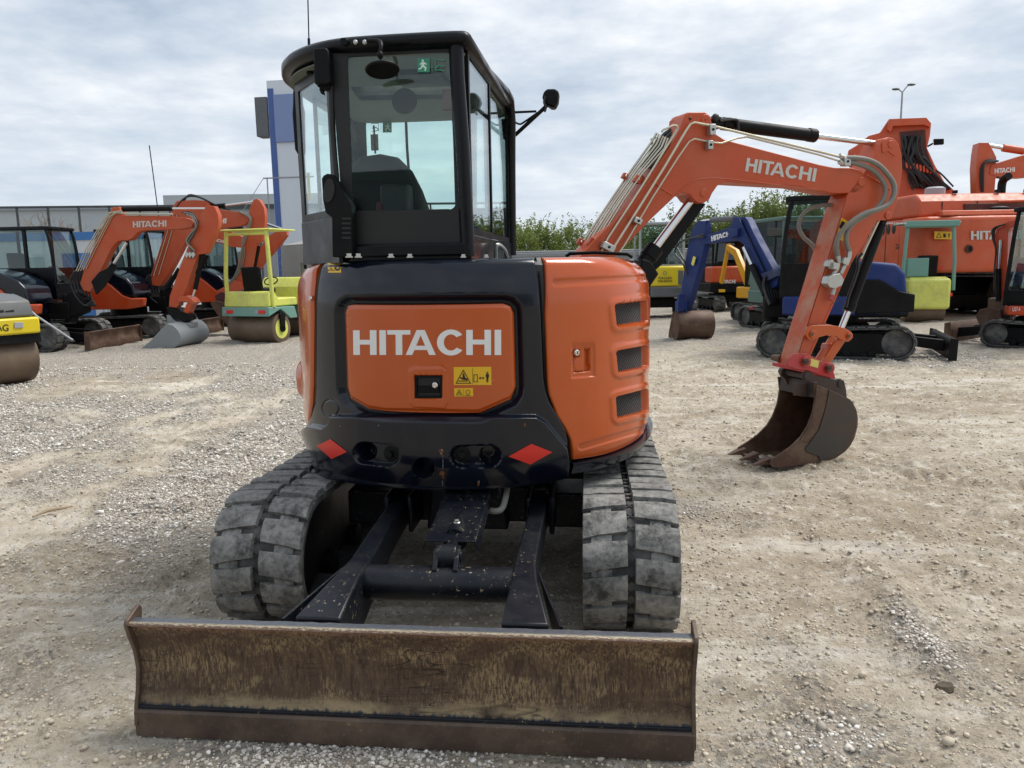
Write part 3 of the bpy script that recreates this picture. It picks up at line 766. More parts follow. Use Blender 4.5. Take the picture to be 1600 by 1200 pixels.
for k in range(81):
    x = x0-.012+(x1-x0+.02)*k/80; e = .001*random.random()
    for (a, c) in ((-1.938, .008+e), (-1.940, .098), (-1.930, .108), (-1.908, .108), (-1.908, .012)): vs.append((x, a, c))
b.add(vs, [(k*5+j, k*5+(j+1) % 5, (k+1)*5+(j+1) % 5, (k+1)*5+j) for k in range(80) for j in range(5)]+[tuple(range(5)), tuple(400+j for j in range(5))])
b.build('cutting_edge', M_edge, blade, ang=40)
b = MB(MF); b.box(x0, x1, -1.934, -1.918, .1085, .114); b.tube([(x0, -1.926, .114), (x1, -1.926, .114)], .004, 6); b.build('edge_weld', M_dk2, blade)
for xx, sg in ((x0, -1), (x1, 1)):
    b = MB(MF); sp_ = [(-1.950, .422), (-1.943, .436), (-1.87, .462), (-1.855, .445), (-1.862, .40), (-1.86, .20), (-1.88, .055), (-1.945, .050), (-1.935, .12), (-1.918, .17), (-1.905, .24), (-1.913, .31), (-1.935, .37)]
    xa, xb = (xx-.013, xx+.001) if sg < 0 else (xx-.001, xx+.013)
    b.prism(sp_, xa, xb, 'x'); b.build('blade_side_plate', M_edge, blade, bev=.003)
b = MB(MF)
b.box(x0+.05, x1-.05, -1.862, -1.80, .13, .15); b.box(x0+.05, x1-.05, -1.862, -1.80, .30, .32); b.build('blade_rib', M_dk2, blade, bev=.004)
def arm_mesh(cx, sgn):
    b = MB(MF)
    st = [(-.70, cx, .036, .38, .505), (-1.10, cx-.006*sgn, .038, .36, .495), (-1.45, cx-.014*sgn, .042, .30, .475), (-1.60, cx-.012*sgn+.008*sgn, .048, .25, .468), (-1.86, cx+.02*sgn, .080, .13, .425)]
    vs = []
    for (y, x, w, za, zb) in st: vs += [(x-w, y, za), (x+w, y, za), (x+w, y, zb), (x-w, y, zb)]
    fs = [(k*4+j, k*4+(j+1) % 4, (k+1)*4+(j+1) % 4, (k+1)*4+j) for k in range(4) for j in range(4)]+[(0,1,2,3), (16,17,18,19)]
    b.add(vs, fs); return b
for cx, sg in ((-.275, -1), (.395, 1)):
    a = arm_mesh(cx, sg).build('blade_arm', M_dk2, EX, bev=.008)
    p = MB(MF); p.cyl((cx-.075, -.71, .44), (cx+.075, -.71, .44), .035, 18); p.cyl((cx+.05*-sg-.01, -.71, .44), (cx+.05*-sg+.01, -.71, .44), .055, 18); p.build('pivot_pin', M_blk, a, bev=.003)
    g = MB(MF); x_ = cx+.045*sg; g.add([(x_, -1.50, .46), (x_+.005*sg, -1.50, .44), (x_+.13*sg, -1.862, .15), (x_+.10*sg, -1.862, .42), (x_-.006*sg, -1.50, .46), (x_-.001*sg, -1.50, .44), (x_+.12*sg, -1.862, .15), (x_+.09*sg, -1.862, .42)], [(0,1,2,3), (7,6,5,4), (0,4,5,1), (1,5,6,2), (2,6,7,3), (3,7,4,0)])
    g.build('arm_gusset', M_dk2, a)
b = MB(MF); b.cyl((-.27, -1.50, .402), (.39, -1.50, .402), .066, 32); b.build('cross_tube', M_dk2, EX)
b = MB(MF)
for x in (.045, .125): b.prism([(-1.40, .46), (-1.43, .53), (-1.47, .53), (-1.53, .47), (-1.53, .44), (-1.42, .42)], x-.009, x+.009, 'x')
b.cyl((.03, -1.455, .495), (.14, -1.455, .495), .022, 16); b.cyl((.05, -1.455, .495), (.12, -1.455, .495), .045, 20); b.build('cylinder_bracket', M_dk2, EX, bev=.003)
bc = MB(MF); bc.cyl((.085, -.70, .58), (.085, -1.30, .50), .05, 20); bc.cyl((.085, -1.30, .50), (.085, -1.44, .492), .028, 16); bc.build('blade_cylinder', M_dk2, EX)
b = MB(MF)
def plate(rows, w0, w1, th=.006):
    vs = []; k = len(rows)
    for (y, z, wl, wr) in rows: vs += [(wl-.012, y, z-.035), (wl, y, z), (wr, y, z), (wr+.012, y, z-.035)]
    vs += [(v[0], v[1], v[2]-th) for v in vs]; n = 4*k; fs = []
    for r in range(k-1):
        for j in range(3):
            a = r*4+j; fs += [(a, a+1, a+5, a+4), (n+a, n+a+4, n+a+5, n+a+1)]
    for j in range(3): fs += [(j, n+j, n+j+1, j+1), ((k-1)*4+j, (k-1)*4+j+1, n+(k-1)*4+j+1, n+(k-1)*4+j)]
    for r in range(k-1):
        for j in (0, 3): fs.append((r*4+j, (r+1)*4+j, n+(r+1)*4+j, n+r*4+j))
    return vs, fs
cv = plate([(-.74, .66, -.005, .185), (-1.05, .588, -.012, .185), (-1.07, .592, -.012, .185), (-1.12, .578, -.012, .184), (-1.36, .520, -.022, .178)], 0, 0)
b.add(*cv); cov = b.build('cylinder_cover_plate', M_dk2, EX, bev=.002)
for (y, z) in ((-.93, .622), (-1.24, .553)): b = MB(MF); b.lathe((.085, y, z), (0, -.22, 1), [(0, .014), (.004, .014), (.008, .009), (.014, .009)], 12); b.build('cover_bolt', M_zinc, cov)
b = MB(MF); b.tube([(.23, -.62, .62), (.25, -.80, .62), (.255, -.93, .575), (.24, -1.0, .535), (.19, -1.0, .53), (.16, -.95, .54)], .014, 10, 6); b.build('hydraulic_hose', M_hose, EX)
for x in (-.10, .0, .33): b = MB(MF); b.tube([(x, -.4, .52), (x+.03, -.62, .50), (x+.10, -.68, .40)], .012, 8, 5); b.build('hydraulic_hose', M_bhose, EX)

# ---------------------------------------------------------------- counterweight and panels
DOOR = [(536, 489), (538, 481), (545, 476.5), (787, 474.5), (797, 477), (803, 484), (804, 492), (807, 605), (805.5, 614), (799, 624), (750, 645.5), (740, 646), (600, 643), (574, 639), (546, 623), (541, 614), (539.5, 605)]
BUMP = [(520, 650), (524, 648.5), (836, 649), (851, 658), (884, 698), (890, 730), (886, 780), (470, 780), (470, 680), (478, 669), (488, 663), (509, 667), (517, 661)]
def stad(x, y, a, b, r):
    a = np.array(a, float); b = np.array(b, float); e = b-a; t = np.clip(((x-a[0])*e[0]+(y-a[1])*e[1])/(e@e+1e-9), 0, 1)
    return np.hypot(x-a[0]-t*e[0], y-a[1]-t*e[1])-r
HOLES = [((575.5, 705.5), (611, 709), 16.5), ((723, 710.5), (764, 710.5), 16.5)]
def cw_disp(x, y, th, z):
    d = -.030*sst(15, 5, poly_sdf(DOOR, x, y))
    d = d+.030*sst(2.5, -3.5, poly_sdf(BUMP, x, y))
    for a, b, r in HOLES: d = d-.030*sst(1.8, -2.2, stad(x, y, a, b, r))
    for c, r in (((575, 705.5), 12.5), ((764.5, 710.5), 12.8)): d = d-.07*sst(1.8, -1.6, stad(x, y, c, c, r))
    d = d-.10*sst(1.8, -1.6, stad(x, y, (665, 728.5), (665, 728.5), 14.6))
    g = np.abs(stad(x, y, (516.5, 637.5), (516.5, 637.5), 13)); d = d-.004*sst(1.6, .4, g)
    return d
CWT = [(512, 408), (600, 407), (700, 405.5), (832, 401.5)]
CWB = [(478, 712), (487, 733), (505, 743), (544, 751), (600, 759), (675, 763), (769, 762), (855, 752), (883, 745)]
CWL = [(512, 408), (503, 418), (498, 440), (495, 480), (494.5, 600), (493, 630), (487, 650), (478, 669), (477, 690), (478, 712)]
CWR = [(832, 401.5), (841, 440), (846, 492), (850, 590), (853, 610), (859, 628), (874, 652), (885, 672), (888, 690), (888, 715), (883, 745)]
cwt = panel('counterweight', M_dk, CWT, CWB, CWL, CWR, 400, 380, cw_disp, EX, skirt=.12, edge=.007)
HOODL = [(847.5, 401), (852.5, 492), (856.5, 600), (859, 618), (871, 650), (883, 668), (892, 687), (895, 719)]
hb = surf_hit(895, 719)
HOODT = [(847.5, 401), (900, 400), (960, 398.5), ('s', 66, ZT-.004), ('s', 96, ZT-.004)]
HOODR = [('s', 96, ZT-.004), ('s', 96, hb[1]+.02)]
HOODB = [(895, 719), (930, 714), (960, 706.5), (988, 693), ('s', 75, hb[1]+.012), ('s', 96, hb[1]+.02)]
VENTS = [[(960.5, 476.5), (1009, 470), (1010, 502.5), (964, 510)], [(963, 549.5), (1010.5, 540), (1011, 572.5), (966, 582.5)], [(962.5, 621), (1010, 608), (1011, 642), (964.5, 654.5)]]
def hood_disp(x, y, th, z):
    d = 0*x
    for V in VENTS:
        c = np.array(V); cx = c[:, 0].mean(); cy = c[:, 1].mean(); V2 = [(cx+(p[0]-cx)*.90, cy+(p[1]-cy)*.84) for p in V]
        s = poly_sdf(V2, x, y)-3.2
        up = 5 if True else 0
        d = d+.006*sst(12, 6, s)-.045*sst(.8, -1.2, s)
    for a, b in (((868, 442), (1016, 434)), ((909, 698.5), (1016, 667))):
        s = stad(x, y, a, b, 2.5); d = d-.005*sst(4, .5, s)
    R1 = [(893.5, 540), (929, 538), (930, 588), (894, 590.5)]; d = d-.006*sst(1.6, -1.6, poly_sdf(R1, x, y))
    R2 = [(897.5, 549), (923, 545), (923.5, 580), (898, 582)]; s2 = poly_sdf(R2, x, y); H1 = [(898, 563), (906, 557), (908, 547), (914, 546), (914, 580), (898, 581)]
    d = d-.022*sst(1.2, -1.2, s2)*sst(-.6, 1.4, poly_sdf(H1, x, y))
    return d
hood = panel('engine_hood', M_or, HOODT, HOODB, HOODL, HOODR, 340, 330, hood_disp, EX, skirt=.03, edge=.006)
for V in VENTS:
    c = np.array(V); Q = [c[0]+(-1, -1), c[1]+(1.5, -1), c[2]+(1.5, 1.5), c[3]+(-1, 1)]
    g = MB(UF); n = 12; vs = []
    for j in range(n+1):
        for i in range(n+1):
            q = bil(Q, i/n, j/n); vs.append(body_pt(q[0], q[1], -.030))
    g.add(vs, [(j*(n+1)+i, j*(n+1)+i+1, (j+1)*(n+1)+i+1, (j+1)*(n+1)+i) for j in range(n) for i in range(n)]); gb = g.build('vent_grille', paint('radiator_black', '060607', .8, dust=0), hood)
    w = MB(UF)
    for fam in (1, -1):
        for k in range(-6, 13):
            P = []
            for t in np.linspace(0, 1, 9):
                uu = (k+ (t if fam > 0 else 1-t)*5.5)/12; 
                if 0 <= uu <= 1: q = bil([c[0], c[1], c[2], c[3]], uu, t); P.append(body_pt(q[0], q[1], -.018))
            if len(P) > 1: w.tube(P, .0008, 4)
    w.build('grille_wire', paint('grille_wire_grey', '6a6b6d', .5, metal=.3, dust=0), gb, flat=True)
# radiator seen through the lowest grille
b = MB(UF); q = body_pt(985, 655, -.024)
lk = MB(UF); p = body_pt(901, 551, -.004); n_ = body_out(p); lk.lathe(p, n_, [(0, .014), (.008, .014), (.010, .011), (.012, .011)], 20); lo = lk.build('lock_barrel', M_chr, hood)
lk = MB(UF); p = body_pt(901, 551, .0085); n_ = body_out(p); t_ = np.array([-n_[1], n_[0], 0]); lk.cyl(p-np.array([0, 0, .007]), p+np.array([0, 0, .007]), .0022, 6); lk.build('key_slot', M_ink, hood)
# rubber gasket between weight and hood
g = MB(UF); A = rsm([surf_hit(*p) for p in [(839, 402)]+HOODL[1:]], 40)
def strip(L, off, r, name, m, par, n=70):
    g = MB(UF); S = rsm([surf_hit(*p) for p in L], n); g.tube([surf_p(np.array(a), np.array(z), off) for a, z in S], r, 8); return g.build(name, m, par)
def band(L1, L2, off, name, m, par, n=80):
    a = rsm([surf_hit(*p) for p in L1], n); b_ = rsm([surf_hit(*p) for p in L2], n); g = MB(UF); vs = []
    for k in range(n):
        for f in (0, .5, 1): s = a[k]*(1-f)+b_[k]*f; vs.append(surf_p(np.array(s[0]), np.array(s[1]), off+.004*(f == .5)))
    g.add(vs, [(k*3+j, k*3+j+1, k*3+j+4, k*3+j+3) for k in range(n-1) for j in range(2)]); return g.build(name, m, par)
off = 6
band([(x-1, y) for x, y in CWR], [(x+1.5, y) for x, y in HOODL]+[(893, 735)], -.016, 'gasket_strip', M_blkg, EX)
strip([(838, 403), (848, 492), (852.3, 590), (856, 612), (863, 630), (877, 652), (888, 671), (891, 690), (891, 722)], -.012, .0045, 'rubber_seal', M_blk, EX)
# door
def door_disp(x, y, th, z):
    s = poly_sdf(DOOR, x, y); d = -.010*sst(-7, -.5, s)
    d = d+.004*sst(1.5, -1.5, poly_sdf([(641, 580), (647, 576.5), (690, 577), (696, 582), (698, 628), (694, 636), (648, 634), (642, 629)], x, y)-2)
    d = d-.018*sst(1.2, -1.2, poly_sdf([(648, 587), (690.5, 587), (690.5, 622), (648.5, 622)], x, y))
    return d
DT = [(541, 478), (550, 476.2), (787, 474.5), (799, 479)]; DR = [(799, 479), (804, 490), (807, 605), (799, 624)]
DL = [(541, 478), (536, 489), (537.5, 540), (539.5, 605), (545, 622)]; DB = [(545, 622), (574, 639), (600, 643), (740, 646), (750, 645.5), (799, 624)]
door = panel('rear_door', M_or, DT, DB, DL, DR, 210, 150, door_disp, EX, skirt=.03, edge=.004)
band(*[[(px+dx*k, py+dy*k) for (px, py, dx, dy) in [(538, 489, -1, 0), (540, 479, -1, -1), (550, 475, 0, -1), (787, 473.5, 0, -1), (801, 478, 1, -1), (805, 490, 1, 0), (808.5, 605, 1, 0), (800, 626, 1, 1), (750, 648, 0, 1), (600, 645.5, 0, 1), (572, 641, -.5, 1), (543, 624, -1, 1), (538, 605, -1, 0), (536, 489, -1, 0)]] for k in (-1, 4.5)], -.027, 'door_seal', M_blkg, EX)
hitachi_px(UF, [(552, 516), (783, 515.3), (783, 554.7), (552.5, 554.5)], lambda x, y: body_pt(x, y, .0008), body_out, 'lettering', M_wht, door, th=.001)
# latch
b = MB(UF); 
def bq(L, off): return [body_pt(x, y, off) for x, y in L]
a = bq([(649.5, 588.5), (689.5, 588.5), (689.5, 620.5), (649.5, 620.5)], -.008); b.add(a, [(0, 1, 2, 3)])
fr_ = [(648, 587, 651, 590.5), ]
b.build('latch_recess', M_blkg, door)
b = MB(UF); o_ = bq([(648, 586.8), (690.8, 586.8), (690.8, 622.3), (648, 622.3)], .001); i2 = bq([(651.5, 590.3), (687.3, 590.3), (687.3, 618.8), (651.5, 618.8)], .001); i3 = bq([(651.5, 590.3), (687.3, 590.3), (687.3, 618.8), (651.5, 618.8)], -.008)
b.add(o_+i2+i3, [(k, (k+1) % 4, 4+(k+1) % 4, 4+k) for k in range(4)]+[(4+k, 4+(k+1) % 4, 8+(k+1) % 4, 8+k) for k in range(4)]); b.build('latch_frame', M_blk, door, ang=20)
b = MB(UF); t1 = bq([(652.5, 603), (686.5, 603), (686.5, 614), (652.5, 614)], -.002); t2 = bq([(652.5, 603), (686.5, 603), (686.5, 614), (652.5, 614)], -.008); b.hexa(t2, t1); b.build('latch_paddle', M_blk, door, bev=.002)
b = MB(UF); p = body_pt(679.5, 602, -.003); b.lathe(p, body_out(p), [(0, .013), (.007, .013), (.010, .010)], 20); b.build('lock_barrel', M_chr, door)
# warning labels
def lab(q, m, name, par, off=.0012):
    b = MB(UF); n = 6; vs = []
    for j in range(3):
        for i in range(n+1): p = bil(q, i/n, j/2); vs.append(body_pt(p[0], p[1], off))
    b.add(vs, [(j*(n+1)+i, j*(n+1)+i+1, (j+1)*(n+1)+i+1, (j+1)*(n+1)+i) for j in range(2) for i in range(n)]); return b.build(name, m, par, flat=True)
def tri_ring(cx, cy, r, t=.25):
    o = [(cx, cy-r), (cx+r*.95, cy+r*.72), (cx-r*.95, cy+r*.72)]; k = 1-t; c0 = (cx, cy+r*.15); i_ = [((x-c0[0])*k+c0[0], (y-c0[1])*k+c0[1]) for x, y in o]
    return [[o[a], o[(a+1) % 3], i_[(a+1) % 3], i_[a]] for a in range(3)]
def circ(cx, cy, r, n=10): return [(cx+r*math.cos(2*PI*k/n), cy+r*math.sin(2*PI*k/n)) for k in range(n)]
def ringp(cx, cy, r, t, n=14): return [[(cx+r*math.cos(a), cy+r*math.sin(a)), (cx+r*math.cos(b), cy+r*math.sin(b)), (cx+(r-t)*math.cos(b), cy+(r-t)*math.sin(b)), (cx+(r-t)*math.cos(a), cy+(r-t)*math.sin(a))] for a, b in [(2*PI*k/n, 2*PI*(k+1)/n) for k in range(n)]]
def person_sign(cx, cy, s): return [circ(cx, cy-s*.8, s*.17, 8), [(cx-s*.28, cy-s*.58), (cx+s*.28, cy-s*.58), (cx+s*.28, cy+.05*s), (cx+s*.18, cy+.05*s), (cx+s*.16, cy+s), (cx+s*.04, cy+s), (cx, cy+.2*s), (cx-s*.04, cy+s), (cx-s*.16, cy+s), (cx-s*.18, cy+.05*s), (cx-s*.28, cy+.05*s)]]
def ink(polys, hit, name, m, par, fr=UF):
    b = MB(fr)
    for P in polys: vs = [hit(x, y) for x, y in P]; b.add(vs, [tuple(range(len(vs)))])
    return b.build(name, m, par, flat=True)
ho = lambda x, y: body_pt(x, y, .0024)
L1 = lab([(709, 573.5), (767.5, 573), (768, 601.5), (709, 601.5)], M_yel, 'warning_label', door)
sym = tri_ring(724, 590, 13, .18)+[[(716.5, 594.5), (731, 594.5), (731, 596), (716.5, 596)], [(723, 583), (725, 583), (727, 590), (731, 592), (730, 594), (722, 593), (718, 590), (719, 589), (723, 590)]]
sym += [[(740, 585), (746.5, 585), (746.5, 586), (740, 586)], [(740, 596), (746.5, 596), (746.5, 597), (740, 597)], [(740, 585), (741, 585), (741, 597), (740, 597)], [(745.5, 585), (746.5, 585), (746.5, 597), (745.5, 597)]]
sym += [[(748, 590.5), (751, 588.3), (751, 592.7)], [(757, 590.5), (754, 588.3), (754, 592.7)], [(750.5, 590), (754.5, 590), (754.5, 591), (750.5, 591)]]+person_sign(761.5, 589, 8.5)
sym += [[(738.2, 574.5), (738.7, 574.5), (738.7, 600.5), (738.2, 600.5)]]
ink(sym, ho, 'warning_symbol', M_ink, L1)
L2 = lab([(709.5, 606.5), (739, 606), (739.5, 619), (710, 619.5)], M_yel, 'warning_label', door)
ink(tri_ring(717.5, 613.5, 5.6, .28)+[circ(717.5, 614, 1.4, 6)]+ringp(731, 612.5, 3.6, .8)+[[(727, 617), (735, 617), (735, 618), (727, 618)]]+[[(724.3, 607), (724.7, 607), (724.7, 619), (724.3, 619)]], ho, 'warning_symbol', M_ink, L2)
L3 = lab([(512, 410.8), (532.5, 410.3), (533.5, 426), (513, 426)], M_yel, 'warning_label', cwt)
ink(tri_ring(518, 419, 5.6, .25)+[circ(518, 420, 1.4, 6)]+[circ(527.5, 418.5, 4.6, 14)], ho, 'warning_symbol', M_ink, L3)
# red reflectors, bolts, chips on the counterweight
for Q in ([(504, 695), (525, 684), (550, 703.5), (526.5, 715)], [(792.5, 710.5), (827, 691), (858.5, 704), (825.5, 723)]):
    b = MB(UF); n = 12; vs = []
    for j in range(n+1):
        for i in range(n+1):
            p = (np.array(Q[0])*(1-i/n)+np.array(Q[1])*i/n)*(1-j/n)+(np.array(Q[3])*(1-i/n)+np.array(Q[2])*i/n)*j/n; vs.append(body_pt(p[0], p[1], .0325))
    b.add(vs, [(j*(n+1)+i, j*(n+1)+i+1, (j+1)*(n+1)+i+1, (j+1)*(n+1)+i) for j in range(n) for i in range(n)]); b.build('red_reflector', M_red, cwt)
for c in ((611, 709), (723, 710)):
    p = body_pt(*c, -.002); n_ = body_out(p); b = MB(UF); b.lathe(p, n_, [(0, .036), (.004, .036), (.006, .030)], 28); b.lathe(p+n_*.006, n_, [(0, .017), (.016, .017), (.018, .014)], 6); b.build('weight_bolt', M_blk, cwt)
def blob(cx, cy, rx, ry, seed):
    r_ = random.Random(seed); return [(cx+rx*math.cos(a)*r_.uniform(.6, 1.2), cy+ry*math.sin(a)*r_.uniform(.6, 1.2)) for a in [2*PI*k/12 for k in range(12)]]
M_rst = paint('bare_rust_chip', '6b3c1e', .7, var=.3, dust=0); M_scr = paint('pale_scrape', '8d8f92', .5, var=.2, dust=0)
chips = [blob(692, 702, 4, 4, 1), blob(694, 709, 1.6, 2.4, 2), blob(693.5, 737, 4.5, 4.5, 3), blob(695, 743, 2, 2.6, 31), blob(747.5, 752, 2.3, 5, 4), blob(817, 661, 1.6, 3, 5), blob(689, 702, 1.5, 1.2, 6)]
for c_ in chips: ink([c_], lambda x, y: body_pt(x, y, .0322), 'paint_chip', M_rst, cwt)
ink([blob(693, 700, 1.6, 1.2, 8), blob(691.5, 706, 1, 1.6, 11), blob(748.5, 750, .8, 2.5, 9), blob(597.6, 662.5, .6, 1.4, 10), blob(694.2, 722, .5, 9, 12), blob(693.8, 752, .5, 5, 14), blob(540, 664, .5, 1, 13)], lambda x, y: body_pt(x, y, .0326), 'paint_scrape', M_scr, cwt)
# left side cover (orange) and its door bulge
def left_disp(x, y, th, z):
    s = np.hypot((z-1.0)/.12, (th+76)/9.0); return .035*sst(1.15, .6, s)*sst(.84, .95, z)-.004*sst(.05, .03, np.abs(z-1.33))*0
lt = surf_hit(501, 412)
panel('side_cover', M_or, [('s', -100, ZT-.01), ('s', lt[0]-1.5, ZT-.01)], [('s', -100, .86), (481.5, 668)], [('s', -100, ZT-.01), ('s', -100, .86)], [('s', lt[0]-1.5, ZT-.01), (490.5, 440), (488.5, 492), (487.5, 600), (486, 632), (481.5, 668)], 60, 90, left_disp, EX, skirt=.03, edge=.010)
band([(509, 409), (500, 418), (495, 440), (492.5, 480), (491.5, 600), (490, 630), (484, 650), (478.5, 668)], [(504, 411), (497, 420), (491.5, 440), (489.5, 480), (488.5, 600), (487.5, 630), (482, 650), (478.5, 664)], -.014, 'gasket_strip', M_blkg, EX)
b = MB(UF); p = body_pt(487, 466, .004); b.lathe(p, body_out(p), [(0, .012), (.006, .010)], 12); b.build('side_lock', M_chr, EX)
# core, deck and lower skirt
ths = np.radians(np.linspace(-98, 97, 60)); 
def plan(k, inset): return [((np.interp(math.degrees(t), _TH, _RR)-inset)*math.sin(t), -(np.interp(math.degrees(t), _TH, _RR)-inset)*math.cos(t)) for t in ths]
b = MB(UF); fr_y = [(.92, .55), (.80, .80), (-.20, .86), (-.88, .50)]
b.prism(plan(0, .145)+fr_y, .68, 1.595, 'z'); b.build('body_core', M_blkg, EX)
b = MB(UF); b.prism([(x, y) for x, y in plan(0, .075)]+fr_y, 1.595, 1.618, 'z'); b.build('deck_plate', M_dk, EX, bev=.006)
b = MB(UF); b.box(.16, .93, .12, .80, .80, 1.36); b.box(-.90, -.20, .05, .62, .80, 1.30); b.build('front_tank_cover', M_or, EX, bev=.05, seg=4)
b = MB(UF); n = 50; vs = []
for t in np.linspace(surf_hit(886, 740)[0], 98, n):
    for (o, z) in ((.002, hb[1]-.008+.0003*max(0, t-60)), (.006, hb[1]-.020), (.0, hb[1]-.062), (-.07, hb[1]-.07), (-.09, hb[1]-.01)):
        vs.append(surf_p(np.array(t), np.array(z+.02*min(1, max(0, t-45)/40)), o+.03))
b.add(vs, [(k*5+j, k*5+(j+1) % 5, (k+1)*5+(j+1) % 5, (k+1)*5+j) for k in range(n-1) for j in range(5)]); b.build('skirt_trim', M_dk, EX)
b = MB(UF); b.prism(plan(0, .20)+fr_y, .66, .70, 'z'); b.build('floor_plate', M_blk, EX)
b = MB(UF); b.tube([UF.onY(884, 401, .1), UF.onY(890, 396.5, .1), UF.onY(930, 394.5, .1), UF.onY(980, 397, .1), UF.onY(988, 402, .1)], .009, 8); b.build('top_rail', M_blk, EX)

# ---------------------------------------------------------------- cab
YR = -.88; CABX = .13; cab = MB(UF)
hY = lambda x, y, Y=YR: UF.onY(x, y, Y)
# base tub
base = [(.135, -.90), (-.40, -.90), (-.755, -.47), (-.80, -.2), (-.82, .45), (-.75, .60), (.12, .62), (.15, .50)]
b = MB(UF); b.prism(base, 1.17, 1.30, 'z'); inner = [(x*.97-.01, y*.97) for x, y in base]
b.prism(base[:4]+[(-.80, -.05), (.135, -.05)], 1.625, 1.672, 'z'); b.box(-.38, .135, -.915, -.885, 1.645, 1.700); cab_o = b.build('cab', M_cab, EX, bev=.008)
b = MB(UF); b.prism([(-.83, 1.25), (-.83, 1.82), (-.80, 1.82), (-.80, 1.25)], .0, .0); 
# chamfer lower panel, left wall lower panel, right wall lower
def wall(pts, z0, z1, th, name, m, par, bev=.004):
    b = MB(UF)
    for (a, c) in zip(pts[:-1], pts[1:]):
        a = np.array(a); c = np.array(c); e = c-a; n_ = np.array([-e[1], e[0]])/np.linalg.norm(e)*th
        q = [a, c, c+n_, a+n_]; b.hexa([(p[0], p[1], z0) for p in q], [(p[0], p[1], z1) for p in q])
    return b.build(name, m, par, bev=bev)
wall([(-.80, -.2), (-.768, -.475), (-.44, -.885)], 1.62, 1.825, -.02, 'lower_panel', M_cab, cab_o)
wall([(-.80, -.2), (-.82, .55)], 1.25, 1.72, -.02, 'lower_panel', M_cab, cab_o)
wall([(.135, -.88), (.145, .55)], 1.62, 1.735, .02, 'lower_panel', M_dk, cab_o)
wall([(-.82, .60), (.12, .615)], 1.25, 1.56, -.02, 'lower_panel', M_cab, cab_o)
# roof
roofp = [(.152, -.895), (.10, -.925), (-.22, -.925), (-.42, -.905), (-.58, -.83), (-.72, -.70), (-.82, -.52), (-.875, -.30), (-.90, .30), (-.86, .55), (-.70, .64), (.02, .655), (.13, .60), (.158, .45)]
def rz(x, y): return 2.565+.012*max(0, y)-.10*max(0, y-.50)**1.3
b = MB(UF); n = len(roofp); cx, cy = -.37, -.15; vs = []
RP = [np.array(p) for p in catmull([np.array(p) for p in roofp]+[np.array(roofp[0])], 4)[:-1]]; n = len(RP)
lay = [(1.0, -.054), (1.012, -.038), (1.010, -.018), (.985, -.002), (.90, .012), (.5, .030)]
for (k, dz) in lay:
    for p in RP: x = cx+(p[0]-cx)*k; y = cy+(p[1]-cy)*k; vs.append((x, y, rz(x, y)+dz))
vs.append((cx, cy, rz(cx, cy)+.034))
for p in RP: x = cx+(p[0]-cx)*.93; y = cy+(p[1]-cy)*.93; vs.append((x, y, rz(x, y)-.066))
L = len(lay); fs = [(k*n+j, k*n+(j+1) % n, (k+1)*n+(j+1) % n, (k+1)*n+j) for k in range(L-1) for j in range(n)]
fs += [((L-1)*n+j, (L-1)*n+(j+1) % n, L*n) for j in range(n)]+[(j, (j+1) % n, L*n+1+(j+1) % n, L*n+1+j) for j in range(n)]
vs.append((cx, cy, 2.506)); fs += [(L*n+1+(j+1) % n, L*n+1+j, L*n+1+n) for j in range(n)]
b.add(vs, fs); roof_o = b.build('roof', M_cab, cab_o, ang=60)
b = MB(UF); b.prism([tuple(np.array([cx, cy])+(p-np.array([cx, cy]))*.94) for p in RP], 2.484, 2.490, 'z'); hl_o = b.build('headliner', M_lin, cab_o)
SKY = [UF.onZ(547, 133.5, 2.490), UF.onZ(705, 129.5, 2.490), UF.onZ(705, 152, 2.490), UF.onZ(562, 155.5, 2.490)]
def cut(o, pts, z0, z1):
    """saw a hatch opening of outline pts out of a sheet (mesh coords differ from UF by the machine's turn)"""
    a = UF.yaw-MF.yaw; c_, s_ = math.cos(a), math.sin(a); Q = [Vector((p[0]*c_-p[1]*s_, p[0]*s_+p[1]*c_, 0)) for p in pts]
    bm = bmesh.new(); bm.from_mesh(o.data); m_ = sum(Q, Vector())/len(Q); nn = []
    bmesh.ops.triangulate(bm, faces=[f for f in bm.faces if len(f.verts) > 4])
    for k in range(len(Q)):
        e = Q[(k+1) % len(Q)]-Q[k]; n_ = Vector((e.y, -e.x, 0)).normalized(); n_ = n_ if (m_-Q[k]).dot(n_) < 0 else -n_; nn.append((Q[k], n_))
        bmesh.ops.bisect_plane(bm, geom=bm.verts[:]+bm.edges[:]+bm.faces[:], plane_co=Q[k], plane_no=n_)
    dead = [f for f in bm.faces if all((f.calc_center_median()-q).dot(Vector((n_.x, n_.y, 0))) < 0 for q, n_ in nn)]
    bmesh.ops.delete(bm, geom=dead, context='FACES'); bm.to_mesh(o.data); bm.free()
cut(hl_o, SKY, 2.45, 2.55); cc_ = np.mean(SKY, axis=0); S2 = [cc_+(p-cc_)*np.array([1.12, 1.7, 1])+np.array([-.02, .42, 0]) for p in SKY]; cut(roof_o, S2, 2.40, 2.75)
b = MB(UF); b.prism([(p[0], p[1]) for p in S2], 2.575, 2.580, 'z'); b.build('roof_hatch_glass', M_glass, cab_o, flat=True)
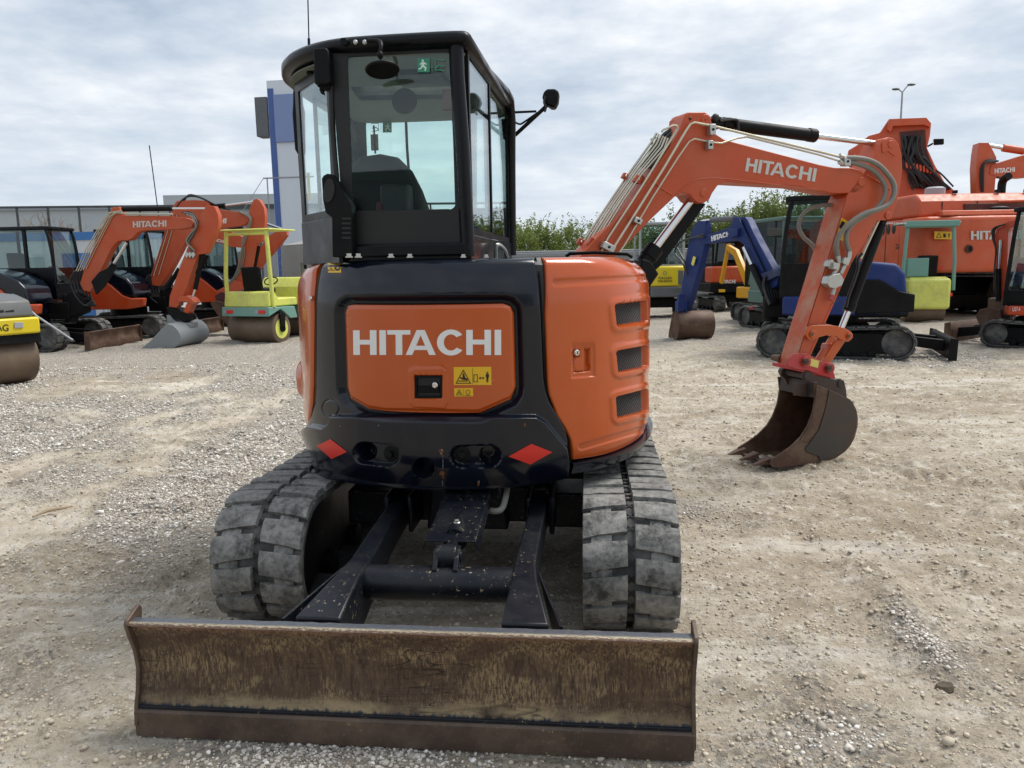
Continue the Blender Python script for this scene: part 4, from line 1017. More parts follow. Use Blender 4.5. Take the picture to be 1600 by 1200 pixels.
# pillars
b = MB(UF); b.tube([(.120, -.885, 1.64), (.108, -.885, 2.10), (.093, -.885, 2.40), (.092, -.885, 2.515)], .031, 14); b.ell((.092, -.885, 2.520), (.031, .031, .038), 14, 8); b.tube([(.094, -.880, 2.525), (.150, .30, 2.570), (.152, .46, 2.56), (.150, .55, 2.46), (.142, .585, 2.2), (.135, .60, 1.66)], .031, 14, 0)
b.build('pillar', M_cab, cab_o)
b = MB(UF); b.tube([(-.82, .52, 2.52), (-.815, .58, 2.2), (-.81, .60, 1.5)], .024, 10); b.build('pillar', M_cab, cab_o)
b = MB(UF); b.tube([hY(516, 84, YR-.005)*1, hY(519, 200, YR-.005), hY(526, 275, YR-.005), hY(531, 400, YR-.005)], .012, 8); b.build('pillar', M_blkg, cab_o)
# rear window: clear pane and the black printed border around it
oq = [hY(*q) for q in ((516, 82), (714, 73), (722, 385), (535, 387))]
def rr_quad(q, r, n=5):
    """rounded px quad"""
    out = []; q = [np.array(a, float) for a in q]
    for i in range(4):
        a, b_, c = q[i-1], q[i], q[(i+1) % 4]; u = (a-b_)/np.linalg.norm(a-b_); v = (c-b_)/np.linalg.norm(c-b_); p0, p1 = b_+u*r, b_+v*r
        for k in range(n+1): t = k/n; out.append((1-t)**2*p0+2*t*(1-t)*b_+t*t*p1)
    return out
def frame_ring(outer, inner, hit, off, name, m, par, fr=UF, th=.006, axis=1):
    """flat border between two px outlines of equal length, thickness along axis"""
    b = MB(fr); n = len(outer); O = [hit(*p) for p in outer]; I = [hit(*p) for p in inner]; d = np.zeros(3); d[axis] = off; e = np.zeros(3); e[axis] = off+th
    b.add([p+d for p in O]+[p+d for p in I]+[p+e for p in O]+[p+e for p in I],
          [(k, (k+1) % n, n+(k+1) % n, n+k) for k in range(n)]+[(2*n+k, 3*n+k, 3*n+(k+1) % n, 2*n+(k+1) % n) for k in range(n)]+[(k, 2*n+k, 2*n+(k+1) % n, (k+1) % n) for k in range(n)]+[(n+k, n+(k+1) % n, 3*n+(k+1) % n, 3*n+k) for k in range(n)])
    return b.build(name, m, par, ang=30)
OUT = rr_quad([(516, 81), (715, 72), (723, 386), (540, 387)], 3); INN = rr_quad([(542, 88), (704, 82), (712, 326), (551, 384)], 7)
INN = rr_quad([(542.5, 89), (704, 82), (711.5, 327), (551, 330)], 6)
rw = frame_ring(OUT, INN, hY, -.004, 'rear_window', M_blkg, cab_o)
b = MB(UF); b.add([p+np.array([0, .002, 0]) for p in oq]+[p+np.array([0, .006, 0]) for p in oq], [(0, 1, 2, 3), (7, 6, 5, 4)]); b.build('glass_pane', M_glass, rw, flat=True)
# lower opaque part of the rear window and machinery box behind the seat
b = MB(UF); P = [hY(*q, YR+.02) for q in ((551, 329), (716, 327), (722, 386), (552, 386))]; b.add(P+[p+np.array([0, .01, 0]) for p in P], [(0,1,2,3),(7,6,5,4),(0,4,5,1),(1,5,6,2),(2,6,7,3),(3,7,4,0)]); b.build('rear_lower_glass', paint('smoked_glass', '060708', .08, var=.05, dust=.03, spec=.3), rw)
ho2 = lambda x, y: hY(x, y, YR-.006)
def exit_sign(cx, cy, s, hit, par, mirror=1, fr=UF):
    """green square with a running figure, and the broken-window picture beside it"""
    w = s
    def T(P): return [(cx+mirror*x*w, cy+y*w) for x, y in P]
    sq = [T([(-1, -1.15), (1, -1.15), (1, 1.15), (-1, 1.15)])]
    o = ink(sq, hit, 'exit_label', M_grn, par, fr)
    h2 = lambda x, y: hit(x, y)+np.array([0, -.0012, 0])
    man = [T(circ(-.15, -.75, .2, 8)), T([(-.35, -.5), (.1, -.55), (.55, -.2), (.45, -.05), (.1, -.25), (.15, .1), (.5, .35), (.35, .95), (.15, .9), (.2, .45), (-.2, .3), (-.35, .6), (-.8, .75), (-.85, .55), (-.5, .4), (-.3, -.2), (-.6, -.05), (-.65, -.2)])]
    ink(man, h2, 'exit_symbol', paint('pale_print', 'cfe6dc', .5, dust=0), o, fr)
    br = [T([(1.35, -1.1), (1.42, -1.1), (1.42, 1.1), (1.35, 1.1)]), T([(1.9, -1.0), (2.0, -1.0), (2.0, .3), (1.9, .3)]), T([(1.9, -1.0), (3.6, -.9), (3.6, -.75), (1.95, -.85)]), T([(2.1, .2), (2.5, -.1), (3.4, .1), (3.3, .3), (2.5, .1), (1.9, .7), (1.7, .5)]), T([(1.6, .9), (2.2, .6), (3.4, .9), (3.4, 1.05), (2.2, .8)])]
    ink(br, hit, 'exit_label', M_grn, par, fr)
exit_sign(662, 102, 9.5, ho2, rw)
# rear-left corner window: quarter pane
b = MB(UF); c0, c1 = (-.455, -.875), (-.775, -.47); q = [(c0[0], c0[1], 1.825), (c1[0], c1[1], 1.825), (c1[0], c1[1], 2.50), (c0[0], c0[1], 2.50)]
nrm = np.array([-.42, -.355*1.0, 0]); nrm = np.array([(c1[1]-c0[1]), -(c1[0]-c0[0]), 0.]); nrm = nrm/np.linalg.norm(nrm)*-.005
b.add(q+[tuple(np.array(p)+nrm) for p in q], [(0, 1, 2, 3), (7, 6, 5, 4)]); qw = b.build('corner_window', M_glass, cab_o, flat=True)
b = MB(UF); Z0, Z1 = 1.825, 2.50
def cseg(u, z, o=0): return (c0[0]+(c1[0]-c0[0])*u+nrm[0]*o, c0[1]+(c1[1]-c0[1])*u+nrm[1]*o, z)
for (u0, u1, z0, z1) in ((0, 1, Z1-.06, Z1), (0, 1, Z0, Z0+.035), (0, .10, Z0+.035, Z1-.06), (.90, 1, Z0+.035, Z1-.06)):
    b.hexa([cseg(u0, z0, -1), cseg(u1, z0, -1), cseg(u1, z0, 2), cseg(u0, z0, 2)], [cseg(u0, z1, -1), cseg(u1, z1, -1), cseg(u1, z1, 2), cseg(u0, z1, 2)])
b.build('window_border', M_blkg, qw, flat=True)
b = MB(UF); 
for (z0, z1, m_) in ((1.93, 2.06, 0),): b.hexa([cseg(.80, z0, -1.6), cseg(.88, z0, -1.6), cseg(.88, z0, -1.4), cseg(.80, z0, -1.4)], [cseg(.80, z1, -1.6), cseg(.88, z1, -1.6), cseg(.88, z1, -1.4), cseg(.80, z1, -1.4)])
b.build('warning_label', M_yel, qw, flat=True)
# left, right and front panes
def pane_x(X0, y0, y1, z0, z1, name, X1=None, bw=.03):
    X1 = X0 if X1 is None else X1; b = MB(UF); q = [(X0, y0, z0), (X1, y1, z0), (X1, y1, z1), (X0, y0, z1)]
    b.add(q+[(p[0]+.005, p[1], p[2]) for p in q], [(0, 1, 2, 3), (7, 6, 5, 4)]); o = b.build(name, M_glass, cab_o, flat=True)
    b = MB(UF)
    for (a0, a1, b0, b1) in ((y0, y1, z0, z0+bw), (y0, y1, z1-bw, z1), (y0, y0+bw, z0+bw, z1-bw), (y1-bw, y1, z0+bw, z1-bw)):
        xa = X0+(X1-X0)*(a0-y0)/(y1-y0); xb = X0+(X1-X0)*(a1-y0)/(y1-y0)
        b.hexa([(xa-.006, a0, b0), (xb-.006, a1, b0), (xb+.010, a1, b0), (xa+.010, a0, b0)], [(xa-.006, a0, b1), (xb-.006, a1, b1), (xb+.010, a1, b1), (xa+.010, a0, b1)])
    b.build('window_frame', M_blk, o, flat=True); return o
pane_x(.122, -.83, -.24, 1.735, 2.52, 'side_window', .132); pane_x(.112, -.26, .55, 1.735, 2.52, 'side_window', .125)
pane_x(-.800, -.18, .55, 1.72, 2.50, 'side_window', -.812, .02)
b = MB(UF); q = [(-.84, .605, 1.56), (.12, .615, 1.56), (.12, .60, 2.50), (-.84, .59, 2.50)]; b.add(q+[(p[0], p[1]+.006, p[2]) for p in q], [(0, 1, 2, 3), (7, 6, 5, 4)]); fw_ = b.build('windscreen', M_glass, cab_o, flat=True)
# inner frame of the windscreen and header, traced where they are seen through the rear pane
hF = lambda x, y: UF.onY(x, y, .57)
fo = rr_quad([(535, 150), (745, 140), (745, 345), (535, 345)], 5); fi = rr_quad([(571, 184), (706, 178), (713, 327), (577, 340)], 14)
frame_ring(fo, fi, hF, 0, 'windscreen_frame', M_in, fw_)
b = MB(UF); b.prism([(-.84, 1.58), (.11, 1.58), (.11, 1.95), (-.2, 1.95), (-.2, 1.80), (-.84, 1.80)], .54, .575); b.build('windscreen_frame', M_blk, fw_, bev=.006)
def exit2(): exit_sign(605, 199, 7.0, lambda x, y: UF.onY(x, y, .568), fw_, -1)
exit2()
b = MB(UF); p = UF.onY(585.5, 222, .56); b.box(p[0]-.022, p[0]+.022, p[1]-.01, p[1]+.005, p[2]-.05, p[2]+.045); b.build('windscreen_label', paint('brown_label', '6e5c48', .6), fw_)
b = MB(UF); b.tube([UF.onY(584, 196, .55), UF.onY(585, 212, .55), UF.onY(586.5, 240, .55)], .006, 6); b.tube([UF.onY(634, 180, .62), UF.onY(636, 230, .62), UF.onY(640, 285, .62)], .009, 6); b.build('wiper_arm', M_blk, fw_)
# seat
b = MB(UF); sx = -.40
prof = [(-.26, 1.32), (-.26, 1.60), (-.25, 1.85), (-.24, 2.02), (-.20, 2.13), (-.13, 2.18), (-.03, 2.19), (.06, 2.17), (.13, 2.10), (.18, 2.0), (.22, 1.88), (.26, 1.74), (.285, 1.6), (.26, 1.32)]
pp = [(sx-.03+p[0], p[1]) for p in prof]
b.prism(pp, -.20, -.07); seat = b.build('seat', M_seat, cab_o, bev=.045, seg=5)
b = MB(UF); b.box(sx-.25, sx+.22, -.10, .34, 1.42, 1.56); b.build('seat_cushion', M_seat, seat, bev=.04, seg=4)
b = MB(UF); b.box(sx-.035, sx+.12, -.30, -.19, 1.72, 2.02); b.build('seat_back_box', M_in, seat, bev=.02, seg=3)
b = MB(UF); b.box(sx-.05, sx-.02, -.315, -.30, 1.80, 1.93); b.build('belt_reel', paint('dark_red_cloth', '5a1e24', .8), seat, bev=.006)
b = MB(UF); b.box(sx-.27, sx-.17, -.36, -.20, 1.62, 1.98); b.box(-.60, .10, -.70, -.34, 1.34, 1.70); b.box(sx+.05, sx+.42, -.70, -.36, 1.66, 1.86); b.build('rear_console', M_in, cab_o, bev=.02)
b = MB(UF); b.box(-.84, .10, -.45, .56, 1.28, 1.34); b.box(-.80, -.64, -.3, .25, 1.34, 1.66); b.box(-.08, .08, -.3, .35, 1.34, 1.70); b.build('floor_mat', M_in, cab_o, bev=.01)
b = MB(UF); b.tube([(-.72, .1, 1.66), (-.72, .12, 1.80)], .018, 8); b.tube([(0, .15, 1.70), (0, .17, 1.86)], .018, 8); b.build('control_lever', M_blk, cab_o)
b = MB(UF); b.lathe(UF.onY(634, 161, -.60), (0, -1, .2), [(0, .05), (.02, .06), (.03, .058), (.028, .03)], 24); b.box(-.26, -.03, -.65, -.40, 2.46, 2.50); b.build('dome_light', M_blk, cab_o)
b = MB(UF); p = UF.onY(703, 157, -.80); b.box(p[0]-.03, p[0]+.02, -.82, -.76, p[2]-.045, p[2]+.045); b.build('warning_beacon', paint('dark_red_plastic', '5c1d18', .3), cab_o, bev=.008)
# interior mirror visible through the pane
b = MB(UF); p = UF.onY(633, 136, .35); b.ell(p, (.10, .015, .065), 24, 10); b.tube([p, UF.onY(621, 118, .30), UF.onY(598, 78, .2)], .012, 6); b.build('interior_mirror', M_blk, cab_o)
# hinge / air intake bracket on the left rear corner
b = MB(UF); IB = [(502, 279), (505, 274), (511, 271), (517, 272), (521, 276), (549, 322), (551, 402), (519, 402), (518, 340), (508, 332), (504, 312)]
b.pprism(IB, YR-.075, YR-.012); ib = b.build('intake_bracket', M_blk, cab_o, bev=.006)
b = MB(UF); c = [UF.onY(514.5+8.5*math.cos(a)-1.5*math.sin(a), 298+19*math.sin(a), YR-.076) for a in [2*PI*k/24 for k in range(24)]]; b.add(c+[p+np.array([0, -.006, 0]) for p in c], [tuple(range(24)), tuple(range(24, 48))]+[(k, (k+1) % 24, 24+(k+1) % 24, 24+k) for k in range(24)]); b.build('speaker_cover', M_blkg, ib, bev=.002)
for y in (341.5, 349, 356.5, 364, 371.5): b = MB(UF); b.pprism([(533.5, y), (535, y-1.6), (547, y-1.6), (548.5, y), (547, y+1.6), (535, y+1.6)], YR-.0775, YR-.07); b.build('vent_slot', M_ink, ib)
b = MB(UF); b.pprism([(489, 78), (492, 75), (509, 74), (513, 80), (516, 128), (512, 131), (491, 131)], YR-.06, YR+.04); b.build('work_light', M_blk, cab_o, bev=.006)
b = MB(UF); b.pprism([(493, 131), (515, 131), (516, 137), (510, 140), (501, 139), (496, 135)], YR-.03, YR+.02); b.pprism([(498, 138), (504, 138), (506, 148), (501, 146)], YR-.02, YR); b.build('light_bracket', M_blk, cab_o, bev=.003)
# antenna
b = MB(UF); b.tube([UF.onY(480.5, -22, -.70), UF.onY(483, 75, -.70)], .0028, 6); b.tube([UF.onY(482.5, 60, -.70), UF.onY(484, 105, -.70)], .006, 6); b.lathe(UF.onY(484.5, 116, -.70), (0, 0, 1), [(0, .016), (.02, .014), (.03, .006)], 10); b.build('antenna', M_blk, EX)
# round mirror above the rear window
b = MB(UF); Y = YR-.09
b.ptube([(574, 63.5), (588, 63), (594.5, 66), (595.5, 73), (593, 88)], [YR-.05, YR-.07, YR-.09, YR-.11, YR-.12], .0085, 10, 5); b.ell(UF.onY(594, 86, YR-.12), (.013, .013, .016), 12, 8); b.ptube([(594.5, 88), (595.5, 100)], YR-.12, .005, 8)
ra = b.build('mirror_arm', M_blk, EX)
b = MB(UF); c = UF.onY(597.5, 108.5, YR-.12); ax_ = np.array([-.10, .25, 1.0]); ax_ /= np.linalg.norm(ax_)
b.lathe(c-ax_*.008, ax_, [(0, .066), (.006, .071), (.012, .068), (.020, .045), (.024, .015)], 32); b.build('rear_mirror', M_blk, ra)
for x in (556, 570.5): b = MB(UF); b.lathe(UF.onY(x, 66.5, YR-.048), (0, -1, 0), [(0, .010), (.008, .010), (.012, .006)], 12); b.build('mirror_bolt', M_zinc, ra)
b = MB(UF); b.pprism([(531, 61), (533, 58.5), (540, 58.5), (543, 62), (542, 70), (537, 71), (532, 67)], YR-.06, YR-.03); b.build('roof_clip', M_blk, cab_o, bev=.003)
# left front mirror seen past the cab corner
b = MB(UF); b.add(*[None]*0) if 0 else None
lm = [(457, 140), (465, 137), (467, 160), (470, 172), (471, 236), (467, 245), (460, 233), (456, 178), (457, 160)]
b.pprism(lm, .62, .70); lmo = b.build('front_mirror', M_blk, EX, bev=.01)
b = MB(UF); b.ptube([(468, 243), (474, 330), (477, 420)], .65, .010, 6); b.build('mirror_stay', M_blk, lmo)
b = MB(UF); mt_ = UF.onY(463, 141, .66); b.tube([mt_, mt_+np.array([.02, -.01, .05]), (-.86, .60, 2.50), (-.81, .56, 2.46)], .012, 6); b.build('mirror_arm', M_blk, lmo)
# right front mirror on its folding bracket
Y = .62; b = MB(UF); b.pprism([(783, 186), (800, 184), (801, 216), (786, 217)], Y-.04, Y+.03); rb = b.build('mirror_bracket', M_blk, EX, bev=.006)
b = MB(UF); b.ptube([(801, 186), (801, 178), (804, 175.5), (838, 174)], Y, .007, 8); b.ptube([(801, 213), (806, 210), (846, 173), (856, 163)], Y, .012, 8, 0); b.ptube([(803, 190), (812, 194), (820, 190), (840, 176)], Y, .006, 6, 4)
b.build('mirror_stay', M_blk, rb)
b = MB(UF); b.pprism([(849, 143), (855, 138.5), (868, 138), (873.5, 143), (872, 158), (867, 168), (860, 167), (850, 160), (847, 152)], Y-.05, Y+.05); b.build('front_mirror', M_blk, rb, bev=.022, seg=4)
b = MB(UF); b.ptube([(852, 150), (850, 160), (853, 168), (851, 175)], Y-.06, .007, 6, 4); b.build('mirror_cable', M_bhose, rb)
# bolts along the deck
for x in (545.5, 560, 611, 640.5, 724, 760): b = MB(UF); b.lathe(UF.onZ(x, 402.5, 1.625), (0, 0, 1), [(0, .009), (.003, .009), (.003, .006), (.010, .006)], 6); b.build('deck_bolt', M_zinc, EX)
b = MB(UF); b.tube([(.16, -.3, 1.62), (.17, -.32, 1.70), (.20, -.25, 1.68), (.21, -.2, 1.62)], .010, 8, 5); b.build('grab_handle', M_zinc, EX)
# ---------------------------------------------------------------- boom, arm, bucket of the front machine
PB = Frame(0.0, 5.27, 18)
TB = .095
b = MB(PB)
BO = [(880, 432), (925.5, 379), (967.5, 337), (1003, 292), (1027, 260), (1047, 230), (1058.5, 210), (1066, 192), (1070, 180), (1075, 175.5), (1102, 175), (1110, 181), (1113, 196), (1118, 209), (1132, 218), (1200, 236), (1280, 257), (1305, 262), (1331, 262), (1345, 266), (1353, 275), (1354.5, 286), (1348, 296), (1335, 302), (1300, 302), (1265, 295), (1247.5, 291), (1132, 284.5), (1121.5, 290), (1113, 302), (1108.5, 312), (1100, 317), (1092, 317), (1084, 312), (1078, 304), (1066, 301), (1056, 306), (1020, 340), (969, 393), (905, 462), (880, 480), (855, 485), (845, 465)]
b.pprism(BO, -TB, TB); boom = b.build('boom', M_boom, EX, bev=.006)
b = MB(PB); b.ptube([(1055, 306), (1068, 293), (1084, 283), (1100, 279), (1130, 279), (1200, 287), (1290, 298)], -TB-.001, .004, 6, 5)
b.ptube([(1020, 283), (1036, 296), (1050, 305)], -TB-.001, .005, 6); b.build('weld_seam', M_boom, boom)
def pdisc(fr, c, y0, dep, r, name, m, par, n=24, bev=.003):
    b = MB(fr); p = fr.onY(c[0], c[1], y0); b.lathe(p+np.array([0, .01, 0]), (0, -1, 0), [(0, r), (.01+dep-.003, r), (.01+dep, r-.004)], n); return b.build(name, m, par)
for c, r in (((1099.5, 301.5), .030), ((1102, 187), .036), ((1346.5, 284), .036)): pdisc(PB, c, -TB, .006, r, 'pin', M_boom, boom)
for c, r in (((1102, 187), .006), ((1079, 185), .010)): pdisc(PB, c, -TB-.006, .003, r, 'pin_hole', M_ink, boom)
# far ear of the boom nose
b = MB(PB); b.pprism([(1050, 205), (1052, 188), (1058, 181), (1068, 181), (1080, 195), (1070, 215)], .05, .11); b.build('boom_ear', M_boom, boom, bev=.006)
hB = lambda x, y: PB.onY(x, y, -TB-.0015)
M_gry = paint('light_grey_lettering', 'c3c2bb', .45, var=.03, dust=.12)
hitachi_px(PB, [(1167.5, 246.5), (1276.5, 263.5), (1273, 284), (1164, 267.5)], hB, (0, -1, 0), 'lettering', M_gry, boom, th=.0015)
# boom pipes
def pipe(px, Y, r, name='hydraulic_pipe', m=None, par=boom, sm=0): b = MB(PB); b.ptube(px, Y, r, 10, sm); return b.build(name, m or M_pipe, par)
pipe([(955, 394), (962, 382), (1000, 322), (1040, 258), (1072, 204), (1079, 194), (1085, 191.5), (1112, 196.5), (1160, 208), (1230, 225), (1280, 237), (1316, 246)], -TB-.035, .0085)
pipe([(968, 394), (975, 384), (1020, 308), (1060, 245), (1077, 221), (1085, 217), (1115, 223), (1127, 224), (1152, 216), (1168, 214), (1200, 222), (1280, 242), (1312, 252)], -TB-.03, .0065)
pipe([(940, 392), (950, 372), (1000, 296), (1040, 232), (1059, 201), (1058, 197), (1052, 196), (1036, 203), (1034, 206)], -TB-.01, .0075)
for k in range(6):
    t = k/5; pipe([(896+t*28, 399), (903+t*24, 390), (955+t*20, 312-t*2+t*2), (985+t*18, 268+t*4), (1018+t*20, 222+t*10), (1026+t*18, 208+t*8)], .085-t*.15, .0060 if k % 2 else .0085)
b = MB(PB)
for k in range(4): b.ptube([(1003+k*4, 262), (1016+k*5, 240+k), (1034+k*5, 214+k*3), (1048+k*5, 203+k*3)], .05-k*.035, .015, 8, 3)
b.build('hose_bundle', M_bhose, boom)
pipe([(1020, 231), (1018, 217), (1024, 215), (1034, 218)], .09, .007)
for (c, w_, h_) in (((1114.5, 202), 9, 17), ((1111, 226), 8, 14), ((998, 345), 12, 9), ((952, 386), 20, 11), ((1325, 252), 10, 14)):
    b = MB(PB); x, y = c; a = .45 if x < 1050 else 0
    q = [(x+(dx*math.cos(a)-dy*math.sin(a)), y+(dx*math.sin(a)+dy*math.cos(a))) for dx, dy in ((-w_/2, -h_/2), (w_/2, -h_/2), (w_/2, h_/2), (-w_/2, h_/2))]
    b.pprism(q, -TB-.055, -TB-.002); cl = b.build('pipe_clamp', M_zinc, boom, bev=.004); pdisc(PB, c, -TB-.055, .008, .009, 'clamp_bolt', M_blk, cl)
for (c, w_, h_, yy) in (((998, 280), 10, 12, -.02), ((1000, 277), 8, 10, .06), ((927, 379), 12, 14, -.02), ((908, 378), 9, 10, .06), ((978, 275), 8, 9, .085)):
    b = MB(PB); x, y = c; a = .5; q = [(x+(dx*math.cos(a)-dy*math.sin(a)), y+(dx*math.sin(a)+dy*math.cos(a))) for dx, dy in ((-w_/2, -h_/2), (w_/2, -h_/2), (w_/2, h_/2), (-w_/2, h_/2))]
    b.pprism(q, yy-.045, yy-.01); cl = b.build('pipe_clamp', M_boom, boom, bev=.003); pdisc(PB, c, yy-.045, .006, .009, 'clamp_bolt', M_zinc, cl)
# arm cylinder on top of the boom
b = MB(PB); b.pcyl((1128, 193), (1271, 212), 0, .046, 24); b.pcyl((1262, 210.5), (1273.5, 212.2), 0, .050, 24); b.pcyl((1112, 189), (1130, 193), 0, .040, 18); b.pprism([(1112, 186), (1120, 180), (1128, 184), (1128, 200), (1114, 200)], -.06, .06); b.ptube([(1123, 188), (1140, 186), (1150, 190), (1153, 200)], -.055, .012, 8, 4); ac = b.build('arm_cylinder', M_blk, EX, bev=.003)
b = MB(PB); b.pcyl((1272, 212), (1374, 225), 0, .022, 20); b.build('piston_rod', M_chr, ac)
b = MB(PB); b.ell(PB.onY(1118, 184, -.06), (.03, .02, .03), 12, 8); b.ptube([(1125, 189), (1150, 187), (1153, 197), (1153, 204)], -.06, .010, 8, 4); b.build('hydraulic_hose', M_bhose, ac)
# boom cylinder
b = MB(PB); b.pcyl((975, 452), (1021, 391), -.02, .060, 24); b.pcyl((1012, 403), (1024, 387), -.02, .066, 24); bcy = b.build('boom_cylinder', M_blk, EX, bev=.003)
b = MB(PB); b.pcyl((1021, 391), (1083, 308), -.02, .030, 22); b.build('piston_rod', M_chr, bcy)
b = MB(PB); b.pprism([(1022, 424), (1034, 414), (1103, 319), (1090, 314), (1080, 322), (1026, 396), (1014, 420)], .0, .07); b.build('rod_guard', M_blk, bcy, bev=.004)
b = MB(PB); b.pprism([(1003, 404), (1017, 408), (1030, 428), (1017, 447), (1017, 470), (1000, 470)], -.14, .05); b.prism([(-.05, .75), (.45, .75), (.50, 1.20), (.32, 1.55), (.10, 1.55), (-.05, 1.3)], -.16, .16); b.build('swing_bracket', M_blk, EX, bev=.01)
# arm
AO = [(1380, 217), (1388, 214.5), (1396, 216), (1404, 224), (1409, 243), (1410, 262), (1405, 300), (1400, 321), (1393, 338), (1385, 344), (1372, 344), (1358, 366), (1331, 411), (1311, 457), (1287, 512), (1267, 556), (1262, 574), (1252, 579), (1244, 574), (1246, 560), (1285, 438), (1324, 305), (1332, 292), (1352, 268), (1366, 245), (1374, 228)]
b = MB(PB); b.pprism(AO, -TB, TB); arm = b.build('arm', M_boom, EX, bev=.005)
b = MB(PB); P = [PB.onY(*q, -TB) for q in ((1323, 309), (1283, 442), (1245, 563), (1244, 574))]; vs = []
for p in P: vs += [tuple(p+np.array([-.0065, .001, 0])), tuple(p+np.array([-.0065, 2*TB-.001, 0]))]
b.add(vs, [(2*k, 2*k+1, 2*k+3, 2*k+2) for k in range(3)]); b.build('worn_arm_face', M_armf, arm, flat=True)
b = MB(PB); b.ptube([(1352, 272), (1372, 284), (1390, 296)], -TB-.002, .005, 6); b.ptube([(1263, 556), (1300, 474), (1335, 399)], -TB-.001, .003, 6); b.build('weld_seam', M_boom, arm)
for c, r in (((1391, 225.5), .030), ((1387, 337), .030), ((1259, 564), .040)): pdisc(PB, c, -TB, .012, r, 'pin', M_boom, arm)
b = MB(PB); b.pprism([(1378, 222), (1385, 217), (1402, 226), (1402, 240), (1397, 244), (1388, 236), (1379, 239)], -TB-.006, -TB); b.build('ear_plate', M_boom, arm, bev=.002)
q = [(1319.5, 341), (1325, 342.5), (1317, 376), (1306.5, 371)]; q = [(1315, 340), (1325, 346), (1317, 377), (1306.5, 372)]
b = MB(PB); b.add([PB.onY(*p, -TB-.002) for p in q], [(0, 1, 2, 3)]); al = b.build('warning_label', M_yel, arm, flat=True)
hA = lambda x, y: PB.onY(x, y, -TB-.0035)
ink([[(315.5+1000, 345), (1321, 348), (1314, 358), (1311, 355)][::1], [(1309, 366), (1315, 369), (1314, 372), (1308, 369)]], hA, 'warning_symbol', M_ink, al, PB)
def hose(px, Y, r, par=arm, m=None, sm=7): b = MB(PB); b.ptube(px, Y, r, 12, sm); return b.build('hydraulic_hose', m or M_hose, par)
hose([(1318, 247), (1334, 247), (1352, 249), (1370, 256), (1385, 270), (1396, 287), (1397, 303), (1389, 318), (1372, 327), (1350, 334), (1330, 347), (1313, 365), (1307, 382), (1309, 402)], [-.13, -.14, -.15, -.16, -.17, -.18, -.19, -.19, -.19, -.18, -.17, -.15, -.14, -.13], .019)
hose([(1316, 252), (1330, 254), (1346, 258), (1362, 265), (1375, 277), (1383, 292), (1381, 310), (1370, 325), (1352, 337), (1334, 348), (1324, 362), (1322, 376), (1327, 394)], [-.13, -.13, -.14, -.14, -.15, -.16, -.16, -.16, -.15, -.15, -.14, -.14, -.13], .018)
hose([(1298, 320), (1280, 322), (1262, 328), (1252, 339), (1248, 354), (1255, 370), (1268, 382), (1274, 391)], [.05, .06, .08, .1, .12, .12, .11, .1], .016)
b = MB(PB)
for P, r in (([(1311, 253), (1322, 257)], .014), ([(1312, 243), (1324, 247)], .014)): b.ptube(P, -.13, r*1.3, 6)
b.build('hose_fitting', M_zinc, arm)
b = MB(PB); b.ptube([(1309, 400), (1311, 411)], -.135, .021, 6); b.ptube([(1327, 393), (1326, 402), (1321, 414)], -.135, .021, 6); b.pprism([(1303, 410), (1313, 412), (1311, 422), (1302, 420)], -.17, -.115); b.pprism([(1320, 402), (1329, 406), (1325, 415), (1317, 411)], -.17, -.115)
b.ptube([(1307, 420), (1300, 434)], -.14, .018, 8); b.ptube([(1320, 413), (1313, 428)], -.14, .018, 8); b.pprism([(1296, 408), (1301, 405), (1304, 409), (1300, 419), (1294, 416)], -.15, -.095); b.build('hose_fitting', M_zinc, arm, bev=.003)
b = MB(PB); b.pprism([(1296, 432), (1303, 429), (1313, 427), (1319, 437), (1316, 446), (1305, 451), (1297, 449), (1293, 443)], -.175, -.10); b.ptube([(1303, 450), (1300, 462)], -.14, .018, 10); b.pprism([(1294, 440), (1298, 429), (1303, 432), (1300, 446)], -.15, -.097); b.build('stop_valve', M_zinc, arm, bev=.004)
b = MB(PB); b.ptube([(1300, 461), (1297, 469)], -.14, .022, 12); b.build('red_cap', M_redp, arm)
b = MB(PB); b.ptube([(1300, 461), (1309, 458), (1311, 468), (1301, 474)], -.15, .003, 5, 4); b.build('cap_cord', M_ink, arm)
# bucket cylinder
b = MB(PB); b.pcyl((1377, 349), (1327, 482), 0, .040, 22); b.pcyl((1330, 473), (1325, 486), 0, .047, 22); b.pcyl((1383, 338), (1377, 352), 0, .03, 16)
bk = b.build('bucket_cylinder', M_blk, EX, bev=.002)
b = MB(PB); b.ptube([(1373, 344), (1357, 378), (1350, 393), (1345, 404)], -.06, .010, 8, 4); b.build('hydraulic_pipe', M_pipe, bk)
b = MB(PB); b.ptube([(1347, 396), (1341, 405), (1340, 422), (1332, 446), (1326, 462), (1322, 480)], -.06, .012, 8, 3); b.build('hydraulic_hose', M_bhose, bk)
b = MB(PB); b.pcyl((1326, 484), (1314, 514), 0, .024, 20); b.build('piston_rod', M_chr, bk)
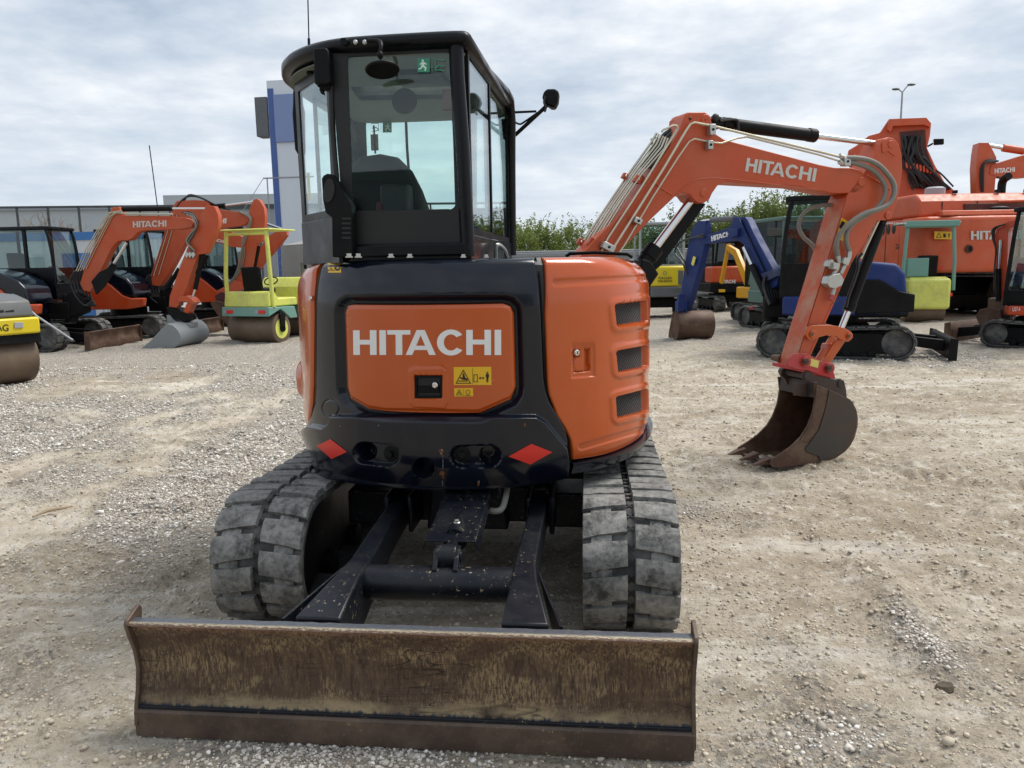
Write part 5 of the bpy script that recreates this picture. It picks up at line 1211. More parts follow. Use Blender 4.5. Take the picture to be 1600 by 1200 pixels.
# links
LK = [(1260, 516), (1263, 511), (1269, 508.5), (1290, 507.5), (1306, 509), (1320, 512.5), (1330, 518), (1332, 524), (1331, 530), (1326, 534), (1319, 533), (1306, 525.5), (1292, 524), (1280, 527), (1272, 532), (1264, 531), (1259.5, 524)]
l = MB(PB); l.pprism(LK, -TB-.045, -TB-.020); l.pprism([(x-12, y-2.5) for x, y in LK], TB-.01, TB+.015); lk = l.build('bucket_link', M_or, EX, bev=.004)
for c, r in (((1269.5, 522), .030), ((1326.5, 525), .028)): pdisc(PB, c, -TB-.045, .014, r, 'pin', M_or, lk); pdisc(PB, c, -TB-.060, .003, r*.5, 'pin_hole', M_rust, lk)
l = MB(PB); l.pprism([(1310, 527), (1322, 532), (1298, 567), (1285, 565)], -TB+.01, -TB+.035); l.pprism([(1300, 524), (1311, 530), (1288, 564), (1275, 562)], TB-.04, TB-.015); l.pprism([(1299, 538), (1307, 537), (1303, 545), (1296, 546)], -TB+.04, TB-.04); l.build('push_link', M_or, EX, bev=.004)
# quick coupler
b = MB(PB); QC = [(1232, 561), (1240, 553), (1250, 551.5), (1262, 553), (1282, 564), (1296, 567), (1302, 578), (1306, 592), (1284, 587), (1262, 579), (1244, 577), (1230, 571)]
b.pprism(QC, -TB-.045, -TB-.025); b.pprism([(x-13, y-3) for x, y in QC], TB, TB+.02); b.pprism([(1236, 571), (1300, 586), (1298, 592), (1236, 577)], -TB-.03, TB+.01); qc = b.build('quick_coupler', M_redp, EX, bev=.004)
for c in ((1258, 565), (1295, 575.5)):
    pdisc(PB, c, -TB-.045, .02, .042, 'pin_collar', M_redp, qc); pdisc(PB, c, -TB-.065, .015, .027, 'pin_head', M_rust, qc); pdisc(PB, c, -TB-.081, .003, .012, 'pin_hole', M_ink, qc)
b = MB(PB); b.pcyl((1224, 560), (1236, 561), TB+.02, .035, 16); b.cyl(PB.onY(1246, 565, -TB)+np.array([0, .19, 0]), PB.onY(1246, 565, -TB)+np.array([0, .30, 0]), .035, 18, .024); b.build('pin_head', M_rust, qc)
b = MB(PB); b.add([PB.onY(*p, -TB-.048) for p in ((1267, 560), (1280, 564), (1278, 575), (1264, 571))], [(0, 1, 2, 3)]); yl = b.build('plate_label', M_pyel, qc, flat=True)
# bucket
BW = .22; y0, y1 = -BW, BW
SP = [(1272, 600), (1276, 601), (1290, 606), (1312, 615), (1328, 624), (1332.5, 629), (1338, 640), (1340.5, 652), (1340, 666), (1335.5, 684), (1329, 696), (1320, 706), (1306, 716), (1281, 722.5), (1245, 727.5), (1222, 730.5), (1208, 730), (1204, 726), (1206, 718), (1222, 708), (1237, 697), (1252, 682), (1262, 666), (1270, 645), (1274, 622)]
def fy(p, y): return PB.onY(p[0], p[1], y0)*np.array([1, 0, 1])+np.array([0, y, 0])
bkt = MB(PB); pts = [(PB.onY(*p, y0)[0], PB.onY(*p, y0)[2]) for p in SP]
bkt.prism(pts, y0, y0+.014); bkt.prism(pts, y1-.014, y1)
sh = [(1206, 727), (1222, 730.8), (1245, 728), (1281, 723), (1306, 716.5), (1320, 706.5), (1330, 695), (1336, 683), (1340, 666), (1340.5, 652), (1338, 640), (1332, 629), (1322, 620), (1306, 612), (1290, 606), (1276, 600)]
S_ = [PB.onY(*p, y0) for p in sh]; C_ = np.mean(S_, axis=0); vs = []
for p in S_:
    d = (C_-p); d = d/np.linalg.norm(d)*.016
    for y in (y0+.013, y1-.013):
        vs.append((p[0], y, p[2])); vs.append((p[0]+d[0], y, p[2]+d[2]))
n = len(S_); fs = []
for k in range(n-1):
    a = k*4; c = a+4; fs += [(a, c, c+2, a+2), (a+1, a+3, c+3, c+1), (a, a+1, c+1, c), (a+2, c+2, c+3, a+3)]
fs += [(0, 2, 3, 1), ((n-1)*4, (n-1)*4+1, (n-1)*4+3, (n-1)*4+2)]
bkt.add(vs, fs); bucket = bkt.build('bucket', M_rust, EX, ang=30)
b = MB(PB); b.pprism([(1296, 609), (1328, 625), (1337, 641), (1339.5, 656), (1338, 670), (1331, 690), (1318, 705), (1303, 714), (1281, 720), (1280, 713), (1262, 707), (1258.5, 702), (1280, 672), (1287, 650), (1292, 630)], y0-.010, y0-.001); b.build('side_panel', M_bktg, bucket, bev=.002)
b = MB(PB); b.pprism([(1276, 601), (1293, 608), (1291, 630), (1284, 654), (1272, 680), (1262, 690), (1250, 688), (1258, 676), (1268, 653), (1274, 628)], y0-.007, y0-.0005); b.build('side_wear_plate', M_rust, bucket, bev=.002)
b = MB(PB); EA = [(1253, 590), (1255, 582), (1260, 578.5), (1267, 580), (1273, 586), (1284, 588), (1303, 593), (1308, 592), (1314, 591.5), (1319, 597), (1322, 606), (1323.5, 622), (1296, 610), (1278, 603), (1270, 604), (1267, 607), (1263, 604), (1261, 598)]
b.pprism(EA, y0+.09, y0+.115); b.pprism([(x-33, y-4) for x, y in EA], y0+.32, y0+.345)
b.pprism([(1240, 597), (1270, 601), (1276, 603), (1272, 622), (1240, 618)], y0+.10, y0+.11); b.build('bucket_ear', M_bktg, bucket, bev=.004)
b = MB(PB); a = PB.onY(1259, 587, y0+.1); b.cyl(a+np.array([0, -.02, 0]), a+np.array([0, .30, 0]), .028, 16); a = PB.onY(1312, 599, y0+.1); b.cyl(a+np.array([0, -.02, 0]), a+np.array([0, .30, 0]), .03, 16); b.build('bucket_pin', M_bkt, bucket)
q0 = PB.onY(1276, 601, y0); q1 = PB.onY(1272, 622, y0)
b = MB(PB); b.hexa([(q0[0]-.01, y0+.013, q1[2]), (q0[0]+.01, y0+.013, q1[2]), (q0[0]+.01, y1-.013, q1[2]), (q0[0]-.01, y1-.013, q1[2])], [(q0[0]-.01, y0+.013, q0[2]+.015), (q0[0]+.02, y0+.013, q0[2]+.015), (q0[0]+.02, y1-.013, q0[2]+.015), (q0[0]-.01, y1-.013, q0[2]+.015)]); b.build('bucket_crossbar', M_bkt, bucket, bev=.003)
t0 = PB.onY(1204, 726, y0)
for k in range(3):
    y = y0+.05+k*.17; b = MB(PB); x, z = t0[0]+.01, t0[2]
    b.hexa([(x-.11, y+.015, z-.018), (x+.04, y-.01, z-.014), (x+.04, y+.07, z-.014), (x-.11, y+.045, z-.018)], [(x-.115, y+.018, z-.010), (x+.04, y-.008, z+.040), (x+.04, y+.068, z+.040), (x-.115, y+.042, z-.010)])
    b.build('bucket_tooth', M_rust, bucket, bev=.005)
M_chalk = paint('yellow_chalk', 'c9c592', .8, dust=0)
b = MB(PB); X_ = q0[0]-.0125
for P in ([(.10, .02), (.08, .03), (.07, .01)], [(.12, .0), (.12, .025)]):
    b.tube([(X_, y0+.05+p[0], q1[2]+.05+p[1]) for p in P], .002, 4)
b.build('chalk_mark', M_chalk, bucket)
# ============================================================ the other machines
M_o2 = paint('machine_orange', 'bd4514', .35, var=.08, coat=.2, dust=.2, dustc='b58a70')
M_obig = paint('faded_machine_orange', 'c04e24', .42, var=.08, dust=.3, dustc='c08a70')
M_blue = paint('dark_blue_paint', '1b2f66', .5, var=.1, coat=0, spec=.25, dust=.15, dustc='66687a')
M_jcb = paint('construction_yellow', 'd69a14', .4, var=.06, dust=.2)
M_wy = paint('bright_yellow_paint', 'd8c012', .4, var=.05, dust=.15)
M_wg = paint('grey_machine_paint', '55595c', .45, var=.06, dust=.2)
M_wc = paint('silver_cab_paint', '9a9ea3', .4, var=.05, dust=.15)
M_ly = paint('pale_lime_yellow_paint', 'd6da68', .42, var=.06, dust=.45, dustc='8a8460', chips=.8, chipc='6a5a40')
M_gr = paint('sea_green_paint', '68988c', .45, var=.08, dust=.3, chips=.3)
M_gcab = paint('grey_green_cab_paint', '4d6a62', .45, var=.08, dust=.2)
M_drum = paint('rust_stained_drum_steel', '6a5a4c', .5, metal=.3, var=.3, dust=.6, dustc='8f7c66', dscale=2.5, bump=.15)
M_gbk = paint('light_grey_bucket_paint', '80868a', .42, var=.06, dust=.25)
M_kub = paint('reddish_orange_paint', 'c8461f', .35, var=.06, dust=.2, coat=.2)

def P_(fr, fn, name, m, par, **k):
    b = MB(fr); fn(b); return b.build(name, m, par, **k)
def bg_under(fr, root, half=1.2, H=.58, w=.38, gy=.78, blade=1.9, bw=.98, bh=.40, bm=None, zb=.03, bend=None):
    for s in (1, -1): make_track(fr, gy*s, w, half, H, root, 'track', detail=False, swap=True, pitch=.15)
    P_(fr, lambda b: (b.box(-.55, .55, -.4, .4, .3, .55), b.cyl((0, 0, .52), (0, 0, .72), .42, 24)), 'undercarriage_frame', M_blk, root, bev=.01)
    if blade:
        s = 1 if blade > 0 else -1; X = abs(blade)
        pr = [(X-.02, zb), (X+.0, zb+.06), (X-.03, zb+.14), (X-.045, zb+.22), (X-.03, zb+.31), (X+.02, bh), (X-.01, bh+.01), (X-.06, zb+.31), (X-.075, zb+.22), (X-.06, zb+.1), (X-.05, zb)]
        bl = P_(fr, lambda b: b.prism([(s*x, z) for x, z in pr], -bw, bw), 'dozer_blade', bm or M_rust, root, ang=50)
        for sg in (-1, 1):
            P_(fr, lambda b: b.prism([(s*(X-.09), zb), (s*(X+.03), zb), (s*(X+.035), bh), (s*(X-.07), bh+.02)], sg*bw-.012*(sg < 0), sg*bw+.012*(sg > 0)), 'blade_side_plate', bm or M_rust, bl)
            P_(fr, lambda b: b.hexa([(s*.5, sg*.30-.05, .30), (s*.5, sg*.30+.05, .30), (s*(X-.06), sg*.36+.06, .12), (s*(X-.06), sg*.36-.06, .12)], [(s*.5, sg*.30-.05, .42), (s*.5, sg*.30+.05, .42), (s*(X-.06), sg*.36+.06, .30), (s*(X-.06), sg*.36-.06, .30)]), 'blade_arm', M_blk, root, bev=.01)
def bg_cab(fr, root, x0, x1, y0, y1, z0, z1, zs, m=None, rm=None, rake=.10, seat=True, posts=.035, mid=None, gm=None):
    """x forward; zs sill height; windows on four sides"""
    m = m or M_cab; gm = gm or M_glass2; r = posts
    def body(b):
        b.box(x0, x1, y0, y1, z0, z0+.05)
        b.box(x0, x1, y0, y0+.03, z0, zs); b.box(x0, x1, y1-.03, y1, z0, zs); b.box(x0, x0+.03, y0+.03, y1-.03, z0, zs); b.box(x1-.03, x1, y0+.03, y1-.03, z0, z0+(zs-z0)*.5)
    cab = P_(fr, body, 'cab', m, root, bev=.012)
    for (x, y, rk) in ((x0, y0, 0), (x0, y1, 0), (x1, y0, rake), (x1, y1, rake)):
        sx = r if x == x0 else -r; sy = r if y == y0 else -r
        P_(fr, lambda b: b.tube([(x+sx, y+sy, z0), (x+sx, y+sy, zs+.1), (x+sx-rk*.5, y+sy, (zs+z1)/2+.2), (x+sx-rk, y+sy, z1-.03)], r, 8, 3), 'pillar', m, cab)
    if mid is not None:
        for y in (y0+r, y1-r): P_(fr, lambda b: b.box(mid-.03, mid+.03, y-r*.8, y+r*.8, zs, z1-.03), 'pillar', m, cab)
    P_(fr, lambda b: b.prism([(x0-.03, y0), (x0, y0-.03), (x1-rake-.05, y0-.03), (x1-rake+.06, y0+.05), (x1-rake+.06, y1-.05), (x1-rake-.05, y1+.03), (x0, y1+.03), (x0-.03, y1)], z1-.05, z1+.03, 'z'), 'roof', rm or m, cab, bev=.025, seg=3)
    w = .006
    for (q, nm) in (([(x0+r, y0+r, zs), (x1-r, y0+r, zs), (x1-rake, y0+r, z1-.05), (x0+r, y0+r, z1-.05)], (0, w, 0)), ([(x0+r, y1-r, zs), (x1-r, y1-r, zs), (x1-rake, y1-r, z1-.05), (x0+r, y1-r, z1-.05)], (0, w, 0)),
                    ([(x0+r, y0+r, zs), (x0+r, y1-r, zs), (x0+r, y1-r, z1-.05), (x0+r, y0+r, z1-.05)], (w, 0, 0)), ([(x1-r, y0+r, z0+(zs-z0)*.5), (x1-r, y1-r, z0+(zs-z0)*.5), (x1-r-rake, y1-r, z1-.05), (x1-r-rake, y0+r, z1-.05)], (w, 0, 0))):
        P_(fr, lambda b: b.add(q+[tuple(np.array(p)+np.array(nm)) for p in q], [(0, 1, 2, 3), (7, 6, 5, 4), (0, 4, 5, 1), (1, 5, 6, 2), (2, 6, 7, 3), (3, 7, 4, 0)]), 'window', gm, cab, flat=True)
    if seat:
        cx, cy = x0+.35, (y0+y1)/2
        P_(fr, lambda b: (b.box(cx-.1, cx+.4, cy-.22, cy+.22, z0+.25, z0+.42), b.prism([(cx-.12, z0+.3), (cx+.02, z0+.3), (cx-.05, z0+1.0), (cx-.18, z0+1.0)], cy-.22, cy+.22)), 'seat', M_seat, cab, bev=.04, seg=3)
        P_(fr, lambda b: (b.tube([(x1-.25, cy-.15, z0), (x1-.22, cy-.15, z0+.55)], .02, 6), b.tube([(x1-.25, cy+.15, z0), (x1-.22, cy+.15, z0+.55)], .02, 6), b.box(x1-.2, x1-.1, y0+.1, y0+.25, z0+.2, z0+.7)), 'control_column', M_blk, cab)
    return cab
def cylr(fr, a, b_, c, Y, r1, r2, name, root, m=None):
    o = P_(fr, lambda b: b.pcyl(a, b_, Y, r1, 14), name, m or M_blk, root); P_(fr, lambda b: b.pcyl(b_, c, Y, r2, 12), 'piston_rod', M_chr, o); return o
def text_on(fr, quad, Y, sgn, m, par, th=.004): return hitachi_px(fr, quad, lambda x, y: fr.onY(x, y, Y), (0, sgn, 0), 'lettering', m, par, th=th)

# ---------------------------------------------------------------- row of three orange excavators at the left
GRP = 'orange excavators parked in a row at the left'
def upper_zx(fr, root, side_detail=True):
    """x forward, y left; camera side is y<0"""
    sh = lambda L, d=.32: [(x+d, z) for x, z in L]
    lo = [(-1.05, .78), (-1.02, 1.30), (-.95, 1.52), (-.70, 1.56), (-.45, 1.50), (-.15, 1.28), (.10, 1.05), (.30, .98), (.62, .98), (.58, .78), (.2, .72), (-.9, .72)]
    P_(fr, lambda b: b.prism(sh(lo), -.95, -.80), 'side_cover', M_o2, root, bev=.03, seg=3)
    P_(fr, lambda b: b.prism(sh(lo), .80, .95), 'side_cover', M_o2, root, bev=.03, seg=3)
    P_(fr, lambda b: b.prism(sh([(-.98, 1.50), (-.92, 1.68), (-.55, 1.70), (-.15, 1.62), (.22, 1.45), (.36, 1.28), (.40, 1.0), (.12, 1.04), (-.10, 1.22), (-.42, 1.48), (-.70, 1.58)]), -.93, -.12), 'engine_cover', M_dk, root, bev=.05, seg=4)
    P_(fr, lambda b: b.prism([(-1.04, -.8), (-1.12, 0), (-1.04, .8), (.5, .8), (.6, .4), (.6, -.4), (.5, -.8)], .74, 1.15, 'z'), 'counterweight', M_dk, root, bev=.04, seg=3)
    P_(fr, lambda b: (b.box(.60, 1.05, -.16, .16, .62, .98), b.cyl((.98, 0, .55), (.98, 0, 1.15), .13, 20), b.prism([(.95, .62), (1.35, .75), (1.40, 1.05), (1.15, 1.25), (.95, 1.1)], -.14, .14)), 'swing_bracket', M_blk, root, bev=.02)
E1 = Frame(-10.45, 16.67, -3.6)
X1 = thing('excavator', 'nearest of the left row, orange excavator with wide grey bucket on the gravel', 'excavator', E1, GRP)
bg_under(E1, X1, blade=1.93, half=1.3); upper_zx(E1, X1)
bg_cab(E1, X1, -.70, .72, .0, .93, 1.05, 2.56, 1.72, mid=.10)
P_(E1, lambda b: b.tube([(.35, -.9, 1.25), (.9, -1.0, .75), (1.65, -1.05, .25)], .022, 8), 'leaning_rod', M_alu, X1)
B1 = Frame(-9.15, 16.62, -3.6)
def arm_group(F, root, boom, arm, T, mb_, sgn=-1, seams=None):
    """outlines in photo pixels traced on the plane of the boom, given their thickness"""
    o = P_(F, lambda b: b.pprism(boom, sgn*T, -sgn*T), 'boom', mb_, root, bev=.008); a = P_(F, lambda b: b.pprism(arm, sgn*T*.9, -sgn*T*.9), 'arm', mb_, root, bev=.008); return o, a
def c6(*L): return [(x/4, 300+y/4) for x, y in L]
bo1 = c6((690,120),(702,96),(745,92),(756,120),(762,148),(900,148),(1050,150),(1150,160),(1195,172),(1212,192),(1195,222),(1130,232),(1050,235),(900,240),(862,250),(830,285),(800,303),(765,303),(735,308),(700,345),(640,470),(595,580),(560,625),(520,615),(500,570),(540,440),(610,280),(660,180))
ar1 = c6((1285,90),(1310,84),(1340,88),(1362,140),(1366,190),(1355,240),(1335,290),(1310,345),(1290,385),(1240,390),(1215,450),(1180,560),(1130,685),(1105,725),(1055,718),(1060,650),(1100,540),(1150,400),(1185,310),(1215,225),(1250,150))
bm1, am1 = arm_group(B1, X1, bo1, ar1, .10, M_boom)
text_on(B1, [(207.5, 346), (260, 344), (260, 354), (208, 355.5)], -.103, -1, M_gry, bm1)
cylr(B1, (190, 327), (269, 326), (324, 326), 0, .05, .025, 'arm_cylinder', X1); cylr(B1, (150, 452), (178, 412), (198, 379), -.14, .055, .03, 'boom_cylinder', X1); cylr(B1, (317, 395), (305, 452), (299, 470), 0, .05, .025, 'bucket_cylinder', X1)
P_(B1, lambda b: b.pprism(c6((570,560),(620,500),(690,470),(720,455),(705,500),(650,590),(600,640)), -.22, -.16), 'rod_guard', M_blk, X1)
for k in range(5):
    P_(B1, lambda b: b.ptube([(118+k*4, 425-k), (132+k*4.5, 394-k*1.5), (160+k*4, 345-k*2), (170+k*4.5, 332-k*.8), (190+k*2, 333+k*.6), (270, 333.5+k*.5)], -.12-.02*(k % 2), .010, 6), 'hydraulic_pipe', M_pipe, bm1)
for k in range(4):
    P_(B1, lambda b: b.ptube([(285+k*2, 332+k), (300, 333+k*2), (309-k, 348+k*2), (303-k*2, 366), (296-k*1.5, 378), (298+k*2, 392)], [-.13-k*.02]*6, .018, 6, 4), 'hydraulic_hose', M_hose if k % 2 else M_bhose, am1)
for k in range(6):
    P_(B1, lambda b: b.ptube([(116+k*3, 424-k), (110+k*5, 440), (118+k*5, 462+k), (134+k*3, 478), (145, 470)], [-.16+k*.05]*5, .022, 6, 4), 'hydraulic_hose', M_bhose, X1)
for k in range(3): P_(B1, lambda b: b.pprism([(288+k*5, 396), (292+k*5, 393), (295+k*5, 398), (291+k*5, 404)], -.16, -.10), 'hose_fitting', M_zinc, am1, bev=.006)
P_(B1, lambda b: b.pprism(c6((1100,665),(1130,650),(1170,650),(1200,670),(1215,690),(1200,705),(1175,690),(1140,685),(1110,690)), -.15, .15), 'bucket_link', M_o2, X1, bev=.008)
P_(B1, lambda b: b.pprism(c6((1170,690),(1205,695),(1165,780),(1135,770)), -.12, .12), 'push_link', M_o2, X1, bev=.008)
P_(B1, lambda b: b.pprism(c6((1040,720),(1100,735),(1180,765),(1185,800),(1150,815),(1050,765)), -.16, .16), 'quick_coupler', M_blk, X1, bev=.008)
def wide_bucket(F, root, prof, y0, y1, m, name='bucket'):
    pts = [(F.onY(*p, y0)[0], F.onY(*p, y0)[2]) for p in prof]
    return P_(F, lambda b: b.prism(pts, y0, y1), name, m, root, bev=.01, ang=50)
wb = wide_bucket(B1, X1, c6((880,978),(940,930),(1000,865),(1045,822),(1080,832),(1110,860),(1128,895),(1130,930),(1115,955),(1085,978),(1040,986),(960,988)), -.70, .62, M_gbk)
P_(B1, lambda b: b.pprism(c6((1040,770),(1060,770),(1080,800),(1110,815),(1190,820),(1190,850),(1100,860),(1045,825)), -.18, .16), 'bucket_ear', M_gbk, wb, bev=.006)
# second
E2 = Frame(-9.55, 19.3, -3.6)
X2 = thing('excavator', 'second orange excavator of the left row, cab behind the nearest one', 'excavator', E2, GRP)
bg_under(E2, X2, blade=1.93, half=1.3); upper_zx(E2, X2); bg_cab(E2, X2, -.70, .72, .0, .93, 1.05, 2.62, 1.72, mid=.10)
B2 = Frame(-8.3, 19.2, -3.6)
bo2 = [(270, 322), (276, 314), (304, 312.5), (324, 314), (331, 326), (372, 331), (388, 335), (391, 344), (382, 352), (345, 357), (318, 358), (302, 364), (290, 378), (280, 398), (264, 428), (250, 447), (238, 446), (236, 436), (244, 410), (256, 370), (264, 340)]
ar2 = [(396, 312), (401, 310.5), (406, 313), (412.5, 325), (414, 340), (413, 360), (410, 376), (402, 380), (398, 400), (394, 425), (386, 446), (372, 450), (366, 446), (372, 410), (380, 370), (387, 345), (390, 326)]
bm2, am2 = arm_group(B2, X2, bo2, ar2, .10, M_boom)
text_on(B2, [(312, 343), (354, 341), (353.5, 349), (312, 351)], -.103, -1, M_wht, bm2)
cylr(B2, (312, 324), (352, 321), (397, 315), 0, .055, .027, 'arm_cylinder', X2); cylr(B2, (404, 384), (396, 425), (388, 446), .0, .05, .025, 'bucket_cylinder', X2)
cylr(B2, (262, 450), (280, 420), (302, 378), -.14, .055, .03, 'boom_cylinder', X2)
for k in range(6): P_(B2, lambda b: b.ptube([(275+k*2, 325-k), (285+k*2, 312-k*1.5), (300+k*3, 306+k*.6), (320+k*3, 312+k*1.5), (336+k*4, 320+k*1.5)], [-.10+.04*k]*5, .018, 6, 4), 'hydraulic_hose', M_bhose, bm2)
for k in range(4): P_(B2, lambda b: b.ptube([(236+k*4, 432-k), (248+k*4, 396-k*2), (262+k*3.5, 350-k), (268+k*3, 335)], -.12, .011, 6), 'hydraulic_pipe', M_pipe if k % 2 else M_boom, bm2)
for k in range(3): P_(B2, lambda b: b.ptube([(372+k*2, 330+k), (386, 333+k*2), (393-k, 345), (386-k*2, 366), (380-k, 384)], [-.13-k*.02]*5, .020, 6, 4), 'hydraulic_hose', M_hose, am2)
for k in range(3): P_(B2, lambda b: b.ptube([(382-k*2, 386), (380-k*3, 410), (370-k*2, 432), (358-k*2, 446)], [-.13-k*.02]*4, .016, 6, 4), 'hydraulic_hose', M_hose, am2)
for k in range(6): P_(B2, lambda b: b.ptube([(232+k*3, 430-k), (226+k*4, 446), (232+k*4, 462+k), (246+k*3, 474)], [-.16+k*.05]*4, .024, 6, 4), 'hydraulic_hose', M_bhose, X2)
P_(B2, lambda b: b.pprism([(338, 455), (352, 447), (364, 438), (378, 442), (380, 452), (362, 458), (348, 462)], -.15, .15), 'bucket_link', M_o2, X2, bev=.008)
P_(B2, lambda b: b.pprism([(335, 462), (345, 456), (362, 460), (372, 474), (362, 484), (338, 476)], -.16, .16), 'quick_coupler', paint('dark_red_paint', '4a141c', .4), X2, bev=.008)
wide_bucket(B2, X2, [(328, 474), (336, 470), (352, 474), (368, 480), (374, 492), (371, 506), (364, 515), (352, 506), (338, 490)], -.35, .35, M_rust)
# third
E3 = Frame(-8.6, 22.6, -3.6)
X3 = thing('excavator', 'farthest orange excavator of the left row, only boom and arm showing above the roller', 'excavator', E3, GRP)
bg_under(E3, X3, blade=0); upper_zx(E3, X3); bg_cab(E3, X3, -.70, .72, .0, .93, 1.05, 2.5, 1.72)
B3 = Frame(-7.3, 22.4, -3.6)
bm3, am3 = arm_group(B3, X3, [(318, 352), (330, 351), (345, 356), (384, 372), (388, 380), (380, 387), (362, 386), (336, 378), (322, 382), (305, 420), (292, 440), (284, 436), (300, 385), (312, 360)],
    [(434, 360), (441, 357), (447.5, 359), (448, 368), (436, 384), (424, 398), (414, 407), (400, 430), (380, 448), (372, 446), (392, 415), (408, 384), (420, 368)], .10, M_boom)
text_on(B3, [(325, 369), (351.5, 376), (350.5, 380), (324.5, 374)], -.103, -1, M_wht, bm3)
cylr(B3, (340, 354), (380, 356), (372, 353), 0, .05, .025, 'arm_cylinder', X3)
P_(B3, lambda b: b.pcyl((413, 348), (440, 357.5), 0, .035, 10), 'piston_rod', M_chr, am3)

# ---------------------------------------------------------------- rollers
def roller(fr, name, label, mbody, mframe, mrops, hood, group=None, rops=True, hood_m=None, dr=.32, dw=.60, front_txt=None, seatm=None):
    root = thing(name, label, 'roller', fr, group)
    for x in (-.88, .88):
        d = P_(fr, lambda b: b.lathe((x, -dw, dr), (0, 1, 0), [(0, dr-.03), (.01, dr), (2*dw-.01, dr), (2*dw, dr-.03)], 40), 'drum', M_drum, root)
        for s in (-1, 1):
            P_(fr, lambda b: (b.cyl((x, s*(dw+.0), dr), (x, s*(dw+.05), dr), .08, 16), b.prism([(x-.06, dr-.06), (x+.06, dr-.06), (x+.10, .66), (x-.10, .66)], s*(dw+.03)-.02, s*(dw+.03)+.02)), 'drum_fork', M_blk, root, bev=.01)
        [P_(fr, lambda b: b.lathe((x, yy, dr), (0, 1, 0), [(0, dr-.10), (.006, dr-.10)], 32), 'drum_end_plate', mbody, d) for yy in (dw-.004, -dw-.002)]
    for s in (-1, 1):
        P_(fr, lambda b: b.prism([(s*.30, .52), (s*.40, .78), (s*1.30, .80), (s*1.32, .60), (s*.9, .74), (s*.55, .52)], -dw-.02, dw+.02), 'chassis', mframe, root, bev=.015)
    P_(fr, lambda b: b.cyl((0, 0, .30), (0, 0, .75), .13, 16), 'steering_joint', M_blk, root)
    # platform at the rear (x<0), hood at the front
    P_(fr, lambda b: (b.prism([(-1.28, .80), (-1.22, 1.12), (-1.05, 1.14), (-.9, .98), (-.25, .98), (-.22, .80)], -dw+.02, dw-.02)), 'platform', mbody, root, bev=.03)
    P_(fr, lambda b: b.prism(hood, -dw+.04, dw-.04), 'engine_hood', hood_m or mbody, root, bev=.05, seg=3)
    se = P_(fr, lambda b: (b.box(-.95, -.50, -.24, .24, 1.08, 1.20), b.prism([(-1.02, 1.12), (-.92, 1.12), (-.98, 1.66), (-1.09, 1.66)], -.24, .24)), 'seat', M_blk, root, bev=.04, seg=3)
    P_(fr, lambda b: b.box(-.80, -.65, -.10, .10, .98, 1.08), 'seat_post', M_blk, se)
    P_(fr, lambda b: (b.tube([(-.28, 0, .95), (-.34, 0, 1.30)], .03, 8), b.tube([(-.36+.17*math.sin(t)*.4, .17*math.cos(t), 1.34+.17*math.sin(t)*.5) for t in [2*PI*k/16 for k in range(17)]], .014, 6)), 'steering_wheel', M_blk, root)
    for s in (-1, 1):
        P_(fr, lambda b: b.box(-1.325, -1.295, s*.42-.10, s*.42+.06, .66, .74), 'tail_light', M_red, root, bev=.004)
        P_(fr, lambda b: b.box(-1.325, -1.295, s*.42+.07, s*.42+.15, .66, .74), 'headlight', M_wc, root, bev=.004)
    if rops:
        for s in (-1, 1): P_(fr, lambda b: b.tube([(-1.12, s*.60, .80), (-1.14, s*.58, 1.5), (-1.10, s*.52, 2.42)], .045, 8), 'roll_bar_post', mrops, root)
        P_(fr, lambda b: b.prism([(-1.18, -.66), (-.2, -.62), (-.2, .62), (-1.18, .66)], 2.43, 2.465, 'z'), 'canopy', mrops, root, bev=.02)
        P_(fr, lambda b: b.box(-1.16, -1.08, -.5, .5, 1.40, 1.45) if False else b.tube([(-1.12, -.5, 2.36), (-1.12, .5, 2.36)], .03, 8), 'roll_bar_brace', mrops, root)
    return root
hoodY = [(-.10, .80), (-.08, 1.20), (.10, 1.42), (.70, 1.36), (1.15, 1.18), (1.30, .95), (1.30, .80)]
RY = Frame(-5.28, 17.85, 70)
r1 = roller(RY, 'road_roller', 'yellow and green tandem roller with roll bar and black seat on the gravel', M_ly, M_gr, M_ly, hoodY, 'tandem rollers in the yard')
RB = Frame(-8.37, 11.40, -30)
r2 = roller(RB, 'road_roller', 'yellow and grey roller cut off by the left edge of the picture', M_wy, M_blk, M_wy, [(-.10, .80), (-.08, 1.20), (.10, 1.34), (.90, 1.30), (1.22, 1.22), (1.30, 1.02), (1.30, .98), (.2, .98)], 'tandem rollers in the yard', rops=False, hood_m=M_wg, dr=.38, dw=.62)
P_(RB, lambda b: b.box(.35, 1.36, -.62, .62, .74, .975), 'front_panel', M_wy, r2, bev=.03)
hb_ = lambda x, y: RB.onX(x, y, 1.362)
font_px(RB, 'BOMAG', [(-38, 505), (13.5, 507), (13.5, 517.5), (-38, 516)], lambda x, y: RB.onX(x, y, 1.364), lambda q: np.array([.001, 0, 0]), 'lettering', M_ink, r2)
hl = P_(RB, lambda b: b.add([RB.onX(x, y, xx) for xx in (1.355, 1.375) for x, y in ((22.5, 503.5), (36, 503.5), (36, 512.5), (22.5, 512.5))], [(4, 5, 6, 7), (0, 1, 5, 4), (1, 2, 6, 5), (2, 3, 7, 6), (3, 0, 4, 7), (3, 2, 1, 0)]), 'headlight', M_wc, r2, bev=.004)
for k in range(2): P_(RB, lambda b: b.add([RB.onX(x, y, 1.285) for x, y in ((-8+k*16, 486), (6+k*16, 484), (6+k*16, 493), (-8+k*16, 494))], [(0, 1, 2, 3)]), 'vent_grille', M_ink, r2, flat=True)
RG = Frame(10.55, 20.3, 80)
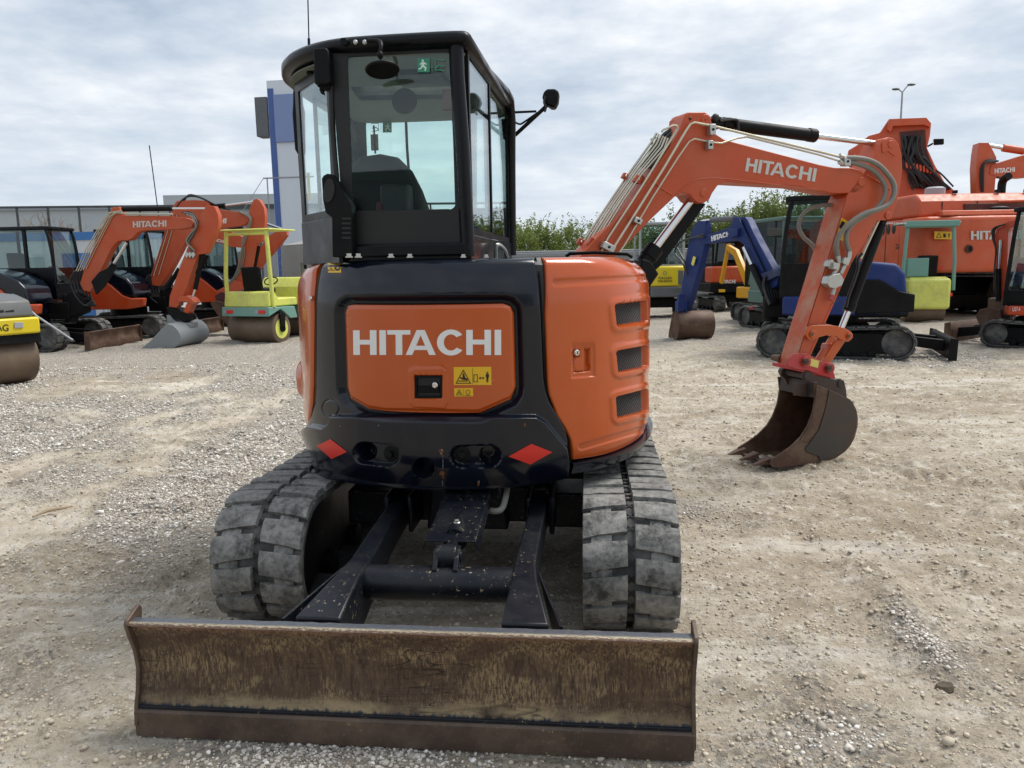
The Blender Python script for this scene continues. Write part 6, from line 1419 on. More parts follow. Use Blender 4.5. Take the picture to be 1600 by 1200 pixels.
r3 = roller(RG, 'road_roller', 'pale yellow roller with green roll bar beside the big excavator', M_ly, M_drum, M_gr, hoodY, 'tandem rollers in the yard', dw=.46, dr=.28)
P_(RG, lambda b: b.box(-1.36, -.60, -.48, .48, .34, 1.10), 'rear_body', M_ly, r3, bev=.08, seg=3)
gb = P_(RG, lambda b: b.box(-1.15, -.95, .0, .50, 1.14, 1.60), 'control_box', M_gr, r3, bev=.02)
P_(RG, lambda b: b.add([RG.onX(x, y, -1.165) for x, y in ((1380, 416), (1401, 416), (1401, 432), (1380, 432))], [(0, 1, 2, 3)]), 'notice_plate', M_wht, gb, flat=True)
for k in range(3):
    font_px(RG, ('DAS BENUTZEN IST', 'NUR BEFUGTEN', 'GESTATTET')[k], [(1382+k, 418+k*4.4), (1399-k, 418+k*4.4), (1399-k, 421+k*4.4), (1382+k, 421+k*4.4)], lambda x, y: RG.onX(x, y, -1.168), lambda q: np.array([-.001, 0, 0]), 'lettering', M_red, gb)
P_(RG, lambda b: b.box(-1.22, -1.10, -.62, .62, 2.36, 2.50), 'name_board', M_gr, r3, bev=.01)
font_px(RG, 'Josef-Hebel.de', [(1384, 346.5), (1417, 347), (1417, 351.5), (1384, 351)], lambda x, y: RG.onX(x, y, -1.225), lambda q: np.array([-.001, 0, 0]), 'lettering', M_wht, r3)
# dark roller half hidden behind the cab of the front machine
RD = Frame(-4.5, 20.3, 84)
r4 = roller(RD, 'road_roller', 'black and lime roller half hidden behind the left side of the front excavator', M_blk, M_ly, M_blk, [(-.10, .80), (-.08, 1.20), (.10, 1.32), (1.15, 1.10), (1.30, .80)], 'tandem rollers in the yard', rops=False)
P_(RD, lambda b: b.tube([(-1.1, .52, 1.75), (-1.1, .52, 1.35), (-1.0, .45, 1.20), (-.5, .2, 1.10)], .05, 8, 4), 'exhaust_pipe', M_wg, r4)

# ---------------------------------------------------------------- blue excavator
BF = Frame(5.50, 13.16, -20); BU = Frame(5.50, 13.16, 160)
XB = thing('excavator', 'dark blue excavator reaching its boom and brown bucket away over the gravel', 'excavator', BF)
bg_under(BF, XB, half=1.20, H=.56, blade=1.72, bw=.95, bh=.36, bm=M_blk)
P_(BU, lambda b: b.prism([(-1.05, .76), (-1.02, 1.0), (-.98, 1.35), (-.85, 1.52), (-.30, 1.58), (-.25, .72)], .10, .96), 'engine_cover', M_blue, XB, bev=.07, seg=4)
P_(BU, lambda b: b.prism([(-1.08, -.72), (-1.14, 0), (-1.08, .72), (-.8, .9), (.6, .9), (.8, .4), (.8, -.4), (.6, -.9), (-.8, -.9)], .68, 1.02, 'z'), 'counterweight', M_blk, XB, bev=.04, seg=3)
P_(BU, lambda b: b.prism([(-1.12, .78), (-1.12, 1.05), (-.90, 1.10), (-.62, 1.28), (-.30, 1.28), (-.30, .74)], .92, 1.0), 'side_skirt', M_blk, XB, bev=.02)
P_(BU, lambda b: b.box(-.30, .80, .35, .97, .72, 1.02), 'side_panel', M_blue, XB, bev=.03)
P_(BU, lambda b: b.box(-1.0, .7, -.95, -.1, .74, 1.50), 'front_tank_cover', M_blue, XB, bev=.08, seg=3)
for k in range(7): P_(BU, lambda b: b.box(-.80+k*.0, -.52+k*.02, .958, .972, 1.32-k*.045-.3, 1.34-k*.045-.3), 'vent_slot', M_ink, XB)
bg_cab(BU, XB, -.28, .85, .02, .93, 1.0, 2.58, 1.55, mid=.15, m=M_blk)
P_(BU, lambda b: b.box(-.02, .10, .0, .12, 2.62, 2.72), 'work_light', M_blk, XB, bev=.01)
P_(BU, lambda b: (b.box(.70, 1.1, -.15, .20, .62, 1.0), b.cyl((1.0, 0, .55), (1.0, 0, 1.2), .14, 18)), 'swing_bracket', M_blk, XB, bev=.02)
w_ = BU.w((1.05, 0, 0)); BB = Frame(w_[0], w_[1], 108)
def c7(*L): return [(980+x/5.714, 320+y/5.714) for x, y in L]
bmB, amB = arm_group(BB, XB, c7((950,112),(1050,108),(1075,140),(1130,260),(1215,420),(1300,575),(1350,640),(1335,720),(1270,760),(1200,690),(1150,590),(1085,430),(1045,360),(1000,325),(940,322),(800,335),(650,358),(625,335),(640,290),(780,245),(900,205),(940,150)),
   c7((640,142),(690,145),(697,200),(695,260),(692,360),(640,560),(550,870),(500,1010),(455,1000),(470,850),(510,560),(535,400),(570,230),(605,165)), .075, M_blue, 1)
text_on(BB, [(1111.5, 369), (1142.5, 360.5), (1142.5, 368), (1112.5, 377.2)], .078, 1, M_wht, bmB, th=.01)
P_(BB, lambda b: b.pprism(c7((895,215),(985,210),(980,280),(905,292)), .15, .07), 'boom_bracket', M_blue, bmB, bev=.01)
cylr(BB, (1148, 341.5), (1112, 343.5), (1096, 346), 0, .055, .028, 'arm_cylinder', XB, M_wg); cylr(BB, (1196, 460), (1175, 415), (1162, 387), .15, .06, .035, 'boom_cylinder', XB); 
P_(BB, lambda b: b.pprism([(1188, 428), (1207, 421), (1215, 431), (1196, 440)], .16, -.16), 'boom_clamp_plate', paint('light_blue_grey', '2c3558', .5, spec=.2), bmB, bev=.01)
for k in range(6): P_(BB, lambda b: b.ptube([(1155+k*3, 342+k*1.5), (1164+k*3.4, 364), (1178+k*4, 395), (1192+k*4, 424)], .13-.04*k, .012, 6), 'hydraulic_pipe', M_blk if k % 2 else M_blue, bmB)
for k in range(8): P_(BB, lambda b: b.ptube([(1196+k*3, 432), (1194+k*4, 446), (1198+k*4, 462), (1204+k*3, 476)], .18-.05*k, .04, 6, 4), 'hydraulic_hose', M_bhose, XB)
for k in range(2): P_(BB, lambda b: b.ptube([(1100, 366+k*4), (1078-k*3, 373), (1060-k*2, 380+k*3), (1055+k*8, 396), (1066+k*4, 410), (1074, 430)], [.13]*6, .018, 6, 4), 'hydraulic_hose', M_bhose, amB)
P_(BB, lambda b: b.pprism(c7((590,458),(612,470),(590,545),(570,530)), .112, .10), 'arm_label', M_pyel, amB)
g_ = G(1084, 531); BK = Frame(g_[0], g_[1], 100)
def bk_bucket(b):
    pr = [(.0, .02), (-.10, .10), (-.17, .24), (-.17, .40), (-.08, .54), (.06, .60), (.20, .57), (.26, .45), (.40, .12), (.42, .03)]
    n = len(pr); vs = []
    for (y, k) in ((-.37, .86), (-.40, 1.0), (.40, 1.0), (.37, .86)):
        for (x, z) in pr: vs.append((x*k, y, .03+(z-.03)*1))
    b.add(vs, [(j*n+i, j*n+(i+1) % n, (j+1)*n+(i+1) % n, (j+1)*n+i) for j in range(3) for i in range(n)]+[tuple(range(n)), tuple(range(3*n, 4*n))])
bo_ = P_(BK, bk_bucket, 'bucket', M_rust, XB, bev=.012, ang=45)
P_(BK, lambda b: (b.box(-.02, .16, .16, .20, .52, .80), b.box(-.02, .16, .32, .36, .52, .80)), 'bucket_ear', M_blue, bo_, bev=.008)
P_(BK, lambda b: b.hexa([(0, .18, .62), (.10, .18, .62), (.10, .34, .62), (0, .34, .62)], [(.0, .20, .95), (.12, .20, .95), (.12, .34, .95), (.0, .34, .95)]), 'bucket_link', M_blue, XB, bev=.01)

# ---------------------------------------------------------------- small machines seen from behind
def mini_rear(fr, label, mbody, mlow, mcab, cabk, gm=None, half=1.1, gy=.66, W=.88, zt=1.45, cx0=-.55, cx1=.75, cy0=.0, cy1=.82, zc=2.45, boomm=None, name='excavator', group=None, zs=1.55):
    root = thing(name, label, 'excavator', fr, group); bg_under(fr, root, half=half, H=.52, w=.34, gy=gy, blade=0)
    pl = [(-.62, -W), (-.88, -W*.72), (-1.0, -W*.35), (-1.03, 0), (-1.0, W*.35), (-.88, W*.72), (-.62, W), (.65, W), (.65, -W)]
    P_(fr, lambda b: b.prism(pl, .62, .92, 'z'), 'counterweight', mlow, root, bev=.04, seg=3)
    e = P_(fr, lambda b: b.prism([(x*.985, y*.985) for x, y in pl[:7]]+[(-.05, W*.98), (-.05, -W*.98)], .92, zt, 'z'), 'engine_cover', mbody, root, bev=.07, seg=4)
    P_(fr, lambda b: b.box(-.05, .64, -W*.97, -.05, .92, zt*.93), 'side_cover', mbody, root, bev=.05, seg=3)
    bg_cab(fr, root, cx0, cx1, cy0, cy1, .92, zc, zs, m=mcab, gm=gm, rake=.08)
    P_(fr, lambda b: (b.box(.6, .95, -.10, .10, .6, .95), b.prism([(.85, .75), (1.05, .8), (1.7, 1.75), (2.1, 1.95), (2.05, 2.08), (1.6, 1.92), (.9, 1.0)], -.06, .06), b.prism([(2.0, 2.1), (2.1, 1.95), (2.4, 1.0), (2.3, .95)], -.05, .05)), 'boom', boomm or mbody, root, bev=.01)
    return root, e
M_dkg = glass('dark_machine_glass', (.35, .38, .38), 1.6)
WK = Frame(4.45, 23.0, 88)
xw, ew = mini_rear(WK, 'yellow excavator with a silver cab seen from behind past the orange hood', M_wy, M_wg, M_wc, 1, W=.98, cy0=-.62, cy1=.70, zc=2.72, zt=1.50, half=1.1, gy=.72)
hw = lambda x, y: WK.onX(x, y, -1.035)
for t_, q in (('WACKER', [(1028, 432.5), (1050, 432.5), (1050, 436.2), (1028, 436.2)]), ('NEUSON', [(1028, 437.2), (1050, 437.2), (1050, 441.2), (1028, 441.2)])): font_px(WK, t_, q, hw, lambda q: np.array([-.002, 0, 0]), 'lettering', M_ink, ew)
ink(ringp(1039, 427, 3, .8), hw, 'emblem', M_wg, ew, WK)
P_(WK, lambda b: b.add([WK.onX(x, y, -.98) for x, y in ((1056, 422), (1068, 423), (1066, 445), (1054, 444))], [(0, 1, 2, 3)]), 'vent_grille', M_wg, ew, flat=True)
HS = Frame(7.15, 25.6, 97)
xh, eh = mini_rear(HS, 'small orange excavator with dark cab seen from behind under the blue boom', M_o2, M_blk, M_blk, 1, gm=M_dkg, W=.80, gy=.62, cy0=-.35, cy1=.72, zc=2.45)
hh_ = lambda x, y: HS.onX(x, y, -1.035)
hitachi_px(HS, [(1126, 437.5), (1149, 437), (1149, 442.5), (1126, 443)], hh_, (-1, 0, 0), 'lettering', M_wht, eh, th=.006)
P_(HS, lambda b: b.add([HS.onX(x, y, -1.04) for x, y in ((1123, 452), (1133, 452), (1133, 456.5), (1123, 456.5))], [(0, 1, 2, 3)]), 'warning_label', M_yel, eh, flat=True)
JC = Frame(6.90, 20.4, 108)
xj, ej = mini_rear(JC, 'small yellow excavator with black vent panel behind the blue boom', M_jcb, M_jcb, M_blk, 1, gm=M_dkg, W=.66, gy=.52, half=.85, zt=1.35, cy0=-.5, cy1=.5, zc=2.3, cx0=-.4, cx1=.5)
P_(JC, lambda b: b.prism([(-.75, .85), (-.75, 1.2), (-.3, 1.25), (-.3, .95), (-.45, .82)], .652, .665), 'vent_panel', M_ink, ej)
P_(JC, lambda b: b.prism([(-.62, 1.02), (-.62, 1.12), (-.52, 1.12), (-.52, 1.02)], .667, .67), 'emblem', M_wht, ej)
GC = Frame(6.75, 18.1, 100)
xg, eg = mini_rear(GC, 'grey green cabbed excavator between the small yellow and the dark blue machine', M_gcab, M_gcab, M_gcab, 1, gm=M_dkg, W=.95, gy=.75, half=1.2, zt=1.25, cy0=-.10, cy1=.92, zc=2.52, zs=1.5, cx0=-.85, cx1=.6)
P_(GC, lambda b: b.box(-.86, -.84, .05, .80, 2.46, 2.50), 'cab_name_strip', M_pyel, xg)
for t_, q in (('55', [(1170, 478), (1176, 478), (1176, 484), (1170, 484)]),): font_px(GC, t_, q, lambda x, y: GC.onX(x, y, -1.035), lambda q: np.array([-.002, 0, 0]), 'lettering', M_red, eg)

# ---------------------------------------------------------------- reddish orange mini excavator at the right edge
KF = Frame(9.62, 13.45, 128)
XK = thing('excavator', 'small red orange excavator with black glazed cab cut by the right edge', 'excavator', KF)
bg_under(KF, XK, half=1.0, H=.50, w=.30, gy=.62, blade=1.55, bw=.76, bh=.40)
P_(KF, lambda b: b.prism([(-.72, -.55), (-.8, 0), (-.72, .55), (-.5, .74), (.55, .74), (.70, .5), (.70, -.5), (.55, -.74), (-.5, -.74)], .58, .76, 'z'), 'floor_frame', M_kub, XK, bev=.03)
P_(KF, lambda b: b.prism([(-.76, .76), (-.74, 1.35), (-.5, 1.42), (-.2, 1.35), (-.2, .76)], -.74, .74), 'engine_cover', M_kub, XK, bev=.06, seg=3)
ck = bg_cab(KF, XK, -.42, .66, -.20, .74, .76, 2.40, 1.02, m=M_blk, mid=None)
sp_ = P_(KF, lambda b: b.box(-.40, .62, .742, .752, .80, .98), 'name_panel', M_blk, XK)
font_px(KF, 'U27-4', [(1582, 480.5), (1594, 480), (1594, 486), (1582, 486.5)], lambda x, y: KF.onY(x, y, .756), lambda q: np.array([0, .001, 0]), 'lettering', M_wht, sp_)
KB = Frame(*KF.w((.85, .05, 0))[:2], 128)
bk_, ak_ = arm_group(KB, XK, [(1553, 368), (1558, 356), (1566, 353), (1575, 362), (1574, 400), (1572, 440), (1572, 465), (1566, 472), (1556, 470), (1554, 440), (1557, 400)], [(1563, 352), (1575, 345), (1590, 343), (1592, 352), (1580, 356), (1572, 364)], .09, M_kub, 1)
cylr(KB, (1560, 470), (1560, 420), (1563, 375), .15, .045, .025, 'boom_cylinder', XK)
for k in range(3): P_(KB, lambda b: b.ptube([(1571, 350), (1556-k*2, 357), (1553-k, 372), (1556, 390), (1554, 420), (1553, 455)], [.12+.03*k]*6, .014, 6, 4), 'hydraulic_hose', M_bhose, bk_)
P_(KB, lambda b: b.box(-.15, .25, -.14, .14, .52, .85), 'swing_bracket', M_rust, XK, bev=.02)
wide_bucket(KB, XK, [(1524, 495), (1530, 484), (1548, 480), (1562, 484), (1566, 500), (1560, 514), (1545, 522), (1534, 516)], .26, -.26, M_rust)

# ---------------------------------------------------------------- big excavators
BG = Frame(11.95, 22.9, 91)
XG = thing('large_excavator', 'huge orange excavator with long counterweight towering behind the right hand machines', 'excavator', BG)
for s in (1, -1): make_track(BG, 1.35*s, .62, 2.7, 1.15, XG, 'track', detail=False, swap=True, pitch=.22)
P_(BG, lambda b: (b.box(-1.3, 1.3, -1.1, 1.1, .55, 1.0), b.cyl((0, 0, .95), (0, 0, 1.3), .85, 32)), 'undercarriage_frame', M_blk, XG, bev=.03)
cwp = [(-3.30, -1.55), (-3.42, -.8), (-3.45, 0), (-3.42, .8), (-3.30, 1.55), (-3.05, 1.72), (-2.3, 1.74), (-2.3, -1.74), (-3.05, -1.72)]
cw = P_(BG, lambda b: b.prism(cwp, 1.22, 2.62, 'z'), 'counterweight', M_obig, XG, bev=.10, seg=4)
P_(BG, lambda b: b.prism([(-2.98, 2.62), (-2.92, 3.02), (-2.70, 3.22), (2.2, 3.22), (2.4, 2.62)], -1.60, 1.60), 'engine_deck', M_obig, XG, bev=.08, seg=3)
P_(BG, lambda b: b.box(-2.30, 2.6, -1.72, 1.72, 1.25, 2.60), 'side_body', M_obig, XG, bev=.03)
P_(BG, lambda b: b.prism([(-3.36, 2.63), (-3.30, 2.76), (-3.05, 2.76), (-3.0, 2.63)], -1.0, 1.2), 'rear_step', M_obig, XG, bev=.02)
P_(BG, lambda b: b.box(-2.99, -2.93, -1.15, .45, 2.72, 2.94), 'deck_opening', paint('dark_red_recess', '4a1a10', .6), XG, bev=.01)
P_(BG, lambda b: b.tube([(-2.95, -1.5, 3.0), (-3.0, -.4, 2.98)], .03, 8), 'handrail', M_obig, XG)
P_(BG, lambda b: b.ell((-3.15, -.35, 2.80), (.10, .28, .06)), 'filler_cap', M_blk, XG)
for xx in (-1.6, -.6, .4, 1.4): P_(BG, lambda b: b.box(xx-.012, xx+.012, 1.722, 1.727, 1.35, 2.5), 'panel_gap', M_ink, XG)
for yy in (-.9, .1, 1.0): P_(BG, lambda b: b.box(-2.955, -2.94, yy-.01, yy+.01, 2.66, 3.0), 'panel_gap', M_ink, XG)
P_(BG, lambda b: b.tube([(-3.44, -1.2, 2.66), (-3.46, 0, 2.66), (-3.44, 1.2, 2.66)], .012, 6), 'edge_bead', M_obig, cw)
for y in (.55, -.55, -1.3): P_(BG, lambda b: b.box(-2.74, -2.66, y-.05, y+.05, 3.22, 3.30), 'deck_hinge', M_blk, XG)
hG = lambda x, y: BG.onX(x, y, -3.462)
hitachi_px(BG, [(1517, 361), (1596, 360), (1596, 373.5), (1517, 374.5)], hG, (-1, 0, 0), 'lettering', M_gry, cw, th=.01)
lb = P_(BG, lambda b: b.add([hG(x, y) for x, y in ((1460, 361.5), (1487, 362), (1487, 374), (1460, 373.5))], [(0, 1, 2, 3)]), 'warning_label', M_yel, cw, flat=True)
hG2 = lambda x, y: BG.onX(x, y, -3.468)
ink(tri_ring(1467, 368, 4.6, .3)+[[(1474, 365), (1478, 365), (1478, 371), (1474, 371)]]+person_sign(1483, 368, 4), hG2, 'warning_symbol', M_ink, lb, BG)
ink([[(1464, 417.5), (1470, 414.8), (1476, 417.5), (1470, 420.5)]], hG2, 'red_reflector', M_red, cw, BG)
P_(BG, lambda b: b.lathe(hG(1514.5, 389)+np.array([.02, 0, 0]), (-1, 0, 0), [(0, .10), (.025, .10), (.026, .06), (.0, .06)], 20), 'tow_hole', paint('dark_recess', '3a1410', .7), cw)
hS = lambda x, y: BG.onY(x, y, 1.725)
font_px(BG, 'ZAXIS', [(1399, 381), (1415, 383), (1415, 390), (1399, 389)], hS, lambda q: np.array([0, .002, 0]), 'lettering', M_ink, XG)
font_px(BG, 'LCH', [(1405, 395), (1414, 396), (1414, 400), (1405, 399)], hS, lambda q: np.array([0, .002, 0]), 'lettering', M_ink, XG)
for k in range(5): P_(BG, lambda b: b.ell((-2.0+.28*k, 1.722, 2.38), (.10, .01, .14), 12, 8), 'vent_hole', M_ink, XG)
P_(BG, lambda b: b.tube([(-2.2, -.98, 3.2), (-2.2, -.98, 3.48), (-2.28, -.98, 3.60), (-2.45, -.98, 3.66)], .10, 12, 4), 'exhaust_pipe', M_blk, XG)
P_(BG, lambda b: b.lathe((-1.9, .62, 3.22), (0, 0, 1), [(0, .20), (.04, .25), (.20, .25), (.24, .18)], 20), 'air_filter', M_wc, XG)
def c8(*L): return [(1300+x/2.61, 120+y/2.61) for x, y in L]
GBm = Frame(11.6, 24.4, -22)
bbg = P_(GBm, lambda b: b.pprism(c8((232,172),(385,166),(405,190),(400,240),(388,290),(420,360),(460,430),(498,462),(490,500),(470,640),(300,640),(255,505),(225,440),(190,420),(120,400),(66,350),(66,300),(100,280),(150,240),(195,228)), -.40, .40), 'boom', M_obig, XG, bev=.03)
P_(GBm, lambda b: b.pprism(c8((232,172),(385,166),(405,190),(398,205),(375,195),(250,200),(240,225),(225,215)), -.62, -.405), 'boom_nose_plate', M_obig, bbg, bev=.01)
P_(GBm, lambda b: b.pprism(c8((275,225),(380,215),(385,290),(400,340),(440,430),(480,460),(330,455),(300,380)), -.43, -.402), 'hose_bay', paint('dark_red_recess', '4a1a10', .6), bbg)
rg = random.Random(5)
for k in range(17):
    t = k/16; x0_ = 285+75*t
    P_(GBm, lambda b: b.ptube([(1300+(x0_)/2.61, 120+240/2.61), (1300+(x0_+rg.uniform(-18, 22))/2.61, 120+(290+rg.uniform(-10, 14))/2.61), (1300+(x0_+15+rg.uniform(-26, 26))/2.61, 120+(350+rg.uniform(-14, 10))/2.61), (1300+(x0_+25+t*55)/2.61, 120+(405+rg.uniform(-14, 14))/2.61), (1300+(330+t*165)/2.61, 120+(455+rg.uniform(-10, 8))/2.61)], [-.48-.16*rg.random() for _ in range(5)], .026+.02*rg.random(), 6, 4), 'hydraulic_hose', M_bhose, bbg)
for k in range(9): P_(GBm, lambda b: b.pprism(c8((300+k*14, 348+k*3), (309+k*14, 346+k*3), (311+k*14, 372+k*3), (302+k*14, 374+k*3)), -.62, -.50), 'hose_clamp', M_obig, bbg, bev=.01)
P_(GBm, lambda b: (b.tube([GBm.onY(1449, 229, -.3), GBm.onY(1458, 224, -.3)], .03, 6), b.pprism([(1459, 217), (1475, 216.5), (1475, 225), (1460, 226)], -.42, -.25)), 'work_light', M_blk, XG, bev=.01)
font_px(GBm, 'HITACHI', [(1328, 243), (1352, 239), (1352, 250), (1328, 254)], lambda x, y: GBm.onY(x, y, -.405), lambda q: np.array([0, -.003, 0]), 'lettering', M_gry, bbg)
F2 = Frame(17.9, 29.5, 170)
XF = thing('large_excavator', 'distant orange excavator whose boom rises behind the huge one at the right edge', 'excavator', F2)
for s in (1, -1): make_track(F2, 1.2*s, .6, 2.2, 1.0, XF, 'track', detail=False, swap=True, pitch=.25)
P_(F2, lambda b: b.prism([(-2.4, 1.1), (-2.4, 2.3), (-1.8, 2.6), (1.0, 2.6), (1.2, 1.1)], -1.4, 1.4), 'body', M_obig, XF, bev=.1, seg=3)
F2B = Frame(16.8, 28.0, -8)
bF, aF = arm_group(F2B, XF, [(1549, 257), (1562, 254), (1600, 242), (1650, 236), (1680, 260), (1700, 330), (1685, 336), (1655, 290), (1630, 274), (1600, 277), (1560, 276), (1546, 272)],
   [(1530, 223), (1545, 223), (1551, 234), (1557, 246), (1556, 275), (1553, 312), (1548, 350), (1538, 350), (1536, 312), (1526, 300), (1525, 262), (1527, 240)], .28, M_obig)
text_on(F2B, [(1554, 263.5), (1585.5, 261), (1585.5, 268.5), (1554, 271)], -.285, -1, M_wht, bF, th=.01)
cylr(F2B, (1600, 236), (1567, 231), (1545, 227), 0, .13, .07, 'arm_cylinder', XF, M_obig)
for k in range(3): P_(F2B, lambda b: b.ptube([(1560-k, 252), (1545-k*2, 250+k*2), (1535+k, 258), (1532+k*2, 275), (1534+k, 300)], -.32-k*.04, .035, 6, 4), 'hydraulic_hose', M_bhose, aF)
for k in range(2): P_(F2B, lambda b: b.ptube([(1558, 277), (1566+k*2, 281), (1568+k, 291), (1566+k*2, 303)], -.32, .03, 6, 4), 'hydraulic_hose', M_bhose, bF)
# ============================================================ yard surroundings
def leaf_mat(name, a, b_):
    t = NT(name); c = t.mix(t.noise(.9, 4), lin(a), lin(b_)); d = t.bsdf(c, .6, spec=.2)
    tr = t.n('ShaderNodeBsdfTranslucent'); t.l(c, tr.inputs[0]); ms = t.n('ShaderNodeMixShader'); ms.inputs[0].default_value = .3
    t.l(d.outputs[0], ms.inputs[1]); t.l(tr.outputs[0], ms.inputs[2]); t.l(ms.outputs[0], t.out.inputs[0]); return t.m
M_leaf = [leaf_mat('spring_foliage', '68773a', '8a9650'), leaf_mat('olive_foliage', '586832', '7a8645'), leaf_mat('dark_foliage', '48582f', '67763c')]
M_bark = paint('grey_bark', '5a5046', .9, var=.2, dust=.1)
def crown_mesh(seed, H, R_, n_cl, n_lf, sz):
    r = np.random.default_rng(seed); V = []; F = []; tips = []
    for c in range(n_cl):
        a = r.uniform(0, 2*PI); q = r.random()**.5; h = r.uniform(.10, 1.0); w = R_*(1-.55*h**2.2)*(1 if h > .12 else .8)
        tips.append((w*q*math.cos(a), w*q*math.sin(a), H*h*(1-.22*q*q)))
    P = []
    for (x, y, z) in tips:
        k = n_lf; s = r.uniform(.18, .42); d = r.normal(size=(k, 3))*np.array([s*.8, s*.8, s*1.15])*.62
        P.append(np.array([x, y, z])+d)
    # thin upright sprays above the crown
    for c in range(int(n_cl*.25)):
        a = r.uniform(0, 2*PI); q = r.random()**.5*R_*.6; z0 = H*r.uniform(.8, .98); L = r.uniform(.3, .9); k = n_lf//3
        u = r.random(k)[:, None]; lean = r.normal(size=2)*.2
        P.append(np.concatenate([np.array([[q*math.cos(a)+0, q*math.sin(a)]])+u*lean[None]*L+r.normal(size=(k, 2))*.06, z0+u*L], 1))
    P = np.concatenate(P); n = len(P); u = r.normal(size=(n, 3)); u /= np.linalg.norm(u, axis=1)[:, None]; w = np.cross(u, r.normal(size=(n, 3))); w /= np.linalg.norm(w, axis=1)[:, None]
    s1 = (sz*r.uniform(.6, 1.3, n))[:, None]; P[:, 2] = np.maximum(P[:, 2], .05)
    V = np.stack([P-u*s1, P+w*s1*.55, P+u*s1, P-w*s1*.55], 1).reshape(-1, 3); return np_mesh('crown', V, np.arange(4*n).reshape(n, 4)), tips
def trunk_mesh(seed, tips, H, r0):
    r = random.Random(seed); mb = MB(WF)
    mb.tube([(0, 0, -.1), (.05, 0, H*.25), (0, .06, H*.5), (.03, 0, H*.8)], r0, 6, 2, [r0, r0*.8, r0*.6, r0*.3])
    for t in r.sample(tips, min(22, len(tips))):
        z = max(.15, t[2]*.45); mb.tube([(0, 0, z), (t[0]*.5, t[1]*.5, (z+t[2])/2+.1), t], r0*.3, 4, 2, [r0*.35, r0*.2, r0*.08])
    o = mb.build('t', M_bark, None); me = o.data; bpy.data.objects.remove(o); return me
kinds = []
for i, (H, R_, ncl, nlf, m) in enumerate(((3.9, 1.7, 130, 75, 0), (3.2, 1.9, 120, 75, 1), (4.6, 1.5, 120, 75, 0), (3.5, 1.6, 110, 70, 2))):
    cm, tips = crown_mesh(20+i, H, R_, ncl, nlf, .055); cm.materials.append(M_leaf[m]); kinds.append((cm, trunk_mesh(40+i, tips, H, .07)))
rt_ = random.Random(11)
LB = ['yellow green spring shrub in the hedge behind the fence', 'broad olive green shrub in the hedge behind the fence', 'tall thin topped shrub standing out of the hedge behind the fence', 'darker green shrub in the hedge behind the fence']
def tree(x, y, kind, s, lab=None, zs=1.0, cat='shrub'):
    cm, tm = kinds[kind]; fr = Frame(x, y, rt_.uniform(0, 360)); t = thing('shrub', lab or LB[kind], cat, fr, 'shrubs of the hedge behind the yard fence')
    for nm, me in (('crown', cm), ('trunk', tm)):
        o = bpy.data.objects.new(nm, me); COL.objects.link(o); o.parent = t
    t.scale = (s, s, s*zs)
# hedge behind the fence on the right, from behind the cab to the big machine
for k in range(34):
    px = 770+k*18; D = 34+rt_.uniform(-1.5, 3); x = (px-800)/1200*D*1.01; top = 332 if px > 1020 else 345
    tree(x, D, rt_.choice([0, 1, 2, 3, 0, 1]), rt_.uniform(.86, 1.10)*(1.0 if px > 1020 else .78))
# small trees on the left horizon seen through the machines
# grey ribbed fence
M_fen = paint('grey_ribbed_fence', '8d9093', .5, metal=.2, var=.06, dust=.15)
FR = Frame(-3.0, 30.5, -1.5)
fe = thing('fence', 'grey ribbed metal fence along the back of the yard in front of the hedge', 'fence', FR)
for k in range(12):
    def seg(b):
        x0_ = k*3.0; n = 9; pts = []
        for j in range(n): z = .15+j*.22; pts += [(0, z), (0, z+.12), (.035, z+.14), (.035, z+.20)]
        prof = pts+[(.06, .15+n*.22), (.06, .15)]
        b.prism(prof, x0_+.04, x0_+2.96, 'x')
    P_(FR, seg, 'fence_panel', M_fen, fe); P_(FR, lambda b: b.box(k*3-.04, k*3+.04, -.04, .06, 0, 2.2), 'fence_post', M_alu, fe)
# wire mesh fence panels at the left
def mesh_fence(fr, n, w, h, label, dx=.15, dz=.25, r=.006, name='mesh_fence'):
    t = thing(name, label, 'fence', fr)
    for k in range(n):
        def pan(b):
            for i in range(int(w/dx)+1): b.box(k*w+i*dx-r, k*w+i*dx+r, -r, r, .08, h)
            for j in range(int(h/dz)+1): b.box(k*w, (k+1)*w, -r*1.5, -r*.5, .08+j*dz-r, .08+j*dz+r)
        P_(fr, pan, 'mesh_panel', M_alu, t, flat=True)
        P_(fr, lambda b: b.cyl((k*w, .02, 0), (k*w, .02, h+.05), .025, 8), 'fence_post', M_alu, t)
    return t
mesh_fence(Frame(-12.5, 28.5, 2), 4, 2.6, 2.0, 'wire mesh fence in front of parked cars behind the left row')
mesh_fence(Frame(6.2, 28.6, 0), 3, 2.4, 2.2, 'grey wire mesh panels behind the small orange excavator', .2, .2)
# tall ball-stop style fence on the left
M_post = paint('dark_steel_post', '3c4044', .5, var=.05)
TF = Frame(-40, 42, 6)
tf = thing('tall_fence', 'tall thin black frame fence rising above the left hand cabs', 'fence', TF)
for k in range(26): P_(TF, lambda b: b.box(k*1.62-.05, k*1.62+.05, -.05, .05, 0, 5.3-k*.005), 'fence_post', M_post, tf)
P_(TF, lambda b: b.box(-.1, 40.6, -.05, .05, 5.15, 5.27), 'top_rail', M_post, tf)
